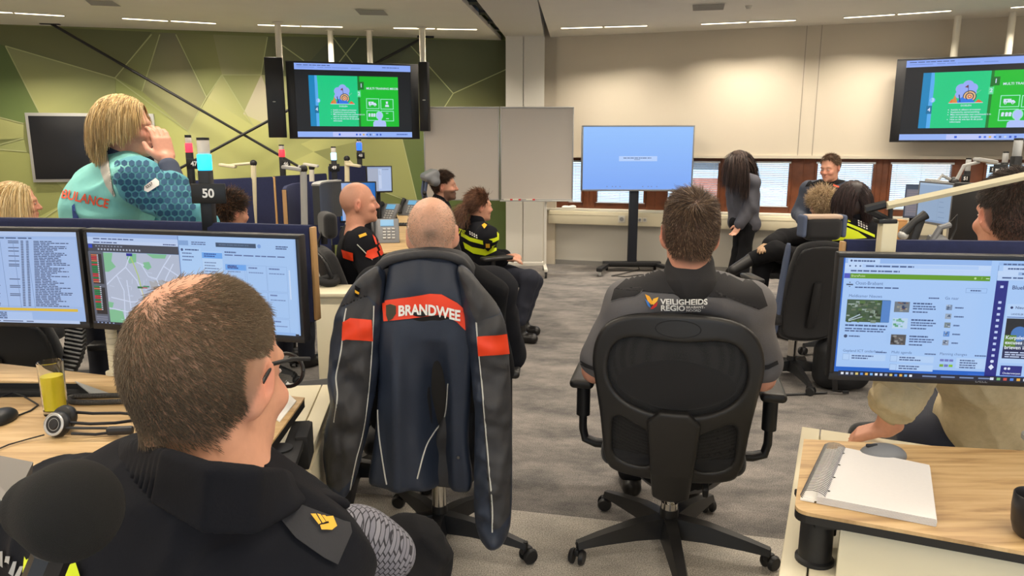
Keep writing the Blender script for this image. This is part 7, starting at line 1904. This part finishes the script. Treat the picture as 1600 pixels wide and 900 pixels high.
def hairshell(o, H, sc, ells, m, k=.02, h=.007, name='hair_mass', fold=None):
    """solid body of hair under the loose strands"""
    s = SDF(); R3 = np.array(H.to_3x3())
    for c, r in ells: s.ell(H @ (Vector(c)*sc), [q*sc for q in r], R3, k)
    if fold: s.post = [fold]
    V, F = s.net(h); return link(name, np_mesh(name, V-np.array(o.location), F), m, o)

# ================================================================ balding officer in the foreground
hc = J_(328, 590, .83)
b = Body(-.43, .8, -25, 1., .5)
b.set(nek=J_(330, 722, .80), shL=J_(112, 822, .95), shR=J_(452, 892, .78), che=J_(290, 900, .86), bel=Vector((-.4, .86, .74)), pel=Vector((-.4, .82, .55)))
b.set(elR=J_(485, 1040, .84), wrR=J_(560, 1040, 1.0), elL=J_(40, 940, 1.05), wrL=Vector((-.6, 1.3, .72)), hipR=Vector((-.3, .9, .53)), hipL=Vector((-.5, .98, .53)), kneeR=J_(640, 868, 1.32), kneeL=Vector((-.4, 1.42, .54)))
b.set(ankR=b.J['kneeR']+Vector((.02, .05, -.45)), ankL=b.J['kneeL']+Vector((0, .05, -.42)))
for a in 'LR': b.J['toe'+a] = Vector((b.J['ank'+a].x+.06, b.J['ank'+a].y+.13, .035))
b.J['ankR'].z = b.J['ankL'].z = .1
H = hmat(hc, -14, -12, -3)
HL1 = ([0, 30, 55, 75, 95, 112, 135, 180], [52, 46, 30, 8, 2, -42, -54, -55])
def thin(L, az, el):
    q = np.exp(-(((L-np.array([-.022, -.04, .085]))/np.array([.05, .055, .045]))**2).sum(-1)); q2 = np.exp(-(((L-np.array([-.035, .035, .08]))/np.array([.03, .04, .03]))**2).sum(-1))
    return np.clip(1-1.75*q-1.1*q2, .04, 1)
P1 = person('balding person in dark police jacket and black glasses in the left foreground, seen from behind', b, H, 1.0, hair=(112, 92, 70), line=HL1, amt=.68, bald=thin, h=.0045, skin=(214, 158, 130))
rng = np.random.default_rng(21); S1 = head_sdf(H, 1.0)
ro, L, az, el = head_roots(S1, H, 1.0, 26000, HL1, thin, rng)
t, n = tangents(L, H, (-.02, -.06, .09), .6)
ln = np.where(L[:, 2] > .06, .011, .007)*rng.uniform(.6, 1.2, len(ro)); ln = np.where((L[:, 1] > .045) & (L[:, 2] > .05), .02, ln)
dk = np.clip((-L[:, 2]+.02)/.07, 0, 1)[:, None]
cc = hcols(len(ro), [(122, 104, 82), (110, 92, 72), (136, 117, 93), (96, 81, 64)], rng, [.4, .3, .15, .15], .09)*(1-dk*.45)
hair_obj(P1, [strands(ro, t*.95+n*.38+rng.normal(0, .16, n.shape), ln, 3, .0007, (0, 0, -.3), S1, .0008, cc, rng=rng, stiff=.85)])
b.J['nek'] = J_(328, 758, .82)
s = SDF(); add_torso(s, b, .02, 1.06, 1.08, .06)
for a in 'LR': add_arm(s, b, a, .02, 1., .04, (.062, .056, .044))
jk1 = garment(s, 'jacket', P1, m_jkt, .006, folds(.011, 8, 5., (0, 0, 1), 1.6))
# turned collar: an outward falling sheet round the neck
s = SDF(); cp = [((192, 694, .90), (165, 712, .96)), ((215, 694, .80), (192, 724, .83)), ((262, 712, .72), (244, 780, .715)), ((330, 735, .68), (318, 822, .68)), ((400, 742, .70), (398, 824, .70)), ((438, 742, .77), (455, 792, .74)), ((452, 744, .86), (486, 776, .80)), ((455, 748, .9), (548, 790, .82))]
top = [J_(*p[0]) for p in cp]; low = [J_(*p[1]) for p in cp]
for k in range(len(cp)-1):
    for f in np.linspace(0, 1, 9)[:-1]:
        s.cap(top[k].lerp(top[k+1], f), low[k].lerp(low[k+1], f), .0075, .0055, .008)
garment(s, 'collar', P1, m_jkt, .0035)
s = SDF(); s.ell(b.J['pel'], (.18, .15, .13)); add_legs(s, b, .016); tr1 = garment(s, 'trousers', P1, m_blk, .007, folds(.012, 9, 7.))
for a in 'LR': shoe_obj(b, a, P1)
decal_px([[(402, 766), (424, 768), (470, 790), (545, 818), (548, 832), (526, 882), (505, 872), (462, 842), (440, 815), (412, 792)]], jk1, .6, 'epaulette', mat('epaulette_charcoal', (44, 44, 48), .75, bump=.1, bscale=400), .003, .01)
decal_px([[(484, 806), (492, 806), (500, 820), (496, 822)], [(494, 806), (499, 807), (507, 818), (502, 820)], [(501, 808), (506, 808), (512, 816), (508, 818)], [(507, 810), (518, 809), (524, 824), (516, 830), (500, 830), (498, 823), (512, 820)]], jk1, .6, 'rank_emblem', mat('emblem_gold', (226, 172, 40), .5), .0055, .006)
decal_px([[(86, 712), (92, 707), (104, 704), (118, 704), (116, 710), (100, 713)]], jk1, .7, 'rank_emblem', mat('emblem_gold', (226, 172, 40), .5), .004, .008)
tb = bvh_of(jk1)
d = (atY(427, 787, .7)-Vector((0, 0, CAM_H))).normalized(); hit = tb.ray_cast(Vector((0, 0, CAM_H))-P1.location, d)
if hit[0] is not None: MB().lathe([(0, .005), (.0045, .005), (.0075, .004), (.008, 0)], hit[0]-d*.004, 20, M=hit[1].to_track_quat('Z', 'Y').to_matrix().to_4x4()).build('button', m_black, P1)
for k in range(4): decal_px([[(2+k*11, 860+k*8), (8+k*11, 860+k*8), (8+k*8, 885+k*7), (1+k*8, 880+k*7)]], jk1, .6, 'reflective_bar', mat('bar_grey', (168, 168, 166), .5), .003, .008)
decal_px([text_px('p', 42, 880, 58, .05, .1, .85)], jk1, .6, 'lettering', m_yel, .004, .008)
for q in ([(72, 880), (80, 876), (96, 886), (98, 900), (86, 904), (72, 904)], [(100, 892), (116, 880), (123, 878), (130, 900), (112, 906), (98, 904)]): decal_px([q], jk1, .6, 'lettering', m_yel, .004, .008)
# glasses
hp_ = lambda x, y, z: H @ Vector((x, y, z))-P1.location
g_ = MB().tube([hp_(.083, -.018, -.002), hp_(.0845, 0.0, .018), hp_(.081, .05, .02), hp_(.074, .104, .016)], .0028, 8, flat=((0, 0, 1), .6)).tube([hp_(-.083, -.018, -.002), hp_(-.0845, 0., .018), hp_(-.081, .05, .02), hp_(-.074, .104, .016)], .0028, 8)
for x in (-1, 1):
    g_.tube([hp_(x*.036+.031*math.cos(a), .113-.35*max(abs(x*.036+.031*math.cos(a))-.03, 0), .0+.022*math.sin(a)) for a in np.linspace(0, 2*PI, 25)], .0026, 8)
g_.tube([hp_(-.008, .115, .004), hp_(0, .119, .007), hp_(.008, .115, .004)], .0022)
gl1 = g_.build('glasses', m_black, P1)
for x in (-1, 1):
    pts = [hp_(x*.036+.03*math.cos(a), .113-.35*max(abs(x*.036+.03*math.cos(a))-.03, 0), .0+.021*math.sin(a)) for a in np.linspace(0, 2*PI, 25)[:-1]]
    MB().poly(pts).build('lens', mat('lens_glass', (230, 236, 240), .02, trans=1., ior=1.02), gl1)
# grid-patterned cloth on the lap
c = J_(548, 797, 1.18)
o = thing('lap_cloth', 'grey cloth with a fine black grid pattern beyond the epaulette of the balding officer', 'cloth', (c.x, c.y, c.z-.1)); o.name = 'cloth'
m_ = bpy.data.materials.new('grid_cloth'); m_.use_nodes = True; nt = m_.node_tree; bs = nt.nodes['Principled BSDF']; bs.inputs['Roughness'].default_value = .8
tc = nt.nodes.new('ShaderNodeTexCoord'); mp = nt.nodes.new('ShaderNodeMapping'); mp.inputs['Rotation'].default_value = (R(60), 0, R(25)); nt.links.new(tc.outputs['Object'], mp.inputs[0]); br = nt.nodes.new('ShaderNodeTexBrick'); br.inputs['Scale'].default_value = 55; br.inputs['Mortar Size'].default_value = .045; br.inputs['Color1'].default_value = lin((128, 128, 138)); br.inputs['Color2'].default_value = lin((112, 112, 124)); br.inputs['Mortar'].default_value = lin((40, 40, 48)); br.inputs['Brick Width'].default_value = .5; br.inputs['Row Height'].default_value = .5
nt.links.new(mp.outputs[0], br.inputs['Vector']); nt.links.new(br.outputs['Color'], bs.inputs['Base Color'])
V, F = SDF().ell((0, 0, .04), (.075, .07, .062), k=.03).ell((.05, .02, .0), (.06, .06, .05), k=.04).ell((-.05, -.01, .0), (.05, .06, .05), k=.04).net(.005); link('fabric', np_mesh('fabric', V, F), m_, o)
# his chair with the foam padded headrest
ch = office_chair('black office chair of the balding officer with a foam covered headrest at lower left', -.47, .72, R(-25), .45, (.46, .5, .86, .4), None, False)
hpos = lambda x, y, Y: ch.matrix_basis.inverted() @ J_(x, y, Y)
s = SDF(); c0, c1 = hpos(112, 797, .60), hpos(60, 793, .61)
s.ell(c0, (.04, .04, .044), k=.0); s.cap(c0, c1, .036, .03, .02); V, F = s.net(.004); link('headrest', np_mesh('headrest', V, F), mat('foam_black', (20, 20, 20), .95, bump=.3, bscale=900), ch)
ma = MB(); pts = [hpos(x, y, Y) for x, y, Y in ((-60, 700, .66), (52, 722, .66), (22, 782, .60), (-70, 780, .58))]; nn_ = (pts[1]-pts[0]).cross(pts[3]-pts[0]).normalized()
ma.add([p for p in pts]+[p+nn_*.012 for p in pts], [[0, 1, 2, 3], [4, 5, 6, 7][::-1], [0, 1, 5, 4], [1, 2, 6, 5], [2, 3, 7, 6], [3, 0, 4, 7]]); ma.build('headrest_plate', mat('plate_grey', (120, 116, 112), .35), ch)
MB().tube([hpos(-60, 792, .59), hpos(30, 792, .6), hpos(60, 800, .6)], .007, 8).build('headrest_bar', m_black, ch)
MB().tube([hpos(80, 870, .64), Vector((.0, -.29, .7)), Vector((0, -.28, .6))], .018, 8).build('headrest_bracket', m_black, ch)

# ================================================================ ambulance worker standing at the left
AY = 3.15
hc = J_(196, 200, AY)
b = Body(J_(200, 300, AY).x, AY, -75, 1., .9, stand=True)
b.set(nek=J_(190, 252, AY+.02), shR=J_(218, 282, AY-.15), shL=J_(205, 275, AY+.2), che=J_(178, 318, AY+.03), bel=J_(170, 385, AY+.05), pel=J_(165, 440, AY+.08), elR=J_(286, 336, AY-.2), wrR=J_(260, 250, AY-.1), elL=J_(270, 350, AY+.2), wrL=J_(320, 352, AY+.05))
for a, dy in (('L', .17), ('R', -.01)): b.set(**{'hip'+a: J_(165, 450, AY+dy), 'knee'+a: Vector((b.J['pel'].x+.03, AY+dy, .5)), 'ank'+a: Vector((b.J['pel'].x, AY+dy, .09)), 'toe'+a: Vector((b.J['pel'].x+.15, AY+dy, .035))})
H = hmat(hc, -74, -3, 0)
hd = nv(J_(243, 180, AY-.06)-b.J['wrR'])
def handR(s): add_hand(s, b.J['wrR'], hd, Vector((.75, -.6, .2)), 1.05, .55, -1, .06, .5)
P8 = person('standing person with a blonde bob in turquoise ambulance shirt, hand at the mouth', b, H, 1.02, True, (212, 152, 128), (170, 140, 96), amt=.6, h=.005, hands='R', hand_fn={'R': handR})
m_teal = mat('turquoise_cloth', (126, 196, 190), .8, noise=.05, nscale=30, bump=.08, bscale=250); m_hexl = mat('hex_line_teal', (84, 150, 164), .8); m_hexd = mat('hex_dark_blue', (30, 74, 106), .8); m_slate = mat('slate_cloth', (58, 66, 86), .8)
s = SDF(); add_torso(s, b, .022, 1.12, 1.25, .05); s.ell(b.J['che']+Vector((-.05, 0, -.05)), (.16, .19, .2), k=.05)
top8 = garment(s, 'shirt', P8, m_teal, .007, folds(.008, 3, 4., (0, 0, 1), .7))
s = SDF(); S_, E_, W_ = b.J['shR'], b.J['elR'], b.J['wrR']; s.cap(S_, E_, .094, .08, .03); s.cap(E_, E_.lerp(W_, .55), .076, .058, .03); s.cap(b.J['nek']+Vector((.01, -.05, -.03)), S_, .06, .085, .03)
sl8 = garment(s, 'sleeve', P8, m_hexl, .006, folds(.008, 5, 5.))
s = SDF(); add_arm(s, b, 'L', .026, 1., .03, (.07, .062, .048)); garment(s, 'sleeve', P8, m_hexl, .008)
W, E = b.J['wrR'], b.J['elR']; s = SDF(); s.cap(W.lerp(E, .14), W.lerp(E, .5), .042, .05, .01); garment(s, 'cuff', P8, m_slate, .005)
s = SDF(); s.cap(b.J['nek']+Vector((-.02, .0, -.015)), b.J['nek']+Vector((.0, -.0, .03)), .085, .075, .01); garment(s, 'collar', P8, m_slate, .005)
hx = []
for r_ in range(-2, 16):
    for c_ in range(-2, 20):
        cx_, cy_ = 150+c_*11.2+(r_ % 2)*5.6, 236+r_*9.7
        if cx_ > 305 or cx_ < 168: continue
        if cx_ < 182-(cy_-240)*-.12 and cy_ > 290: continue
        hx.append([(cx_+5.1*math.cos(PI/6+k*PI/3), cy_+5.1*math.sin(PI/6+k*PI/3)) for k in range(6)])
decal_px(hx, sl8, AY-.4, 'hexagon_print', m_hexd, .002, .03)
decal_px([[(156, 236), (168, 234), (168, 255), (172, 280), (181, 305), (179, 308), (166, 290), (158, 268)]], top8, AY-.4, 'reflective_strip', mat('strip_grey', (172, 168, 160), .5), .003, .015)
decal_px([text_px('BULANCE', 97, 303, 20, .02, .22, .85)], top8, AY-.4, 'lettering', mat('letter_orange', (226, 84, 50), .6), .003, .01)
decal_px([[(113, 322), (117, 318), (119, 332), (124, 340), (121, 344), (115, 344)]], top8, AY-.4, 'star_emblem', mat('star_blue', (40, 70, 140), .6), .003, .01)
decal_px([[(226, 291), (243, 279), (249, 284), (249, 290), (232, 301), (226, 298)]], sl8, AY-.4, 'name_patch', mat('patch_white', (214, 210, 206), .6), .004, .012)
decal_px([text_px('5237', 229, 294, 6, .02, -.6, 1.)], sl8, AY-.4, 'lettering', m_blk, .006, .006)
s = SDF(); s.ell(b.J['pel'], (.2, .19, .16)); add_legs(s, b, .02); garment(s, 'trousers', P8, m_navyc, .01)
for a in 'LR': shoe_obj(b, a, P8)
BL = [(206, 176, 122), (176, 146, 98), (226, 202, 154), (140, 112, 76)]
def col8(S): S.cap(b.J['nek']-Vector((0, 0, .03)), b.J['nek']+Vector((0, 0, .03)), .085, .08, .02)
m_bh = mat('blonde_mass', (168, 138, 92), .6, noise=.2, nscale=30)
hairshell(P8, H, 1.02, [((0, -.025, .045), (.083, .1, .09)), ((0, -.05, -.01), (.083, .07, .07))], m_bh, .03)
HLw = ([0, 30, 50, 70, 95, 115, 140, 180], [46, 40, 24, 4, -14, -34, -42, -45])
long_hair(P8, H, 1.04, 5600, BL, .125, line=HLw, width=.0026, w=[.4, .3, .2, .1], steps=10, lift=.4, gap=.012, extra=col8)

# ================================================================ firefighter in profile
b, hc = seated(561, 318, 4.4, -72, 1.0, -6)
H = hmat(hc, -72, 3, 0)
HLs = HAIRLINE
P5 = person('bald firefighter in a black jacket with orange bands, seated in profile in the middle', b, H, 1.03, hair=(92, 74, 62), line=([0, 60, 75, 95, 115, 140, 180], [85, 80, 40, 2, -30, -42, -45]), amt=.4, bald=lambda L, az, el: np.clip((.03-L[..., 1])/.07, 0, 1), h=.006, skin=(212, 152, 126))
b.set(nek=J_(563, 368, 4.42))
t5 = simple_clothes(P5, b, m_jkt, m_navyc, .016, .008, 4, True, m_jkt)
for q in ([(573, 392), (596, 382), (602, 396), (580, 405), (571, 401)], [(534, 390), (552, 395), (553, 408), (537, 403)]): decal_px([q], t5, 4., 'orange_band', m_org, .004, .02)
decal_px([[(580, 362), (588, 360), (598, 380), (594, 388), (586, 382)]], t5, 4., 'orange_chest_panel', m_org, .004, .02)
decal_px([[(560, 368), (571, 364), (573, 368), (562, 372)]], t5, 4., 'rank_bar', mat('emblem_gold', (226, 172, 40), .5), .004, .02)
surf_tube([(558, 382), (566, 390), (574, 398), (582, 406)], t5, 4., .003, 'reflective_piping', m_pipe, .003)
# ================================================================ bearded officer
b, hc = seated(694, 291, 6.75, -84, 1.04, 0)
H = hmat(hc, -88, 0, 0)
P4 = person('bearded officer with short brown hair seated in profile before the white board', b, H, 1.1, hair=(58, 44, 36), line=([0, 35, 60, 80, 95, 112, 135, 180], [44, 40, 20, 2, 4, -40, -52, -55]), beard=.75, h=.007)
short_hair(P4, H, 1.1, 3000, [(62, 46, 36), (48, 36, 30), (84, 62, 48)], .04, ([0, 35, 60, 80, 95, 112, 135, 180], [44, 40, 20, 2, 4, -40, -52, -55]), .35, .0032)
b.set(toeR=b.J['ankR']+Vector((.14, 0, .02)))
t4 = simple_clothes(P4, b, m_jkt, m_navyc, .018, .01, 6, True, m_jkt)
decal_px([[(700, 335), (716, 334), (723, 330), (724, 334), (716, 340), (702, 341)], [(706, 344), (716, 344), (726, 338), (726, 346), (714, 354)]], t4, 5.9, 'yellow_stripe', m_yel, .004, .03)
# ================================================================ officer with ponytail
b, hc = seated(749, 323, 5.85, -62, 1.0, -4)
H = hmat(hc, -62, -2, 0)
b.set(hipR=J_(768, 428, 5.85), kneeR=J_(828, 436, 5.6), ankR=J_(812, 500, 5.55), toeR=J_(838, 520, 5.5), hipL=J_(772, 424, 6.05), kneeL=J_(834, 440, 5.85), ankL=J_(818, 495, 5.8), toeL=J_(842, 512, 5.75), wrR=J_(786, 405, 5.72), wrL=J_(790, 400, 5.85), elR=J_(742, 405, 5.75))
b.J['toeR'].z = b.J['toeL'].z = .035
P7 = person('officer with a reddish brown ponytail in a yellow striped police jacket, seated with hands together', b, H, 1.0, True, hair=(96, 64, 48), h=.007)
t7 = simple_clothes(P7, b, m_jkt, m_navyc, .02, .008, 7, True, m_jkt)
RB = [(104, 70, 52), (80, 54, 42), (134, 94, 70)]
short_hair(P7, H, 1.02, 2600, RB, .06, HLw, .3, .0034, steps=5, curl=.35, crown=(0, .1, .06), swirl=0., grav=(0, 0, -.1), side_k=.8)
rng = np.random.default_rng(3); n = 500; r0 = np.array(H @ Vector((0, -.1, .0)))+rng.normal(0, .012, (n, 3)); dd_ = np.array(H.to_3x3() @ Vector((0, -1, -.4)))+rng.normal(0, .3, (n, 3))
hair_obj(P7, [strands(r0, dd_, .2*rng.uniform(.6, 1.1, n), 8, .0034, (0, 0, -.6), None, 0, hcols(n, RB, rng), curl=.5, rng=rng)], 'ponytail', .45)
decal_px([[(721, 363), (735, 371), (755, 376), (772, 372), (786, 366), (786, 371), (772, 378), (755, 382), (735, 377), (721, 369)], [(724, 378), (738, 386), (756, 389), (774, 382), (776, 392), (758, 399), (740, 396), (727, 388)], [(776, 362), (782, 360), (782, 378), (777, 380)]], t7, 5.6, 'yellow_stripe', m_yel, .004, .03)
decal_px([[(755, 376), (762, 373), (769, 376), (768, 386), (762, 392), (756, 386)]], t7, 5.6, 'shield_emblem', m_blk, .007, .03)
for q in ([(759, 380), (765, 380), (765, 386), (759, 386)], [(753, 353), (757, 350), (761, 353), (757, 358)]): decal_px([q], t7, 5.6, 'gold_emblem', mat('emblem_gold', (226, 172, 40), .5), .009, .03)
decal_px([text_px('TIE', 717, 361, 10, .03, .35, .8)], t7, 5.6, 'lettering', m_yel, .005, .02)
decal_px([[(734+i*3.4+j*.4, 361+i*1.8+j*3.2), (736+i*3.4+j*.4, 362+i*1.8+j*3.2), (736+i*3.4+j*.4, 364+i*1.8+j*3.2), (734+i*3.4+j*.4, 363+i*1.8+j*3.2)] for i in range(4) for j in range(2)], t7, 5.6, 'checker_print', m_wht, .005, .02)
# ================================================================ blonde seated at the left edge
b, hc = seated(28, 318, 4.35, -78, 1.0)
H = hmat(hc, -62, -2, 0)
P9 = person('blonde person seated at the left picture edge behind the monitors', b, H, 1.02, True, (214, 156, 130), (190, 160, 110), amt=.6, h=.006)
simple_clothes(P9, b, m_blk, m_blk, .016, .01, 3, True, m_blk)
hairshell(P9, H, 1.02, [((0, -.03, .045), (.083, .098, .088)), ((0, -.07, -.05), (.08, .06, .1))], mat('blonde_mass', (168, 138, 92), .6), .03)
long_hair(P9, H, 1.03, 3200, [(222, 196, 144), (190, 160, 110), (236, 216, 172)], .24, line=HLw, width=.003, steps=8, lift=.35, gap=.01)
# ================================================================ curly head behind the sign
b, hc = seated(362, 333, 4.6, -35, 1.0)
H = hmat(hc, -38, -5, 0)
P10 = person('person with dark curly hair seated behind the sign numbered 50, mostly hidden', b, H, 1.0, hair=(56, 42, 34), h=.007)
simple_clothes(P10, b, m_jkt, m_navyc, .014, .01, 4, True, m_jkt)
short_hair(P10, H, 1.0, 2600, [(48, 36, 30), (34, 26, 24), (120, 84, 56)], .07, HAIRLINE, .9, .0036, steps=6, curl=.8, w=[.5, .3, .2], grav=(0, 0, -.1), side_k=.7)
# ================================================================ curly blond with crossed legs, right
b, hc = seated(1284, 322, 6.1, 28, 1.05)
H = hmat(hc, 4, -4, 0)
b.set(hipL=J_(1243, 410, 6.1), kneeL=J_(1190, 412, 5.8), ankL=J_(1182, 470, 5.75), toeL=J_(1166, 480, 5.6), hipR=J_(1262, 412, 6.05), kneeR=J_(1212, 392, 5.65), ankR=J_(1176, 404, 5.75), toeR=J_(1146, 422, 5.7), pel=J_(1258, 402, 6.15), elL=J_(1222, 372, 5.95), wrL=J_(1202, 382, 5.75))
b.J['ankL'].z = .1; b.J['toeL'].z = .035
P11 = person('person with grey blond curls and crossed legs behind the tall empty chair', b, H, 1.02, True, hair=(150, 126, 94), h=.007)
simple_clothes(P11, b, m_blk, m_blk, .02, .009, 5, False)
shoe_obj(b, 'L', P11, None, .012)
s = SDF(); d = nv(b.J['toeR']-b.J['ankR']); s.cap(b.J['ankR'], b.J['toeR'], .05, .042, .02); s.cap(b.J['ankR'], b.J['ankR'].lerp(b.J['kneeR'], .3), .05, .05, .02); garment(s, 'boot', P11, mat('boot_leather', (30, 29, 30), .5), .007)
s = SDF(); s.cap(b.J['ankR'].lerp(b.J['kneeR'], .28), b.J['ankR'].lerp(b.J['kneeR'], .42), .053, .055, .01); garment(s, 'sock', P11, mat('sock_olive', (70, 72, 64), .9), .007)
short_hair(P11, H, 1.04, 3000, [(186, 160, 124), (150, 124, 92), (206, 184, 150), (112, 90, 68)], .085, HLw, .9, .0036, steps=7, curl=.85, grav=(0, 0, -.1), side_k=.8)
# ================================================================ police officer with long dark hair, right
b, hc = seated(1331, 312, 5.25, 18, 1.0)
H = hmat(hc, -6, -3, 0)
P12 = person('officer with long dark hair in a yellow banded police jacket, seen from behind at right', b, H, 1.02, True, hair=(44, 32, 32), h=.007)
t12 = simple_clothes(P12, b, m_jkt, m_navyc, .02, .007, 5, True, m_jkt)
hairshell(P12, H, 1.02, [((0, -.025, .045), (.083, .098, .088)), ((0, -.06, -.04), (.085, .055, .08))], mat('dark_hair_mass', (40, 30, 30), .5), .03)
long_hair(P12, H, 1.04, 3000, [(46, 34, 34), (34, 26, 28), (72, 54, 52)], .155, line=HLw, width=.0034, steps=9, lift=.3, gap=.012)
decal_px([[(1300, 345), (1325, 349), (1345, 357), (1366, 367), (1366, 371), (1345, 362), (1325, 353), (1300, 349)], [(1300, 352), (1322, 355), (1340, 362), (1354, 372), (1300, 376)]], t12, 4.9, 'yellow_stripe', m_yel, .004, .03)
decal_px([text_px('POLITIE', 1298, 340, 9.5, .04, .14, .95)], t12, 4.9, 'lettering', m_yel, .005, .02)
decal_px([[(1340+i*4+j*.2, 344+i*1.6+j*3.4), (1342.4+i*4+j*.2, 345+i*1.6+j*3.4), (1342.2+i*4+j*.2, 347+i*1.6+j*3.4), (1339.8+i*4+j*.2, 346+i*1.6+j*3.4)] for i in range(4) for j in range(3)], t12, 4.9, 'checker_print', m_wht, .005, .02)
# ================================================================ officer perched by the window
hc = J_(1297, 262, 7.15)
b = Body(hc.x+.03, hc.y+.04, 150, 1.0, hc.z-.66-.0)
H = hmat(hc, 128, -14, 0)
b.setl(elR=(.27, .0, b.L['pel'][2]+.2), elL=(-.27, .0, b.L['pel'][2]+.2))
b.setl(kneeL=(-.14, .36, .5), kneeR=(.14, .36, .5), ankL=(-.14, .42, .1), ankR=(.14, .42, .1), toeL=(-.15, .56, .035), toeR=(.15, .56, .035))
P13 = person('officer in a grey blue sweater with black shoulders, perched before the right windows, looking down', b, H, 1.04, hair=(96, 74, 58), h=.007, skin=(214, 156, 130))
short_hair(P13, H, 1.04, 2400, [(110, 84, 64), (84, 64, 50), (140, 112, 88)], .026, HAIRLINE, .5, .0036)
m_sw = mat('sweater_greyblue', (62, 68, 82), .85, noise=.08, nscale=40)
t13 = simple_clothes(P13, b, m_sw, m_navyc, .016, .008, 8, True, m_blk)
decal_px([[(1258, 292), (1268, 276), (1284, 270), (1294, 280), (1302, 280), (1312, 271), (1328, 280), (1334, 292), (1320, 284), (1304, 290), (1292, 290), (1276, 286)]], t13, 6.8, 'black_yoke', m_blk, .004, .03)
decal_px([[(1276, 291), (1287, 289), (1287, 292), (1276, 294)]], t13, 6.8, 'name_tag', m_wht, .006, .02)
decal_px([[(1302, 288), (1311, 291), (1311, 294), (1302, 291)]], t13, 6.8, 'chest_emblem', m_org, .006, .02)
o = thing('stool', 'low dark perch seat below the officer in the grey blue sweater', 'stool', (b.base.x, b.base.y, 0)); zz_ = b.J['pel'].z-.13
MB().box((0, 0, zz_-.03), (.4, .38, .06), bev=.02).build('seat', m_fab, o); MB().cyl((0, 0, .02), (0, 0, zz_-.05), .03).lathe([(.2, 0), (.2, .02), (.03, .04)], n=24).build('base', m_black, o)
# ================================================================ woman standing at the display
WY_ = 8.45
hc = J_(1152, 253, WY_)
b = Body(J_(1160, 345, WY_).x, WY_, 38, 1.0, .9, stand=True)
b.set(nek=J_(1159, 276, WY_), shL=J_(1146, 283, WY_+.05), shR=J_(1175, 286, WY_-.1), che=J_(1161, 305, WY_), bel=J_(1162, 325, WY_), pel=J_(1163, 348, WY_), elR=J_(1171, 325, WY_-.16), wrR=J_(1155, 352, WY_-.2), elL=J_(1146, 318, WY_+.1), wrL=J_(1148, 345, WY_+.1), hipL=J_(1158, 352, WY_+.07), hipR=J_(1168, 352, WY_-.07), kneeL=J_(1154, 392, WY_+.08), kneeR=J_(1164, 392, WY_-.06))
for a, x, dy in (('L', 1150, .1), ('R', 1158, -.08)):
    p = J_(x, 425, WY_+dy); b.J['ank'+a] = Vector((p.x, WY_+dy, .09)); b.J['toe'+a] = Vector((p.x-.08, WY_+dy+.1, .035))
H = hmat(hc, 48, -12, 0)
P14 = person('woman with long dark hair in a grey sweatshirt and black trousers standing by the mobile display', b, H, 1.0, True, hair=(50, 38, 36), h=.007)
P14['label'] = 'standing person with long dark hair in grey sweatshirt and black trousers near the windows'
simple_clothes(P14, b, mat('sweatshirt_grey', (74, 74, 82), .9, noise=.1, nscale=20), m_blk, .022, .009, 9, True, None, amp=.01, flare=.035)
hairshell(P14, H, 1.0, [((0, -.025, .045), (.083, .098, .088)), ((0, -.06, -.07), (.08, .05, .13))], mat('dark_hair_mass', (40, 30, 30), .5), .03)
long_hair(P14, H, 1.03, 2600, [(52, 40, 38), (38, 30, 30), (92, 74, 66)], .42, line=HLw, width=.0042, steps=11, lift=.3, gap=.012)
# ================================================================ man in the linen shirt, right
LY_ = 2.2
hc = J_(1580, 338, LY_)
b = Body(J_(1560, 600, LY_).x, LY_+.1, -24, 1.06, .5)
b.set(nek=J_(1572, 425, LY_+.02), shL=J_(1478, 472, LY_-.05), shR=J_(1690, 480, LY_+.12), che=J_(1560, 560, LY_+.08), bel=J_(1552, 650, LY_+.14), pel=J_(1552, 720, LY_+.18), elL=J_(1402, 616, LY_-.1), wrL=J_(1384, 668, LY_-.08), elR=J_(1720, 640, LY_+.1))
H = hmat(hc, -4, -4, 0)
def handL(s): add_hand(s, b.J['wrL'], Vector((-.55, .45, -.4)), Vector((-.3, 0, .9)), 1.02, 1.0, 1, .03, .6)
P6 = person('dark haired person in a sand coloured linen shirt behind the right monitor', b, H, 1.1, hair=(50, 40, 36), line=HL3, amt=.8, h=.005, hands='L', hand_fn={'L': handL}, skin=(212, 154, 128))
short_hair(P6, H, 1.1, 12000, [(58, 46, 40), (42, 34, 32), (86, 70, 60), (120, 104, 92)], .024, HL3, .55, .0013, w=[.4, .35, .18, .07], side_k=.35)
m_lin = mat('linen_sand', (188, 172, 138), .9, noise=.1, nscale=60, bump=.3, bscale=400)
s = SDF(); add_torso(s, b, .024, 1.1, 1.1, .05); add_arm(s, b, 'R', .02, 1., .03, (.062, .056, .044)); S_, E_ = b.J['shL'], b.J['elL']; s.cap(S_, E_, .078, .075, .04)
garment(s, 'shirt', P6, m_lin, .006, folds(.011, 6, 5., (0, 0, 1), 1.5))
s = SDF(); s.cap(E_.lerp(S_, .12), E_.lerp(b.J['wrL'], .18), .078, .072, .01); garment(s, 'rolled_cuff', P6, m_lin, .005, folds(.012, 9, 9.))
s = SDF(); s.cap(b.J['nek'], b.J['nek']+Vector((0, 0, .04)), .08, .075, .01); garment(s, 'collar', P6, m_lin, .006)
s = SDF(); s.ell(b.J['pel'], (.2, .16, .14)); add_legs(s, b, .016); garment(s, 'trousers', P6, m_navyc, .009)
for a in 'LR': shoe_obj(b, a, P6)
